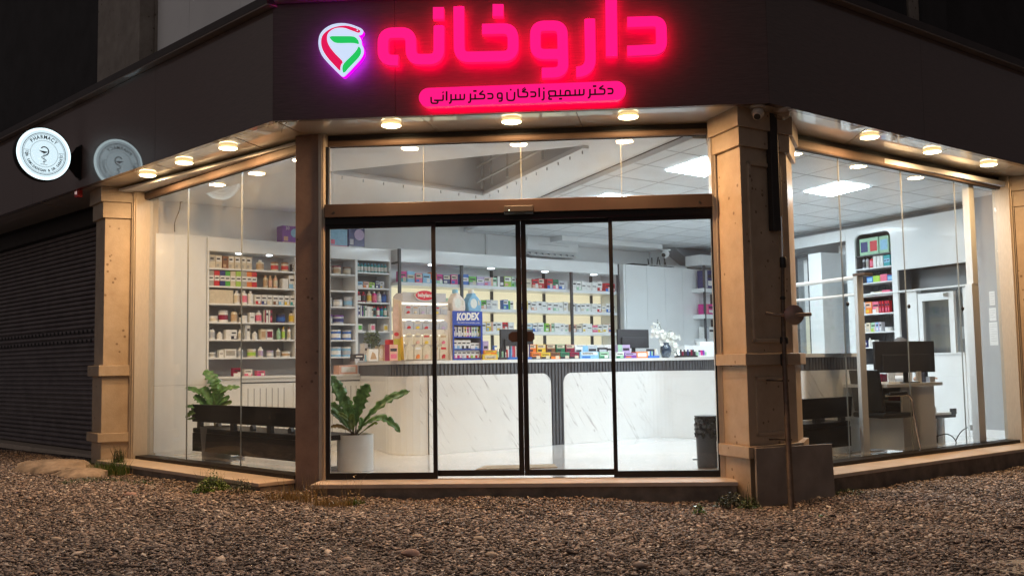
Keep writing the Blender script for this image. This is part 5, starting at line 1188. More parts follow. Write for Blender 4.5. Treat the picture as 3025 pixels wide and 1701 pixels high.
fl = MB(); fx = ua - .09; fl.vpoly([(fx - .03, zt_), (ua - .03, zt_), (ua - .035, 1.3), (ua - .06, 1.68), (ua - .10, 1.66), (ua - .13, 1.56), (ua - .12, 1.3)], v0 - .06, v0 - .052, CP); fl.build('side_wing', mat('pale_skin_print', (.62, .44, .36), .6, var=.1, scale=20), BR)
MB().vpoly([(fx - .028, zt_ + .004), (ua - .032, zt_ + .004), (ua - .036, 1.28), (ua - .118, 1.28)], v0 - .0518, v0 - .050, CP).build('yellow_print', pm((.50, .46, .06)), BR)
e_ = [(ua - .083 + .03 * math.cos(t), 1.33 + .022 * math.sin(t)) for t in [2 * math.pi * k / 18 for k in range(18)]]; MB().vpoly(e_, v0 - .0515, v0 - .049, CP).build('red_oval', pm(PAL['red']), BR)
MB().box(ua - .01, ub + .0, v0 - .05, v0 - .04, 1.70, 1.80, CP).build('header_card', mat('grey_card', (.55, .55, .58), .5), BR, bevel=.003)
uo = cu_(1257, v0); zo = 1.765
for rx, rz, vv_, mm in ((.128, .060, .030, 'white'), (.122, .054, .033, 'red')):
    MB().vpoly([(uo + rx * math.cos(t), zo + rz * math.sin(t)) for t in [2 * math.pi * k / 40 for k in range(40)]], v0 - .02, v0 + vv_ - .03, CP).build('oval_sign', pm((.8, .8, .8) if mm == 'white' else (.65, .02, .05)), BR)
m = MB(); addtext(m, "babyland", .060, CP, uo, zo - .015, v0 + .0045, 0, .92, 0, .002); m.build('lettering', pm(PAL['white']), BR, fix=False)
for k, z in enumerate((1.685, 1.50, 1.325, 1.245)): MB().box(ua - .02, ub + .02, v0 - .20, v0 - .03, z - .014, z, CP).build('rack_shelf', emit('lit_shelf_edge', (1, .97, .85), 1.0, base=(.7, .7, .7)) if k == 0 else bpy.data.materials['lit_shelf_edge'], BR)
cols_ = ['peach', 'red', 'pink', 'cream', 'silver', 'orange', 'lilac', 'yellow', 'magenta', 'maroon']
for r_, (z, h, n) in enumerate(((1.555, .10, 6), (1.385, .10, 5), (1.215, .125, 5), (1.048, .17, 5))):
    for k in range(n):
        w_ = (ub - ua) / n; a = ua + k * w_ + .006; c1, c2 = rg.choice(cols_), rg.choice(['cream', 'silver', 'red', 'tan', 'white', 'grey']); sd[0] += 1
        mB = MB(); mB.mi = 0; mB.vpoly([(a, z), (a + w_ - .012, z), (a + w_ - .01, z + h * .75), (a + w_ * .62, z + h), (a + w_ * .3, z + h), (a, z + h * .75)], v0 - .03, v0 - .008, CP)
        mB.mi = 1; mB.vpoly([(a + w_ * .18, z + h * .06), (a + w_ * .55, z + h * .08), (a + w_ * .60, z + h * .28), (a + w_ * .42, z + h * .36), (a + w_ * .22, z + h * .26)], v0 - .01, v0 - .0, CP)
        mB.mi = 2; mB.box(a + w_ * .12, a + w_ * .7, v0 - .01, v0 - .004, z + h * .66, z + h * .8, CP)
        tag(mB.build('hanging_pack', [pm(PAL['cream'] if r_ > 1 else PAL['silver']), pm(PAL[c1]), pm(PAL[c2])]), f"{'small' if r_ < 2 else 'taller'} {nmx.get(c1, c1)} baby goods pack, {ordn(k)} from left in {ordn(r_)} row of rack", 'pack', 'packs on the baby goods rack')
# blue KODEX cabinet
KX = thing('kodex_cabinet', CP.p(.5, -.25, zt_), 'blue glass-fronted counter display with white KODEX lettering', 'display cabinet')
ka, kb = cu_(1337), cu_(1425); kz = 1.60
M['kblue'] = mat('royal_blue', (.02, .07, .42), .3, coat=.4)
MB().box(ka, kb, v0 - .26, v0 - .245, zt_, kz, CP).box(ka, ka + .008, v0 - .245, v0, zt_, kz, CP).box(kb - .008, kb, v0 - .245, v0, zt_, kz, CP).box(ka + .008, kb - .008, v0 - .245, v0, kz - .01, kz, CP).build('cabinet_shell', M['cream'], KX)
MB().box(ka - .09, ka - .003, v0 - .24, v0 - .02, zt_, kz, CP).build('side_panel', M['cream'], KX)
m = MB(); m.box(ka, kb, v0, v0 + .012, kz - .165, kz, CP).box(ka, ka + .018, v0, v0 + .012, zt_, kz - .165, CP).box(kb - .022, kb, v0, v0 + .012, zt_, kz - .165, CP).box(ka + .018, kb - .022, v0, v0 + .012, zt_, zt_ + .02, CP)
for z in (1.305, 1.165): m.box(ka + .018, kb - .022, v0 - .2, v0 + .010, z - .012, z, CP)
m.build('blue_frame', M['kblue'], KX)
m = MB(); um = (ka + kb) / 2 + .02; addtext(m, "KODEX", .112, CP, um - .022, kz - .10, v0 + .0135, R(2), .80, .12, .006); addtext(m, "FEEL SAFETY WITH NATURAL LATEX", .021, CP, um - .01, kz - .142, v0 + .0135, 0, .9); m.build('lettering', pm(PAL['white']), KX, fix=False)
for r_, (z, h, n) in enumerate(((1.3055, .115, 10), (1.1655, .10, 6), (1.057, .095, 6))):
    for k in range(n):
        w_ = (kb - ka - .045) / n; c1 = ['lilac', 'navy', 'white', 'dark', 'yellow', 'magenta', 'purple', 'lgreen', 'lblue', 'lime'][k] if r_ == 0 else (['lblue', 'lblue', 'dark', 'dark', 'white', 'lblue'][k] if r_ == 1 else ['pink', 'magenta', 'silver', 'red', 'lime', 'red'][k])
        pbox(CP, ka + .02 + k * w_, v0 - .02, z, w_ - .003, h * (1 if not (r_ == 1 and k > 3) else .7), .05, 'white' if r_ else c1, c1 if r_ else 'white', 'white', 700 + r_ * 20 + k, f"{nmx.get(c1, c1)} packet, {ordn(k)} from left on {SN[r_]} shelf of blue display", 'packet', 'small_packet', 'packets in the blue display', 2 if r_ else 3)
# detergent bottles on it
def jug(x0, x1, c, lab, cap):
    a, b2 = CP.uz(x0, 900, -.2)[0], CP.uz(x1, 900, -.2)[0]; w_ = b2 - a; z = kz + .001; o = thing('detergent_bottle', CP.p((a + b2) / 2, -.2, z), lab, 'bottle')
    outl = [(0.05, 0), (.95, 0), (1.0, .15), (.98, .45), (.80, .62), (.62, .74), (.58, .84), (.30, .84), (.26, .72), (.10, .58), (.0, .35)]
    hole = [(.74, .28), (.86, .30), (.84, .46), (.72, .54)]
    mB = MB(); h = .33 * w_ / .20 * .80
    mB.vpoly([(a + p * w_, z + q_ * h) for p, q_ in outl], -.26, -.14, CP); mB.build('bottle_body', c, o, bevel=.012, seg=3)
    MB().lathe([(.034, 0), (.034, .04), (.03, .045)], CP.p(a + w_ * .44, -.20, z + h * .835), 16).build('cap', cap, o, smooth=True)
    MB().vpoly([(a + w_ * (.42 + .24 * math.cos(t)), z + h * (.36 + .22 * math.sin(t))) for t in [2 * math.pi * k / 20 for k in range(20)]], -.141, -.1385, CP).build('label', pm((.70, .76, .74)), o)
    MB().vpoly([(a + w_ * p, z + h * q_) for p, q_ in hole], -.141, -.1385, CP).build('handle_recess', pm((.6, .6, .5)), o)
jug(1327, 1367, pm((.74, .70, .66)), 'white detergent jug with pale blue cap on top of the blue display', pm((.22, .50, .72)))
jug(1374, 1414, pm((.20, .46, .72)), 'light blue detergent jug with white cap on top of the blue display', pm((.75, .75, .72)))
# monitors on the counter
def monitor(x0, x1, y0, y1, v, lab, fr=None, foot=True, zt=zt_):
    fr = fr or CP
    a, za = fr.uz(x0, y0, v); b2, _ = fr.uz(x1, y0, v); z0 = fr.uz((x0 + x1) / 2, y1, v)[1]; o = thing('monitor', fr.p((a + b2) / 2, v, zt), lab, 'monitor')
    MB().box(a, b2, v - .03, v, z0, za, fr).build('screen_back', mat('monitor_back', (.035, .036, .042), .45, var=.06) if 'monitor_back' not in bpy.data.materials else bpy.data.materials['monitor_back'], o, bevel=.004)
    MB().box(a + (b2 - a) * .1, b2 - (b2 - a) * .1, v, v + .022, z0 + .005, z0 + (za - z0) * .58, fr).build('rear_housing', bpy.data.materials['monitor_back'], o, bevel=.006)
    m_ = (a + b2) / 2; MB().box(m_ - .03, m_ + .03, v - .015, v + .0, zt + .01, z0, fr).build('stand', M['rubber'], o); MB().box(m_ - .11, m_ + .11, v - .09, v + .08, zt + .0005, zt + .011, fr).build('stand_foot', M['rubber'], o, bevel=.004)
    return o
monitor(1479, 1575, 972, 1040, -.42, 'dark grey monitor seen from behind on the counter, half hidden by the centre door posts')
monitor(1825, 1916, 972, 1028, -.38, 'dark grey monitor seen from behind on the counter, right of the right-hand door post')
# vase with orchids
vx = cu_(1967, -.15); o = thing('flower_vase', CP.p(vx, -.15, zt_), 'glossy dark blue vase of white orchids at the right end of the counter', 'vase')
MB().lathe([(.045, 0), (.06, .02), (.078, .09), (.075, .14), (.052, .18), (.045, .195), (.05, .205)], CP.p(vx, -.15, zt_), 24).build('vase_body', mat('blue_black_glaze', (.02, .035, .06), .08, coat=1), o, smooth=True)
rgf = random.Random(3); st_m = mat('stem_green', (.08, .12, .04), .6); pet = mat('white_petal', (.80, .80, .76), .6)
stems = [[(1965, 1008), (1958, 990), (1950, 960), (1941, 950)], [(1966, 1008), (1972, 985), (1980, 975), (1994, 985)], [(1968, 1010), (1990, 1000), (1998, 1020), (1997, 1045)]]
for S_ in stems:
    P_ = [CP.p(*[(lambda q: (q[0], -.13, q[1]))(CP.uz(x, y, -.13))][0]) for x, y in S_]; MB().tube(fillet(P_, .06, 5), .003, 5).build('stem', st_m, o)
pp = MB()
def blossom(mb, c, r):
    n = (Vector((0, 0, CH)) - c).normalized(); n = (n + Vector((rgf.uniform(-.6, .6), 0, rgf.uniform(-.5, .5)))).normalized(); t_ = n.orthogonal().normalized(); b_ = n.cross(t_); a0 = rgf.uniform(0, 6)
    for k in range(5):
        an = a0 + k * 1.2566; d = t_ * math.cos(an) + b_ * math.sin(an); e = n.cross(d)
        mb.quadp([c, c + d * r * .5 + e * r * .42 + n * r * .12, c + d * r + n * r * .25, c + d * r * .5 - e * r * .42 + n * r * .12])
for k in range(95):
    t = rgf.random()
    if t < .5: x, y = 1935 + 45 * t * 2 + rgf.gauss(0, 6), 972 + 35 * t * 2 + rgf.gauss(0, 8)
    elif t < .85: x, y = 1972 + 28 * (t - .5) / .35 + rgf.gauss(0, 6), 1000 - 0 * t + rgf.gauss(0, 8)
    else: x, y = 1997 + rgf.gauss(0, 3), 1015 + rgf.uniform(-5, 35)
    u, z = CP.uz(x, y, -.12); blossom(pp, CP.p(u, -.15 + rgf.uniform(-.06, .06), max(z, zt_ + .02)), rgf.uniform(.022, .034))
for k in range(10):
    u, z = CP.uz(1935 + rgf.uniform(-4, 16), 958 + rgf.uniform(-8, 12), -.12); blossom(pp, CP.p(u, -.13, z), .014)
pp.build('orchid_blossoms', pet, o, fix=False)
bp_ = MB()
for (x, y) in ((1943, 953), (1946, 962), (1938, 966), (1949, 957), (1944, 945), (1992, 1033), (1999, 1030), (1995, 1040), (1990, 1012), (1975, 998)):
    u, z = CP.uz(x, y, -.09); bp_.ball(CP.p(u, -.10, z), .007, 4)
bp_.build('dark_buds', M['rubber'], o)
# small potted plant at the left end
up_ = cu_(1104, -.1); o = thing('small_plant', CP.p(up_, -.1, zt_), 'small dark leafy plant in a white cube pot at the left counter end', 'plant')
MB().box(cu_(1089, -.1), cu_(1118, -.1), -.2, -.1, zt_, zt_ + .13, CP).build('cube_pot', M['white'], o, bevel=.003)
MB().vpoly([(cu_(1094, -.1), zt_ + .02), (cu_(1113, -.1), zt_ + .02), (cu_(1108, -.1), zt_ + .08), (cu_(1100, -.1), zt_ + .1)], -.1, -.098, CP).build('print', pm(PAL['tan']), o)
lm = MB(); darkleaf = mat('dark_leaf', (.05, .075, .03), .5, var=.5, scale=40)
for k in range(120):
    a = rgf.uniform(0, 6.28); rr2 = .085 * rgf.random() ** .5; c0 = CP.p(up_ + rr2 * math.cos(a), -.14 + rr2 * math.sin(a), zt_ + .24 + rgf.uniform(-.08, .08)); d = Vector((rgf.gauss(0, 1), rgf.gauss(0, 1), rgf.gauss(0, 1))).normalized() * .024; e = d.orthogonal().normalized() * .012
    lm.quadp([c0 - d, c0 + e, c0 + d, c0 - e])
lm.build('foliage', darkleaf, o, fix=False); MB().tube([CP.p(up_, -.14, zt_ + .13), CP.p(up_, -.14, zt_ + .26)], .006, 6).build('stem', st_m, o)
# cartons and stands along the counter front
G3 = 'cartons and stands on the counter'
def onc(x0, x1, h, c1, c2, c3, lab, v=-.1, zb=0., d=.10, style=2, cat='box'):
    a, b2 = cu_(x0, v), cu_(x1, v); sd[0] += 1; return pbox(CP, a, v, zt_ + .0006 + zb, b2 - a - .003, h * 1.18 if zb == 0 else h * 1.12, d, c1, c2, c3, sd[0], lab, cat, 'counter_box', G3, style)
onc(1048, 1076, .065, 'dark', 'silver', 'dark', 'low black printed box at the far left end of the counter', -.05)
onc(1077, 1088, .16, 'silver', 'lblue', 'white', 'tall pale leaflet box left of the cube pot', -.14)
onc(1137, 1176, .15, 'peach', 'maroon', 'pink', 'peach stand of pencils left of the baby goods rack', -.08, style=3)
onc(1120, 1136, .14, 'cream', 'cream', 'white', 'cream box between the cube pot and the pencils', -.12, style=4)
onc(1151, 1163, .20, 'red', 'white', 'white', 'red and white pouch standing behind the pencils', -.25, zb=.0, style=2)
onc(1427, 1471, .055, 'yellow', 'lime', 'cream', 'yellow Vitamin tray of small packs right of the blue display', -.08, style=4)
onc(1430, 1468, .05, 'orange', 'yellow', 'yellow', 'row of orange yellow sachets above the Vitamin tray', -.12, .057, .06, 1)
m = MB(); addtext(m, "VitaminB3", .034, CP, cu_(1449, -.08), zt_ + .014, -.0775, 0, .8); tag(m.build('lettering', pm(PAL['dark']), bpy.data.objects['counter_box.005'] if 'counter_box.005' in bpy.data.objects else None, fix=False, loc=None))
def pens(x0, x1, n, cols, h, lab, tray='blue', v=-.10):
    a, b2 = cu_(x0, v), cu_(x1, v); o = thing('tube_stand', CP.p((a + b2) / 2, v, zt_), lab, 'stand', 'stands of tubes on the counter')
    MB().box(a, b2, v - .07, v + .01, zt_ + .0005, zt_ + .028, CP).build('tray', pm(PAL[tray]), o, bevel=.003)
    for k in range(n):
        u = a + (b2 - a) * (k + .5) / n; r = (b2 - a) / n * .42; c = cols[k % len(cols)]; mB = MB(); mB.mi = 0; mB.lathe([(r, .02), (r, h * .75)], CP.p(u, v - .03, zt_), 8); mB.mi = 1; mB.lathe([(r * .9, h * .75), (r * .8, h)], CP.p(u, v - .03, zt_), 8); mB.build('tube', [pm(PAL[c]), pm(PAL[rg.choice(['white', 'dark', c])])], o, fix=False)
pens(1472, 1498, 4, ['lgreen', 'dark', 'lgreen', 'dark'], .13, 'stand of green-capped tubes right of the Vitamin tray', 'dark')
pens(1500, 1530, 7, ['red', 'white', 'blue', 'lblue', 'pink'], .16, 'blue tray of coloured brushes left of the centre door posts')
pens(1556, 1571, 4, ['white', 'orange', 'white', 'navy'], .18, 'blue tray of white and orange brushes right of the centre door posts')
for k, (c, nm_) in enumerate((('orange', 'orange'), ('yellow', 'golden yellow'), ('brown', 'brown'), ('dgreen', 'dark green'), ('maroon', 'maroon'))):
    w_ = 28.4; x = 1571 + k * w_; onc(x, x + w_ - 1, .068, c, 'dark' if c != 'brown' else 'orange', 'cream', f'{nm_} chocolate carton in the front row on the counter', -.09, style=2)
    onc(x - 12 + (0 if k else 4), x + w_ - 15, .085, c, 'dark', 'cream', f'{nm_} chocolate carton standing in the raised back row', -.17, .086, style=1); onc(x - 12 + (0 if k else 4), x + w_ - 15, .07, c, c, c, f'{nm_} carton supporting the raised back row', -.17, 0, style=4)
onc(1714, 1769, .075, 'lblue', 'blue', 'white', 'pale blue tray with two round white windows', -.09, style=1)
onc(1700, 1722, .13, 'white', 'silver', 'white', 'white leaflet stand behind the maroon chocolate carton', -.2, .0, style=2)
onc(1722, 1765, .14, 'silver', 'lblue', 'white', 'grey and pale blue poster carton behind the blue tray', -.22, .0, style=3)
onc(1768, 1796, .11, 'darkgrey' if 'darkgrey' in PAL else 'dark', 'dark', 'silver', 'low dark printer left of the right-hand door post', -.3, .02, .2, 4)
onc(1773, 1799, .07, 'lgreen', 'dgreen', 'white', 'white and green carton left of the right-hand door post', -.09)
onc(1821, 1844, .07, 'white', 'dgreen', 'lgreen', 'white and green carton right of the right-hand door post', -.09)
onc(1845, 1882, .06, 'purple', 'orange', 'lilac', 'purple tray of pastilles in front of the right monitor', -.09, style=1)
onc(1826, 1862, .15, 'lilac', 'lgreen', 'white', 'lilac bear-shaped card box before the right monitor', -.2, style=3)
onc(1880, 1914, .07, 'orange', 'red', 'white', 'orange red tray between the pastilles and the blue tray', -.09, style=4)
pens(1914, 1947, 7, ['cream', 'white', 'blue', 'lgreen', 'navy'], .12, 'blue tray of tubes just left of the vase')
pens(2003, 2060, 11, ['dark', 'navy', 'black', 'maroon', 'dark'], .11, 'long black stand of dark polish bottles right of the vase', 'black')
pens(2062, 2092, 5, ['lgreen', 'lilac', 'magenta', 'purple'], .10, 'short stand of pink and lilac bottles beside the right door jamb', 'white')
MB_ = thing('display_riser', CP.p(cu_(2050, -.3), -.3, zt_), 'stepped white display riser behind the polish bottles', 'riser')
MB().box(cu_(2023, -.3), cu_(2023, -.3) + 1.1, -.42, -.30, zt_, zt_ + .17, CP).build('riser_step', M['white'], MB_, bevel=.003); MB().box(cu_(2070, -.42), cu_(2070, -.42) + .8, -.5, -.425, zt_, zt_ + .23, CP).build('riser_step', M['white'], MB_, bevel=.003)
o = thing('soap_dispenser', CP.p(cu_(1459, -.35), -.35, zt_), 'small blue pump dispenser standing behind the Vitamin tray', 'dispenser'); MB().lathe([(.03, 0), (.03, .11), (.01, .13), (.01, .16)], CP.p(cu_(1459, -.35), -.35, zt_ + .0), 14).build('pump_bottle', pm(PAL['blue']), o, smooth=True); MB().box(cu_(1459, -.35) - .01, cu_(1459, -.35) + .04, -.36, -.34, zt_ + .155, zt_ + .17, CP).build('pump_head', pm(PAL['blue']), o)
onc(1428, 1444, .19, 'lilac', 'silver', 'cream', 'pale teddy-shaped card behind the Vitamin tray', -.3, style=2)
# white counter cartons row behind (tops)
for k in range(9): onc(1578 + k * 26, 1578 + k * 26 + 24, .155, 'white', rg.choice(['lblue', 'silver', 'peach', 'lgreen']), 'white', f'white carton, {ordn(k)} from left in the row behind the chocolate cartons', -.42, 0, .08, 2)
# ================================================================= right-hand part of the shop
b, t, x = 'bot', 'tub', 'box'
SC_ = thing('niche_cabinet', S.p(1.6, -.2, 0), 'tall white cabinet with a round-cornered dark niche of cosmetics, right side of shop', 'cabinet')
sdk = mat('dark_slatted_back', (.13, .14, .16), .5, var=.1)
def sz(x, y, v=0): return S.uz(x, y, v)
nu0, nu1 = 1.27, 1.935
# front sheet with a rounded niche opening
outer = [(1.10, 0), (2.03, 0), (2.03, 2.84), (1.10, 2.84)]
mS = MB(); mS.box(1.10, nu0, -.03, 0, 0, 2.84, S).box(nu1, 2.03, -.03, 0, 0, 2.84, S).box(nu0, nu1, -.03, 0, 2.73, 2.84, S)
mS.box(nu0, nu1, -.03, 0, 0, .9, S)
r = .10
for (cx0, sg) in ((nu0, 1), (nu1, -1)):
    pts = [(cx0, 2.73)] + [(cx0 + sg * (r - r * math.sin(t)), 2.73 - r + r * math.cos(t)) for t in [math.pi / 2 * k / 6 for k in range(7)]]
    mS.vpoly(pts, -.03, 0, S)
mS.build('cabinet_front', M['white'], SC_)
mk = MB(); mk.box(nu0 - .01, nu1 + .01, -.34, -.32, .88, 2.76, S)
k = nu0
while k < nu1: mk.box(k, k + .012, -.319, -.31, .9, 2.74, S); k += .045
mk.box(nu0 - .02, nu0 - .002, -.32, -.031, .88, 2.76, S).box(nu1 + .002, nu1 + .02, -.32, -.031, .88, 2.76, S)
mk.build('niche_back', sdk, SC_)
zn = [2.43, 2.245, 2.04, 1.86, 1.607, 1.353, 1.14]
for z in zn: MB().box(nu0 - .001, nu1 + .001, -.31, -.01, z - .016, z, S).build('niche_shelf', M['white'] if z != 2.43 else M['darkgrey'], SC_)
GN = 'cosmetics in the niche cabinet'
b, t, x = 'bot', 'tub', 'box'
row(S, nu0 + .05, -.05, 2.43, [(x, .0, .175, .24, 'lgreen', 'purple', c, 4) for c in ('navy', 'red', 'lblue')], 'on top niche shelf', GN)
row(S, nu0 + .08, -.05, 2.245, [(b, 0, .055, .165, 'silver', 'dark', 'dark'), (b, .008, .055, .165, 'silver', 'dark', 'grey'), (b, .012, .08, .16, 'red', 'dark', 'pink'), (x, .004, .055, .16, 'white', 'silver', 'white', 4), (x, .004, .055, .16, 'white', 'cream', 'white', 4), (x, .004, .055, .16, 'white', 'silver', 'white', 4), (x, .004, .062, .155, 'teal', 'orange', 'lblue', 0), (x, .002, .062, .155, 'teal', 'orange', 'lblue', 0), (x, .002, .062, .155, 'teal', 'cream', 'lblue', 0)], 'on second niche shelf', GN)
row(S, nu0 + .14, -.05, 2.04, [(x, 0, .12, .085, 'blue', 'white', 'lblue', 4), (x, .003, .13, .09, 'lime', 'dgreen', 'lime', 4), (x, .003, .13, .10, 'pink', 'magenta', 'pink', 4), (x, .003, .10, .08, 'blue', 'white', 'lblue', 4)], 'on third niche shelf', GN)
row(S, nu0 + .2, -.05, 1.86, [(x, 0, .06, .05, 'white', 'cream', 'white', 4), (x, .01, .14, .05, 'cream', 'tan', 'cream', 4), (x, .004, .15, .06, 'pink', 'peach', 'pink', 4)], 'on fourth niche shelf', GN)
row(S, nu0 + .02, -.05, 1.607, [(x, 0, .08, .17, 'silver', 'white', 'lblue', 0), (x, .003, .12, .17, 'orange', 'yellow', 'peach', 1), (x, .003, .13, .165, 'pink', 'white', 'peach', 2)] + [(x, .002, .045, .165, 'red', 'maroon', 'pink', 3)] * 4, 'on fifth niche shelf', GN)
row(S, nu0 + .02, -.05, 1.353, [(x, 0, .08, .12, 'white', 'tan', 'white', 2), (x, .003, .08, .13, 'cream', 'silver', 'cream', 1), (x, .003, .09, .13, 'lgreen', 'lime', 'cream', 2), (x, .003, .06, .13, 'lblue', 'lilac', 'white', 3), (x, .003, .06, .13, 'silver', 'lilac', 'white', 3), (t, .01, .12, .06, 'white', 'silver', 'white')], 'on sixth niche shelf', GN)
row(S, nu0 + .03, -.05, 1.14, [(x, 0, .07, .10, 'navy', 'white', 'white', 0), (b, .01, .05, .13, 'white', 'white', 'white'), (x, .02, .07, .10, 'white', 'navy', 'white', 0)], 'on lowest niche shelf behind monitor', GN)
# wall and panels around it
PW = thing('panelled_partition', S.p(2.6, -.1, 0), 'white partition with an upper panel, ledge and framed glass door, behind the desk', 'partition')
MB().box(2.032, 3.42, -.04, .004, 2.165, 2.84, S).build('upper_panel', M['white'], PW)
MB().box(2.032, 3.6, -.54, -.40, 1.89, 2.17, S).build('recess_back', M['wallgrey'], PW)
MB().box(1.42, 3.42, -.36, .03, 1.865, 1.885, S).build('ledge', M['white'], PW)
MB().box(2.14, 2.33, -.10, -.01, 0, 1.864, S).build('post', M['white'], PW, bevel=.003)
MB().box(3.06, 3.16, -.10, -.01, 0, 1.864, S).build('post', M['white'], PW, bevel=.003)
MB().box(2.331, 3.059, -.06, .0, 0, 1.02, S).build('lower_panel', M['white'], PW)
MB().box(2.331, 3.059, -.08, .02, 1.02, 1.04, S).build('ledge', M['white'], PW)
df = MB(); df.box(2.35, 2.42, -.05, -.01, 1.041, 1.82, S).box(2.84, 2.92, -.05, -.01, 1.041, 1.82, S).box(2.42, 2.84, -.05, -.01, 1.72, 1.82, S); df.build('door_frame', M['white'], PW)
MB().box(2.42, 2.84, -.035, -.027, 1.041, 1.72, S).build('door_glass', M['glass'], PW)
MB().box(2.79, 2.86, -.009, .02, 1.76, 1.80, S).build('door_closer', M['chrome'], PW)
MB().box(2.33, 3.5, -.54, -.5, 0, 1.88, S).build('room_behind', mat('grey_room', (.42, .43, .43), .8, var=.05), PW)
for (a, z0, w_, rt) in ((2.60, 1.22, .14, .3),): MB().box(a, a + w_, -.499, -.497, z0, z0 + .16, S).build('note', M['whitem'], PW)
# left of the niche: lintel and plain column with black framed showcase
LT = thing('wall_opening', S.p(.4, -.2, 0), 'white framed wall opening left of the niche cabinet, grey inside', 'partition')
MB().box(-1.2, 1.098, -.05, .0, 2.68, 2.84, S).build('lintel', M['white'], LT)
MB().box(.55, 1.098, -.48, -.42, 0, 2.68, S).build('grey_panel', mat('pale_blue_wall', (.42, .47, .50), .6), LT); MB().box(.55, 1.098, -.42, -.38, 2.10, 2.68, S).build('upper_bulkhead', M['white'], LT)
us0 = S.uz(2393, 900, .1)[0]; us1 = S.uz(2431, 900, .1)[0]; us2 = S.uz(2346, 900, .1)[0]
MB().box(us0, us1, -.3, .1, 0, 2.55, S).build('column', M['white'], LT)
fr_b = MB(); fr_b.box(us2, us2 + .04, .04, .08, .6, 2.56, S).box(us0 - .05, us0 - .01, .04, .08, .6, 2.56, S).box(us2, us0 - .01, .04, .08, 2.52, 2.56, S); fr_b.build('black_frame', M['darkgrey'], LT)
MB().box(us2 + .04, us0 - .05, -.1, -.08, 1.7, 2.5, S).build('frosted_panel', M['whitem'], LT); MB().box(us2 + .04, us0 - .05, -.1, -.08, .5, 1.69, S).build('cream_panel', mat('cream_glow', (.8, .75, .58), .6), LT)
# grey band between ceiling and cabinets
tag(MB().box(-1.5, 3.9, -.54, -.3, 2.845, 2.938, S).build('bulkhead', M['wallgrey'], None, loc=(0, 0, 0)), 'grey strip of wall above the white cabinets', kind='structure')
# right end wall with notices
ew0 = atz(2921, 1303); ew1 = Vector((6.02, 11.62, 0)); EWf = Fr(5.60, 12.55, -64.8)
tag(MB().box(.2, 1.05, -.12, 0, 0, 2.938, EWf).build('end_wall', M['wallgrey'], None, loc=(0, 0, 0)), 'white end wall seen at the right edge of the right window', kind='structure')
tag(MB().box(.2, 1.05, .001, .012, 0, .10, EWf).build('skirting', M['white'], None, loc=(0, 0, 0)), 'white skirting of the end wall', kind='structure')
for k, (x0, x1, y0, y1, lb) in enumerate(((2922, 2938, 861, 902, 'uppermost paper notice taped to the white end wall'), (2922, 2942, 910, 948, 'middle paper notice taped to the white end wall'), (2922, 2946, 952, 1020, 'lowest and largest paper notice on the white end wall'))):
    a, z1_ = EWf.uz(x0, y0); b2, _ = EWf.uz(x1, y0); z0_ = EWf.uz(x0, y1)[1]
    o = tag(MB().box(a, b2, .001, .003, z0_, z1_, EWf).build('paper_notice', M['whitem'], None), lb, 'notice', 'paper notices on the end wall')
    m = MB(); n = int((z1_ - z0_) / .028)
    for j in range(1, n): m.box(a + (b2 - a) * .15, b2 - (b2 - a) * (.1 + .3 * ((j * 7) % 3 == 0)), .003, .0036, z1_ - .028 * j - .004, z1_ - .028 * j, EWf)
    m.build('print_lines', M['wallgrey'], o)
# posts behind the right window
def post(x0, x1, x2, y0, Yp, z0, z1, nm, lab, extra=None):
    a = atY(x0, y0, Yp); b2 = atY(x1, y0, Yp - .02); c_ = atY(x2, y0, Yp + .10)
    o = thing(nm, (b2.x, b2.y, 0), lab, 'post')
    MB().hpoly([(a.x, a.y + .06), (b2.x, b2.y), (c_.x, c_.y), (a.x + (c_.x - b2.x), c_.y + .08)], z0, z1).build('post_body', M['whitem'], o, bevel=.003)
    return o
o = post(2541, 2545, 2563, 1150, 9.93, 0, 1.80, 'partition_post', 'waist-high cream post with cap just inside the right window, left of the desk')
p_ = atY(2552, 900, 9.95); MB().box(-.07, .07, -.07, .07, 1.80, 1.825, Fr(p_.x, p_.y, 38)).build('post_cap', M['housing'], o, bevel=.003)
a = atY(2536, 822, 9.98); b2 = atY(2349, 845, 10.9); b3 = Vector((b2.x, b2.y, a.z))
MB().tube([Vector((a.x, a.y, 1.79)), Vector((b2.x, b2.y, 1.79))], .02, 8).build('top_rail', M['white'], o); MB().tube([Vector((a.x, a.y, 1.62)), Vector((b2.x, b2.y, 1.62))], .014, 8).build('lower_rail', M['white'], o)
q0, q1 = Vector((a.x, a.y, 0)), Vector((b2.x, b2.y, 0)); dd = (q1 - q0).normalized(); nn = Vector((-dd.y, dd.x, 0)) * .004
MB().prism([q0 - nn + V3((0, 0), .04), q1 - nn + V3((0, 0), .04), q1 - nn + V3((0, 0), 1.78), q0 - nn + V3((0, 0), 1.78)], [q0 + nn + V3((0, 0), .04), q1 + nn + V3((0, 0), .04), q1 + nn + V3((0, 0), 1.78), q0 + nn + V3((0, 0), 1.78)]).build('glass_panel', M['glass'], o)
o = post(2874, 2887, 2907, 1150, 11.2, 0, 1.80, 'window_post', 'tall two-step cream post just inside the right window, right of the desk')
a = atY(2855, 700, 11.22); b2 = atY(2868, 700, 11.2); c_ = atY(2883, 700, 11.28)
MB().hpoly([(a.x, a.y + .05), (b2.x, b2.y), (c_.x, c_.y), (a.x + .05, c_.y + .06)], 1.80, 2.938).build('upper_post', M['whitem'], o)
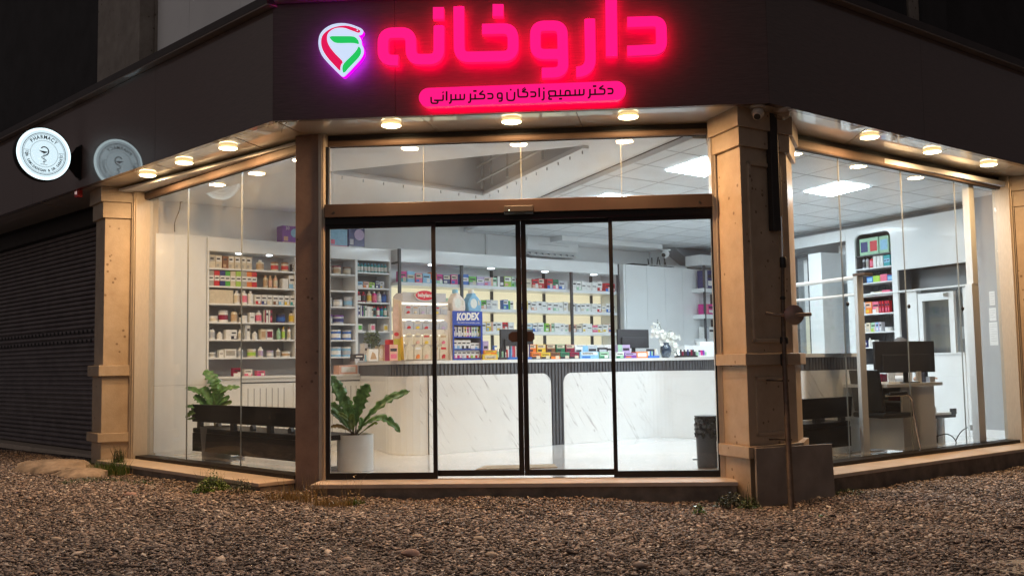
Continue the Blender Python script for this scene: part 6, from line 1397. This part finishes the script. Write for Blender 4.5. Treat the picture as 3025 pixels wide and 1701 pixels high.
# desk with open shelf
DF = Fr(*atz(2673, 1340).xy, 38.0)
dw = DF.uv(atz(2762, 1328))[0]; DK = thing('desk', DF.p(.3, -.3, 0), 'white desk with thick top and open side shelf behind the right window', 'desk')
zt2 = .715
MB().box(0, dw, -.45, 0, .0, zt2 - .035, DF).build('front_panel', M['white'], DK, bevel=.002) if False else None
MB().box(0, dw, -.02, 0, .0, zt2 - .036, DF).build('front_panel', M['white'], DK, bevel=.002)
MB().box(-.02, dw + .14, -.62, .02, zt2 - .034, zt2, DF).build('desk_top', M['white'], DK, bevel=.003)
MB().box(-.30, 0.0, -.62, .02, zt2 - .034, zt2 - .0005, DF).build('desk_top_wing', M['white'], DK)
SD = Fr(*DF.p(0, 0, 0).xy, DF.ang + 90)   # left side face, u runs back into the room
for (v0_, v1_, z0_, z1_, nm_) in ((.0, .022, 0, zt2 - .036, 'side_board'), (.40, .422, 0, zt2 - .036, 'side_board')): MB().box(v0_, v1_, -.001, .33, z0_, z1_, SD).build(nm_, M['white'], DK)
MB().box(.022, .40, -.001, .31, .385, .405, SD).build('open_shelf', M['white'], DK); MB().box(.022, .40, -.001, .31, .52, .535, SD).build('open_shelf', M['white'], DK)
MB().box(.022, .40, .015, .03, .03, .385, SD).build('side_door', M['white'], DK); MB().box(.022, .40, .30, .31, .40, zt2 - .036, SD).build('shelf_back', M['wallgrey'], DK)
pb = SD.p(.08, .05, .536); pbox(SD, .06, .20, .536, .16, .07, .1, 'maroon', 'red', 'magenta', 900, 'dark red box lying on the open shelf of the desk', style=1)
pbox(SD, .06, .22, .406, .30, .07, .16, 'dark', 'silver', 'dark', 901, 'black flat device on the lower open shelf of the desk', style=4)
mo = monitor(2583, 2759, 1008, 1100, 0, 'large black monitor seen from behind on the desk in the right window', Fr(*DF.p(-.0, -.18, 0).xy, 25), True, zt2)
GD = 'papers and stands on the desk'
def ond(x, y, v, w_, h, d, c, lab, nm_='paper_stack', mt_=None, cat='papers'): 
    u = DF.uz(x, y, v)[0]; return tag(MB().box(u, u + w_, v - d, v, zt2 + .0006, zt2 + h, DF).build(nm_, pm(PAL[c]), None, bevel=.001), lab, cat, GD)
ond(2625, 1120, -.12, .26, .018, .2, 'white', 'loose stack of white papers on the desk under the monitor')
ond(2626, 1110, -.30, .12, .12, .02, 'white', 'upright white sheet behind the papers, left of the monitor stand')
ond(2712, 1115, -.05, .07, .12, .03, 'white', 'white leaflet holder right of the monitor stand', 'leaflet_holder', cat='holder')
ond(2733, 1115, -.08, .06, .13, .05, 'dark', 'dark triangular stand at the right of the desk', 'phone_stand', cat='stand')
ond(2748, 1125, -.03, .10, .06, .16, 'silver', 'grey tray at the right edge of the desk', 'letter_tray', cat='tray')
ond(2605, 1110, -.22, .10, .10, .06, 'maroon', 'dark red box at the left of the desk behind the monitor', 'small_box', cat='box')
# low white side table and computer to the right
lt_ = Fr(*atY(2760, 1240, 11.25).xy, 30); o = thing('side_table', lt_.p(.2, 0, 0), 'low white side shelf with dark underside right of the desk', 'table')
MB().box(-.15, .36, -.3, .0, .335, .36, lt_).build('table_top', M['white'], o); MB().box(-.15, .37, -.02, .006, .30, .334, lt_).build('table_edge', M['darkgrey'], o); MB().box(.30, .38, -.02, .01, .335, .40, lt_).build('raised_end', M['darkgrey'], o)
MB().box(.16, .20, -.3, -.02, 0, .334, lt_).build('side_board', M['whitem'], o)
o = thing('computer_case', lt_.p(.02, -.15, 0), 'dark computer case under the low side shelf', 'computer')
MB().box(-.14, .13, -.28, -.06, .02, .29, lt_).build('case_body', M['darkgrey'], o, bevel=.006); MB().box(-.14, .13, -.059, -.056, .22, .228, lt_).build('front_trim', M['chrome'], o)
cc = MB()
def pcv(pts, r, nm_, lab, mt_):
    P_ = fillet([Vector(p) for p in pts], .25, 8); tag(MB().tube(P_, r, 6).build(nm_, mt_, None, smooth=True), lab, 'cable')
A_ = lambda x, y, Y: atY(x, y, Y)
pcv([A_(2760, 1290, 11.25), A_(2800, 1278, 11.25), A_(2826, 1300, 11.2), A_(2822, 1322, 11.1)], .006, 'cable', 'dark looping cable from the computer case down to the floor', M['rubber'])
pcv([A_(2824, 1300, 11.3), A_(2838, 1270, 11.35), A_(2858, 1262, 11.4)], .006, 'cable', 'dark cable rising in an arc beside the two-step post', M['rubber'])
pcv([A_(2765, 1322, 11.0), A_(2782, 1328, 10.98), A_(2796, 1320, 11.0), A_(2815, 1326, 10.98)], .010, 'cable', 'white coiled cable lying on the floor beside the desk', M['white'])
o = thing('power_socket', A_(2872, 1268, 11.6), 'white socket box on the wall end beside the two-step post', 'socket'); q_ = A_(2872, 1262, 11.6); MB().box(-.05, .05, -.02, .02, q_.z - .03, q_.z + .03, Fr(q_.x, q_.y, 20)).build('socket_box', M['white'], o, bevel=.004)
# visitor chair
CH_F = Fr(*atY(2620, 1230, 10.45).xy, 25); o = thing('visitor_chair', CH_F.p(0, 0, 0), 'black padded office chair with bent metal arm, left of the desk', 'chair')
MB().box(-.26, .14, -.22, .22, .37, .425, CH_F).build('seat', M['rubber'], o, bevel=.02, seg=3)
MB().prism([CH_F.p(u, v, z) for u, v, z in ((-.25, -.2, .43), (-.20, -.2, .43), (-.27, -.2, .86), (-.31, -.2, .86))], [CH_F.p(u, v, z) for u, v, z in ((-.25, .2, .43), (-.20, .2, .43), (-.27, .2, .86), (-.31, .2, .86))]).build('backrest', M['rubber'], o, bevel=.012)
for vv_ in (.235, -.235):
    pts = [CH_F.p(-.24, vv_, .60), CH_F.p(.06, vv_, .605), CH_F.p(.115, vv_, .56), CH_F.p(.13, vv_, .40), CH_F.p(.20, vv_, .012), CH_F.p(-.28, vv_, .012)]
    MB().tube(fillet(pts, .05, 5), .014, 10).build('arm_frame', M['chrome'], o, smooth=True); MB().tube([CH_F.p(-.20, vv_, .615), CH_F.p(.04, vv_, .62)], .02, 8).build('arm_pad', M['rubber'], o, smooth=True)
# seated person behind the monitor
PS = atY(2649, 1000, 11.75); pf_ = Fr(PS.x, PS.y, 15)
def skinned(name, pts, edges, rad, m, parent=None, sub_=2):
    me = bpy.data.meshes.new(name); me.from_pydata([tuple(p) for p in pts], edges, []); me.materials.append(m)
    o = bpy.data.objects.new(name, me); COL.objects.link(o)
    s = o.modifiers.new('skin', 'SKIN'); s.use_smooth_shade = True
    for i, v in enumerate(me.skin_vertices[0].data): v.radius = (rad[i], rad[i] if not isinstance(rad[i], tuple) else 0); v.use_root = (i == 0)
    q = o.modifiers.new('sub', 'SUBSURF'); q.levels = sub_; q.render_levels = sub_
    if parent: o.parent = parent
    return o
zh = PS.z - .12
def pp_(u, v, z): return pf_.p(u, v, z)
pts = [pp_(0, 0, .48), pp_(0, .02, .70), pp_(0, .04, .90), pp_(0, .05, zh - .12), pp_(0, .07, zh - .03), pp_(-.17, .05, .90), pp_(-.23, .16, .74), pp_(-.12, .36, .745), pp_(.17, .05, .90), pp_(.23, .16, .74), pp_(.10, .36, .745), pp_(-.10, .25, .46), pp_(-.11, .42, .42), pp_(-.11, .42, .06), pp_(.10, .25, .46), pp_(.11, .42, .42), pp_(.11, .42, .06)]
ed = [(0, 1), (1, 2), (2, 3), (3, 4), (2, 5), (5, 6), (6, 7), (2, 8), (8, 9), (9, 10), (0, 11), (11, 12), (12, 13), (0, 14), (14, 15), (15, 16)]
ra = [.13, .12, .13, .05, .05, .055, .045, .032, .055, .045, .032, .075, .06, .04, .075, .06, .04]
M['shirt'] = mat('grey_coat', (.55, .56, .58), .8); M['skin'] = mat('skin_tone', (.48, .29, .20), .5); M['hair'] = mat('grey_black_hair', (.07, .065, .065), .75, var=.7, scale=60)
po = thing('person', pp_(0, 0, 0), 'person with short dark grey hair seated at the desk, mostly hidden behind the large monitor', 'person')
bo = skinned('body', [p - po.location for p in pts], ed, ra, M['shirt'], po)
hm = MB(); hm.ball(pp_(0, .08, zh + .01), .10, 10, .80, .95, 1.12); hm.ball(pp_(0, .18, zh - .005), .018, 6)
hm.ball(pp_(-.08, .07, zh), .022, 5, .5, 1, 1.4); hm.ball(pp_(.08, .07, zh), .022, 5, .5, 1, 1.4); hm.build('head', M['skin'], po, smooth=True)
hr = MB(); hr.ball(pp_(0, .065, zh + .035), .108, 12, .84, .96, .95); hr.v = [v if v.z > zh + .02 or (pf_.uv(v)[1] < .06) else Vector((pp_(0, .065, 0).x + (v.x - pp_(0, .065, 0).x) * .8, pp_(0, .065, 0).y + (v.y - pp_(0, .065, 0).y) * .8, max(v.z, zh + .02))) for v in hr.v]; hr.build('hair', M['hair'], po, smooth=True)
for sg in (-1, 1):   # hands with five fingers resting on the desk
    hx = -.10 if sg < 0 else .08; base = pp_(hx, .40, .742); hmv = [base, pp_(hx, .46, .742)]; rd = [.024, .027]; ed2 = [(0, 1)]
    for f_i, (du, ln) in enumerate(((-.03, .055), (-.012, .07), (.008, .066), (.026, .052))):
        k0 = len(hmv); hmv += [pp_(hx + du, .49, .748), pp_(hx + du * 1.1, .49 + ln * .6, .75), pp_(hx + du * 1.15, .49 + ln, .738)]; rd += [.009, .0085, .007]; ed2 += [(1, k0), (k0, k0 + 1), (k0 + 1, k0 + 2)]
    k0 = len(hmv); hmv += [pp_(hx - sg * .035, .45, .745), pp_(hx - sg * .055, .475, .742)]; rd += [.011, .009]; ed2 += [(0, k0), (k0, k0 + 1)]
    skinned('hand', [p - po.location for p in hmv], ed2, rd, M['skin'], po, 1)

# ================================================================= benches, plants, bin, mat
M['bench'] = mat('black_wood_panel', (.010, .009, .009), .4, var=.5, scale=4, stretch=(1, 1, 6), spec=.12)
def bench(fr, u0, u1, v, zb0, zb1, zs0, zs1, lab, grp):
    o = thing('waiting_bench', fr.p((u0 + u1) / 2, v, 0), lab, 'bench', grp)
    MB().prism([fr.p(u0, q, z) for q, z in ((v, zb0), (v + .035, zb0), (v + .055, zb1), (v + .02, zb1))], [fr.p(u1, q, z) for q, z in ((v, zb0), (v + .035, zb0), (v + .055, zb1), (v + .02, zb1))]).build('backrest', M['bench'], o, bevel=.006)
    MB().box(u0 - .02, u1, v - .46, v + .02, zs1 - .05, zs1, fr).build('seat', M['bench'], o, bevel=.01)
    MB().box(u0 - .02, u1, v - .03, v + .022, zs0, zs1 - .052, fr).build('rear_panel', M['bench'], o, bevel=.004)
    n = 4
    for k in range(n):
        u = u0 + .12 + (u1 - u0 - .24) * k / (n - 1); MB().box(u - .04, u + .04, v - .02, v + .018, zs1 - .01, zb0 + .03, fr).build('back_bracket', M['rubber'], o)
        MB().lathe([(.035, -.02), (.035, .02)], fr.p(u + .22, v - .1, zs1 + .02), 16, (fr.n.x, fr.n.y, 0)).build('arm_hub', M['darkgrey'], o) if k < n - 1 else None
    for u in (u0 + .25, u1 - .25):
        MB().box(u - .02, u + .02, v - .24, v - .2, .03, zs1 - .05, fr).build('leg', M['chrome'], o); MB().box(u - .02, u + .02, v - .46, v + .02, .0, .03, fr).build('leg', M['chrome'], o, bevel=.006)
    return o
lv = -.38; lu0, lzb = L.uz(577, 1193, lv); lu1 = L.uz(960, 1200, lv)[0]
zb1 = lzb; zb0 = L.uz(577, 1244, lv)[1]; zs1 = L.uz(572, 1262, lv)[1]; zs0 = L.uz(572, 1330, lv)[1]
bench(L, lu0, min(lu1, 3.15), lv, zb0, zb1, zs0, zs1, 'black waiting bench seen from behind inside the left window, potted plant behind it', 'black waiting benches')
rv = -.42; ru1, rzb = RR.uz(2504, 1170, rv); rzb0 = RR.uz(2504, 1229, rv)[1]; rs1 = RR.uz(2514, 1241, rv)[1]; rs0 = RR.uz(2514, 1315, rv)[1]
bench(RR, ru1 - 1.5, ru1, rv, rzb0, rzb, rs0, rs1, 'black waiting bench seen from behind inside the right window, before the counter', 'black waiting benches')
# leaves
def leafmat(name, c, c2):
    return mat(name, c, .38, c2=c2, scale=22, bump=.3, bscale=30, coat=.25, contrast=(.35, .65))
M['leaf'] = leafmat('glossy_leaf', (.13, .30, .07), (.05, .15, .03)); M['leafl'] = leafmat('young_leaf', (.16, .26, .03), (.08, .15, .02)); M['leafo'] = leafmat('yellowing_leaf', (.30, .22, .05), (.14, .10, .03))
def ruffleaf(o, pts, wd, m, seed, ruff=.16, start=.28, name='leaf', petiole=True, tip=.0):
    rg_ = random.Random(seed); P_ = fillet([Vector(p) for p in pts], .3, 7); P_ = resamp(P_, .012); n = len(P_); mb = MB(); i0 = int(n * start)
    if petiole: MB().tube(P_[:max(i0 + 2, 2)][::2] if i0 > 4 else P_[:3], .0045, 6).build('leaf_stalk', M['leafs'], o, smooth=True)
    view = (Vector((0, 0, CH)) - P_[n // 2]).normalized(); up = Vector((0, 0, 1)); ph = [rg_.uniform(0, 6) for _ in range(6)]; m_ = n - i0
    for k in range(m_):
        t = k / (m_ - 1); p = P_[i0 + k]; d = (P_[min(i0 + k + 1, n - 1)] - P_[i0 + k - 1]).normalized(); nrm_ = (view * .6 + up * .5); side = d.cross(nrm_).normalized(); nn_ = side.cross(d).normalized()
        prof = .88 * (math.sin(math.pi * min(1, t * .92 + .02)) ** .75) * (.45 + .75 * t) if t < .97 else .12
        for j, s_ in enumerate((-1, -.55, 0, .55, 1)):
            rf = 1 + (.22 * math.sin(t * 42 + ph[0] + s_ * 2) + .10 * math.sin(t * 80 + ph[1] * s_)) * (abs(s_) > .9)
            lift = (.10 + .22 * abs(s_)) * wd * .5 + (abs(s_) > .9) * ruff * wd * .35 * math.sin(t * 34 + ph[2] + s_ * 1.3) + (abs(s_) > .5) * .05 * wd * math.sin(t * 55)
            mb.v.append(p + side * (s_ * wd * .5 * prof * rf) + nn_ * (lift * prof + (0 if s_ else -.004)))
    for k in range(m_ - 1):
        for j in range(4): a = k * 5 + j; mb.f.append([a, a + 1, a + 6, a + 5]); mb.m.append(0)
    ob = mb.build(name, m, o, smooth=True, fix=False); sm = ob.modifiers.new('thick', 'SOLIDIFY'); sm.thickness = .0015
    return ob
M['leafs'] = mat('brown_green_stalk', (.09, .07, .03), .6)
YP = 9.36; PP = atz(1042, 1393); PX, PY = PP.x + .0, PP.y + .15
PT = thing('potted_plant', (PX, PY, 0), 'big ruffle-leaved green plant in a smooth white cylinder pot inside the entrance', 'plant')
pw = (1096 - 990) / FPX * PY / 2; ptop = atY(1042, 1282, PY).z
MB().lathe([(pw, 0), (pw * 1.0, ptop), (pw * .96, ptop), (pw * .95, ptop - .04)], (PX, PY, 0), 48, cap=False).build('pot', mat('matt_white_pot', (.66, .67, .65), .5, var=.03), PT, smooth=True)
MB().lathe([(pw * .95, ptop - .05), (pw * .95, ptop - .035)], (PX, PY, 0), 32).build('soil', mat('soil', (.05, .035, .025), .95, var=.4), PT)
def q3(x, y, dy=0.): return atY(960 + x / 4.263, 1080 + y / 4.263, PY + dy)
base = Vector((PX, PY, ptop - .03))
for pts, wd, m, st_ in (([base, q3(300, 640, -.03), q3(190, 330, -.08), q3(55, 130, -.10)], .16, 'leaf', .22), ([base, q3(400, 640, 0), q3(440, 440, .02), q3(560, 235, .0)], .175, 'leaf', .26), ([base, q3(520, 650, -.05), q3(740, 460, -.10), q3(900, 380, -.12), q3(1070, 318, -.12)], .12, 'leaf', .22),
                          ([base, q3(470, 740, -.08), q3(700, 640, -.14), q3(850, 720, -.16), q3(945, 835, -.16)], .10, 'leaf', .2), ([base, q3(250, 700, -.04), q3(140, 520, -.1), q3(20, 470, -.12)], .12, 'leaf', .3), ([base, q3(310, 620, .05), q3(310, 430, .10)], .10, 'leaf', .3),
                          ([base, q3(230, 720, -.05), q3(100, 580, -.1), q3(30, 575, -.12)], .07, 'leaf', .35), ([base, q3(290, 800, -.08), q3(160, 750, -.12), q3(50, 775, -.12)], .06, 'leafo', .25), ([base, q3(340, 760, -.1), q3(330, 660, -.12), q3(360, 610, -.12)], .09, 'leafl', .2), ([base, q3(320, 700, -.11), q3(210, 610, -.13), q3(170, 600, -.13)], .06, 'leafl', .35),
                          ([base, q3(480, 720, .06), q3(440, 650, .08)], .07, 'leaf', .3), ([base, q3(520, 790, -.1), q3(640, 715, -.16), q3(650, 740, -.18)], .05, 'leafl', .35)):
    ruffleaf(PT, pts, wd, M[m], len(pts) * 7 + int(wd * 1000), start=st_)
for k in range(9):
    a = k * .7; MB().tube([base + Vector((.012 * math.cos(a), .012 * math.sin(a), 0)), base + Vector((.03 * math.cos(a), .03 * math.sin(a), .06 + .01 * (k % 3)))], .006, 5, .003).build('crown_stub', M['leafs'], PT)
# second plant behind the left bench
Y2 = 10.95; c2_ = atY(640, 1200, Y2); P2 = thing('potted_plant', (c2_.x, c2_.y, 0), 'broad-leaved green plant rising behind the bench in the left window', 'plant')
MB().lathe([(.15, 0), (.17, .36), (.16, .36)], (c2_.x, c2_.y, 0), 32, cap=False).build('pot', mat('dark_pot', (.12, .12, .12), .5), P2, smooth=True)
def q4(x, y, dy=0.): return atY(300 + x / 3.22, 1050 + y / 3.22, Y2 + dy)
bs = q4(1060, 540)
for pts, wd, m in (([bs, q4(1085, 300), q4(1060, 230), q4(975, 145)], .17, 'leaf'), ([bs, q4(1000, 380), q4(900, 330), q4(800, 305)], .09, 'leaf'), ([bs, q4(1120, 340), q4(1200, 310), q4(1315, 300)], .09, 'leaf'), ([bs, q4(1030, 400), q4(960, 300)], .14, 'leaf'),
                   ([bs, q4(1120, 400), q4(1140, 330), q4(1110, 270)], .13, 'leaf'), ([bs, q4(980, 450), q4(880, 380)], .12, 'leaf'), ([bs, q4(1120, 440), q4(1220, 390)], .08, 'leaf'), ([bs, q4(960, 480), q4(800, 485)], .07, 'leaf'), ([bs, q4(1130, 450), q4(1240, 445)], .08, 'leafl'),
                   ([bs, q4(930, 520), q4(860, 540), q4(800, 590)], .09, 'leafl'), ([bs, q4(950, 570), q4(880, 595), q4(815, 605)], .05, 'leafl'), ([bs, q4(1050, 480), q4(1040, 400)], .13, 'leaf'), ([bs, q4(1090, 470), q4(1170, 400)], .10, 'leaf')):
    ruffleaf(P2, pts, wd, M[m], int(wd * 999) + len(pts), .03, .22)
MB().tube([Vector((c2_.x, c2_.y, .3)), bs], .012, 8).build('stem', M['leafs'], P2)
# pedal bin with liner
bc = atz(2092, 1384); bx_, by_ = bc.x + .02, bc.y + .12; rb = .105
o = thing('waste_bin', (bx_, by_, 0), 'dark grey cylindrical bin with a crumpled black liner, by the right door jamb', 'bin')
zt3 = atY(2080, 1232, by_ - .1).z
M['liner'] = mat('black_liner', (.012, .012, .014), .22, bump=1.0, bscale=14)
MB().lathe([(rb * .86, 0), (rb * .90, .02), (rb * .98, zt3 * .97)], (bx_, by_, 0), 40).build('bin_body', mat('bin_grey', (.055, .06, .068), .4, var=.1), o, smooth=True)
lnr = MB(); lnr.lathe([(rb * (1.03 + .05 * math.sin(k * 2.1)), zt3 * (.62 + .40 * k / 12)) for k in range(13)], (bx_, by_, 0), 60, cap=False)
for i, v in enumerate(lnr.v):
    k = i % 60; j = i // 60; f_ = 1 + .035 * math.sin(k * 1.3 + j * .6) + .03 * math.sin(k * .5 - j) + (.03 * math.sin(k * 2.7) if j < 3 else 0); lnr.v[i] = Vector((bx_ + (v.x - bx_) * f_, by_ + (v.y - by_) * f_, v.z + (.018 * math.sin(k * .9) if j < 2 else 0)))
lnr.build('liner', M['liner'], o, smooth=True, fix=False)
MB().lathe([(rb * 1.05, -.004), (rb * 1.05, .004)], (bx_, by_, zt3 * 1.01), 40).build('rim', M['rubber'], o); MB().box(bx_ - rb - .03, bx_ - rb + .03, -by_ - .02, -by_ + .02, .07, .08).build('pedal', M['rubber'], o)
# door mat
P4 = [atz(1413, 1385), atz(1434, 1376.5), atz(1637, 1372), atz(1640, 1383)]; mt_ = [p.xy for p in P4]; mt_ = [mt_[0] - Vector((0.03, .16)), mt_[1], mt_[2] , Vector(mt_[2]) + Vector((.02, -.30))]
mt_[0] = Vector((mt_[1].x - .08, mt_[1].y - .33))
tag(MB().hpoly([tuple(p) for p in mt_], .0, .008).build('door_mat', mat('beige_mat', (.42, .34, .24), .9, var=.15, scale=60)), 'thin beige door mat just inside the sliding doors', 'door mat')
# wires near the left window top
def wz(x, y, v=-.3): u, z = W.uz(x, y, v); return W.p(u, v, z)
o = thing('wall_plug', wz(533, 595), 'black plug and lead hanging on the wall above the tall left cabinet', 'plug'); MB().lathe([(.03, 0), (.03, .05), (.015, .07)], wz(533, 592, -.34), 12, (W.n.x, W.n.y, 0)).build('plug_head', M['rubber'], o)
MB().tube(fillet([wz(533, 596), wz(531, 620), wz(522, 640), wz(515, 660), wz(516, 685)], .05, 5), .006, 6).build('lead', M['rubber'], o, smooth=True)
pbx = wz(518, 576, -.345); tag(MB().box(*(lambda u: (u - .06, u + .06))(W.uv(pbx)[0]), -.348, -.33, pbx.z - .035, pbx.z + .035, W).build('wall_socket', M['darkgrey'], None, bevel=.002), 'small dark wall socket plate near the top of the left window', 'socket')
q = [L.p(*[(lambda a: (a[0], -.05, a[1]))(L.uz(x, y, -.05))][0]) for x, y in ((424, 590), (430, 599), (438, 596))]
tag(MB().tube(fillet([atY(421, 590, 11.4), atY(426, 640, 11.42), atY(450, 685, 11.45), atY(462, 690, 11.5)], .1, 6), .004, 6).build('thin_wire', M['darkgrey'], None, smooth=True), 'thin wire sagging down inside the left edge of the left window', 'wire')

# ================================================================= weeds and loose stones outside
M['grass'] = leafmat('weed_green', (.10, .17, .03), (.05, .09, .02)); M['drygrass'] = leafmat('dry_grass', (.42, .28, .10), (.24, .15, .05)); M['dweed'] = leafmat('dark_weed', (.05, .07, .03), (.025, .035, .015)); M['bweed'] = leafmat('bright_weed', (.14, .24, .02), (.07, .13, .015))
def gpt(x, y):
    z = -.15
    for _ in range(5): p = atz(x, y, z); z = gz(p.x, p.y)
    return Vector((p.x, p.y, z))
def blades(mb, c, n, h, sp, w_, rg_, lean=.5):
    for k in range(n):
        a = rg_.uniform(0, 6.28); r_ = sp * rg_.random() ** .6; b0 = c + Vector((r_ * math.cos(a), r_ * math.sin(a) * .7, 0)); b0.z = gz(b0.x, b0.y) - .005
        hh = h * rg_.uniform(.4, 1.1); a2 = rg_.uniform(0, 6.28); ln = Vector((math.cos(a2), math.sin(a2), 0)) * hh * lean * rg_.random(); e = Vector((math.sin(a2 + .4), math.cos(a2), 0)).normalized() * w_ * .5
        p1 = b0 + ln * .3 + Vector((0, 0, hh * .55)); p2 = b0 + ln + Vector((0, 0, hh)); mb.quadp([b0 - e, b0 + e, p1 + e * .8, p1 - e * .8]); mb.quadp([p1 - e * .8, p1 + e * .8, p2])
def leaflets(mb, c, n, h, sp, s, rg_, flat=.5):
    for k in range(n):
        a = rg_.uniform(0, 6.28); r_ = sp * rg_.random() ** .55; q_ = max(0, 1 - (r_ / sp) ** 2); p = c + Vector((r_ * math.cos(a), r_ * math.sin(a) * .75, 0)); p.z = gz(p.x, p.y) + .004 + h * q_ * rg_.random() ** .6
        d = Vector((rg_.gauss(0, 1), rg_.gauss(0, 1), rg_.gauss(0, flat))).normalized() * s * rg_.uniform(.6, 1.3); e = d.cross(Vector((rg_.gauss(0, .5), rg_.gauss(0, .5), 1))).normalized() * s * .55
        mb.quadp([p - d, p + e, p + d, p - e])
GW = 'weeds along the foot of the shopfront'
def weed(x, y, lab, seed, parts_, nm_='weed'):
    rg_ = random.Random(seed); c = gpt(x, y); mb = MB(); mats_ = []
    for kind, n, h, sp, s, m in parts_:
        if M[m] not in mats_: mats_.append(M[m])
        mb.mi = mats_.index(M[m]); (blades if kind == 'b' else leaflets)(mb, c, n, h, sp, s, rg_)
    return tag(mb.build(nm_, mats_, None, fix=False), lab, 'weed' if nm_ == 'weed' else 'grass tuft', GW)
weed(628, 1452, 'bright green bushy weed under the left window sill', 1, [('l', 900, .14, .17, .012, 'bweed'), ('l', 250, .22, .10, .010, 'grass'), ('b', 40, .22, .12, .004, 'grass')])
weed(712, 1462, 'smaller dark weed right of the bright green one under the left sill', 2, [('l', 260, .15, .13, .010, 'dweed'), ('b', 60, .16, .12, .004, 'dweed'), ('l', 120, .06, .14, .01, 'drygrass')])
weed(325, 1400, 'grassy green tuft at the foot of the left stone pillar', 3, [('b', 380, .16, .20, .005, 'grass'), ('b', 80, .10, .26, .005, 'drygrass')], 'grass_tuft')
weed(348, 1385, 'taller dark thistle-like weed beside the left stone pillar', 4, [('b', 90, .26, .06, .007, 'dweed'), ('l', 160, .24, .08, .012, 'grass')])
weed(275, 1425, 'low patch of dark creeping weed in front of the two rocks', 5, [('l', 500, .05, .32, .010, 'dweed'), ('b', 160, .06, .34, .004, 'grass')])
weed(415, 1430, 'sparse low green weed in the gravel left of the bright bushy one', 6, [('l', 160, .05, .12, .010, 'dweed'), ('b', 80, .05, .16, .004, 'grass')])
weed(850, 1478, 'dry straw-coloured grass clump left of the brown pillar foot', 7, [('b', 420, .10, .20, .004, 'drygrass'), ('b', 30, .22, .12, .004, 'drygrass')], 'grass_tuft')
weed(925, 1484, 'tall dry grass stems before the brown pillar', 8, [('b', 40, .26, .10, .004, 'drygrass'), ('l', 50, .25, .10, .009, 'drygrass')], 'grass_tuft')
weed(985, 1490, 'low yellow dry grass just right of the brown pillar', 9, [('b', 420, .055, .16, .004, 'drygrass'), ('b', 18, .2, .14, .003, 'drygrass')], 'grass_tuft')
weed(1048, 1488, 'dry seed-headed stems with a little green at the left end of the door step', 10, [('b', 26, .26, .10, .003, 'drygrass'), ('l', 40, .24, .07, .010, 'drygrass'), ('b', 150, .05, .09, .004, 'bweed')], 'grass_tuft')
weed(2165, 1497, 'dark bushy weed at the right end of the door step', 11, [('l', 520, .12, .15, .011, 'dweed'), ('b', 60, .13, .14, .004, 'dweed')])
weed(2215, 1505, 'mossy olive weed at the foot of the right stone pillar', 12, [('l', 420, .10, .10, .009, 'grass'), ('b', 60, .2, .06, .004, 'dweed')])
weed(2066, 1522, 'small fresh pale green plant alone in the gravel before the step', 13, [('l', 130, .09, .055, .012, 'bweed'), ('b', 20, .07, .04, .006, 'grass')])
weed(2430, 1532, 'tiny bright green leaf in the gravel right of the downpipe', 14, [('l', 26, .03, .035, .016, 'bweed')])
weed(2510, 1460, 'thin green weed at the foot of the right plinth near the slab', 15, [('l', 180, .05, .16, .008, 'grass')])
M['peb'] = mat('tan_pebble', (.42, .31, .22), .7, var=.2, scale=20); M['pebr'] = mat('reddish_stone', (.28, .16, .12), .7, var=.2, scale=20)
for k, (x, y, s, m, lb) in enumerate(((1215, 1640, .05, 'pebr', 'larger reddish brown stone lying in the gravel left of centre'), (1415, 1596, .032, 'peb', 'smooth tan pebble in the gravel below the centre door posts'), (1452, 1644, .032, 'peb', 'tan pebble in the gravel nearest the camera'), (165, 1598, .032, 'peb', 'pale pebble at the lower left of the gravel'), (385, 1466, .05, 'pebr', 'dark stone in the gravel below the left window'), (1232, 1590, .03, 'peb', 'orange pebble left of the smooth tan one'))):
    c = gpt(x, y); mb = MB(); mb.ball((0, 0, 0), 1, 7); rg_ = random.Random(k)
    from mathutils import noise
    mb.v = [Vector((c.x, c.y, c.z + .012)) + Vector((p.x * s * 1.2, p.y * s * .8, p.z * s * .55)) * (1 + .25 * noise.noise(p * 1.3 + Vector((k * 3, 0, 0)))) for p in mb.v]; tag(mb.build('pebble', M[m], None, smooth=True), lb, 'pebble', 'larger stones in the gravel')
# bare sandy patch at the lower right
c = gpt(3005, 1672); pts = [(c.x + .1 + .34 * math.cos(t) * (1 + .2 * math.sin(3 * t)), c.y - .08 + .24 * math.sin(t) * (1 + .15 * math.cos(2 * t))) for t in [6.283 * k / 28 for k in range(28)]]
tag(MB().hpoly(pts, c.z - .03, c.z + .012).build('sand_patch', mat('sandy_ground', (.30, .25, .19), .95, var=.2, scale=12, bump=.4), None, loc=(0, 0, 0)), 'bare sandy patch at the lower right of the gravel', kind='structure')
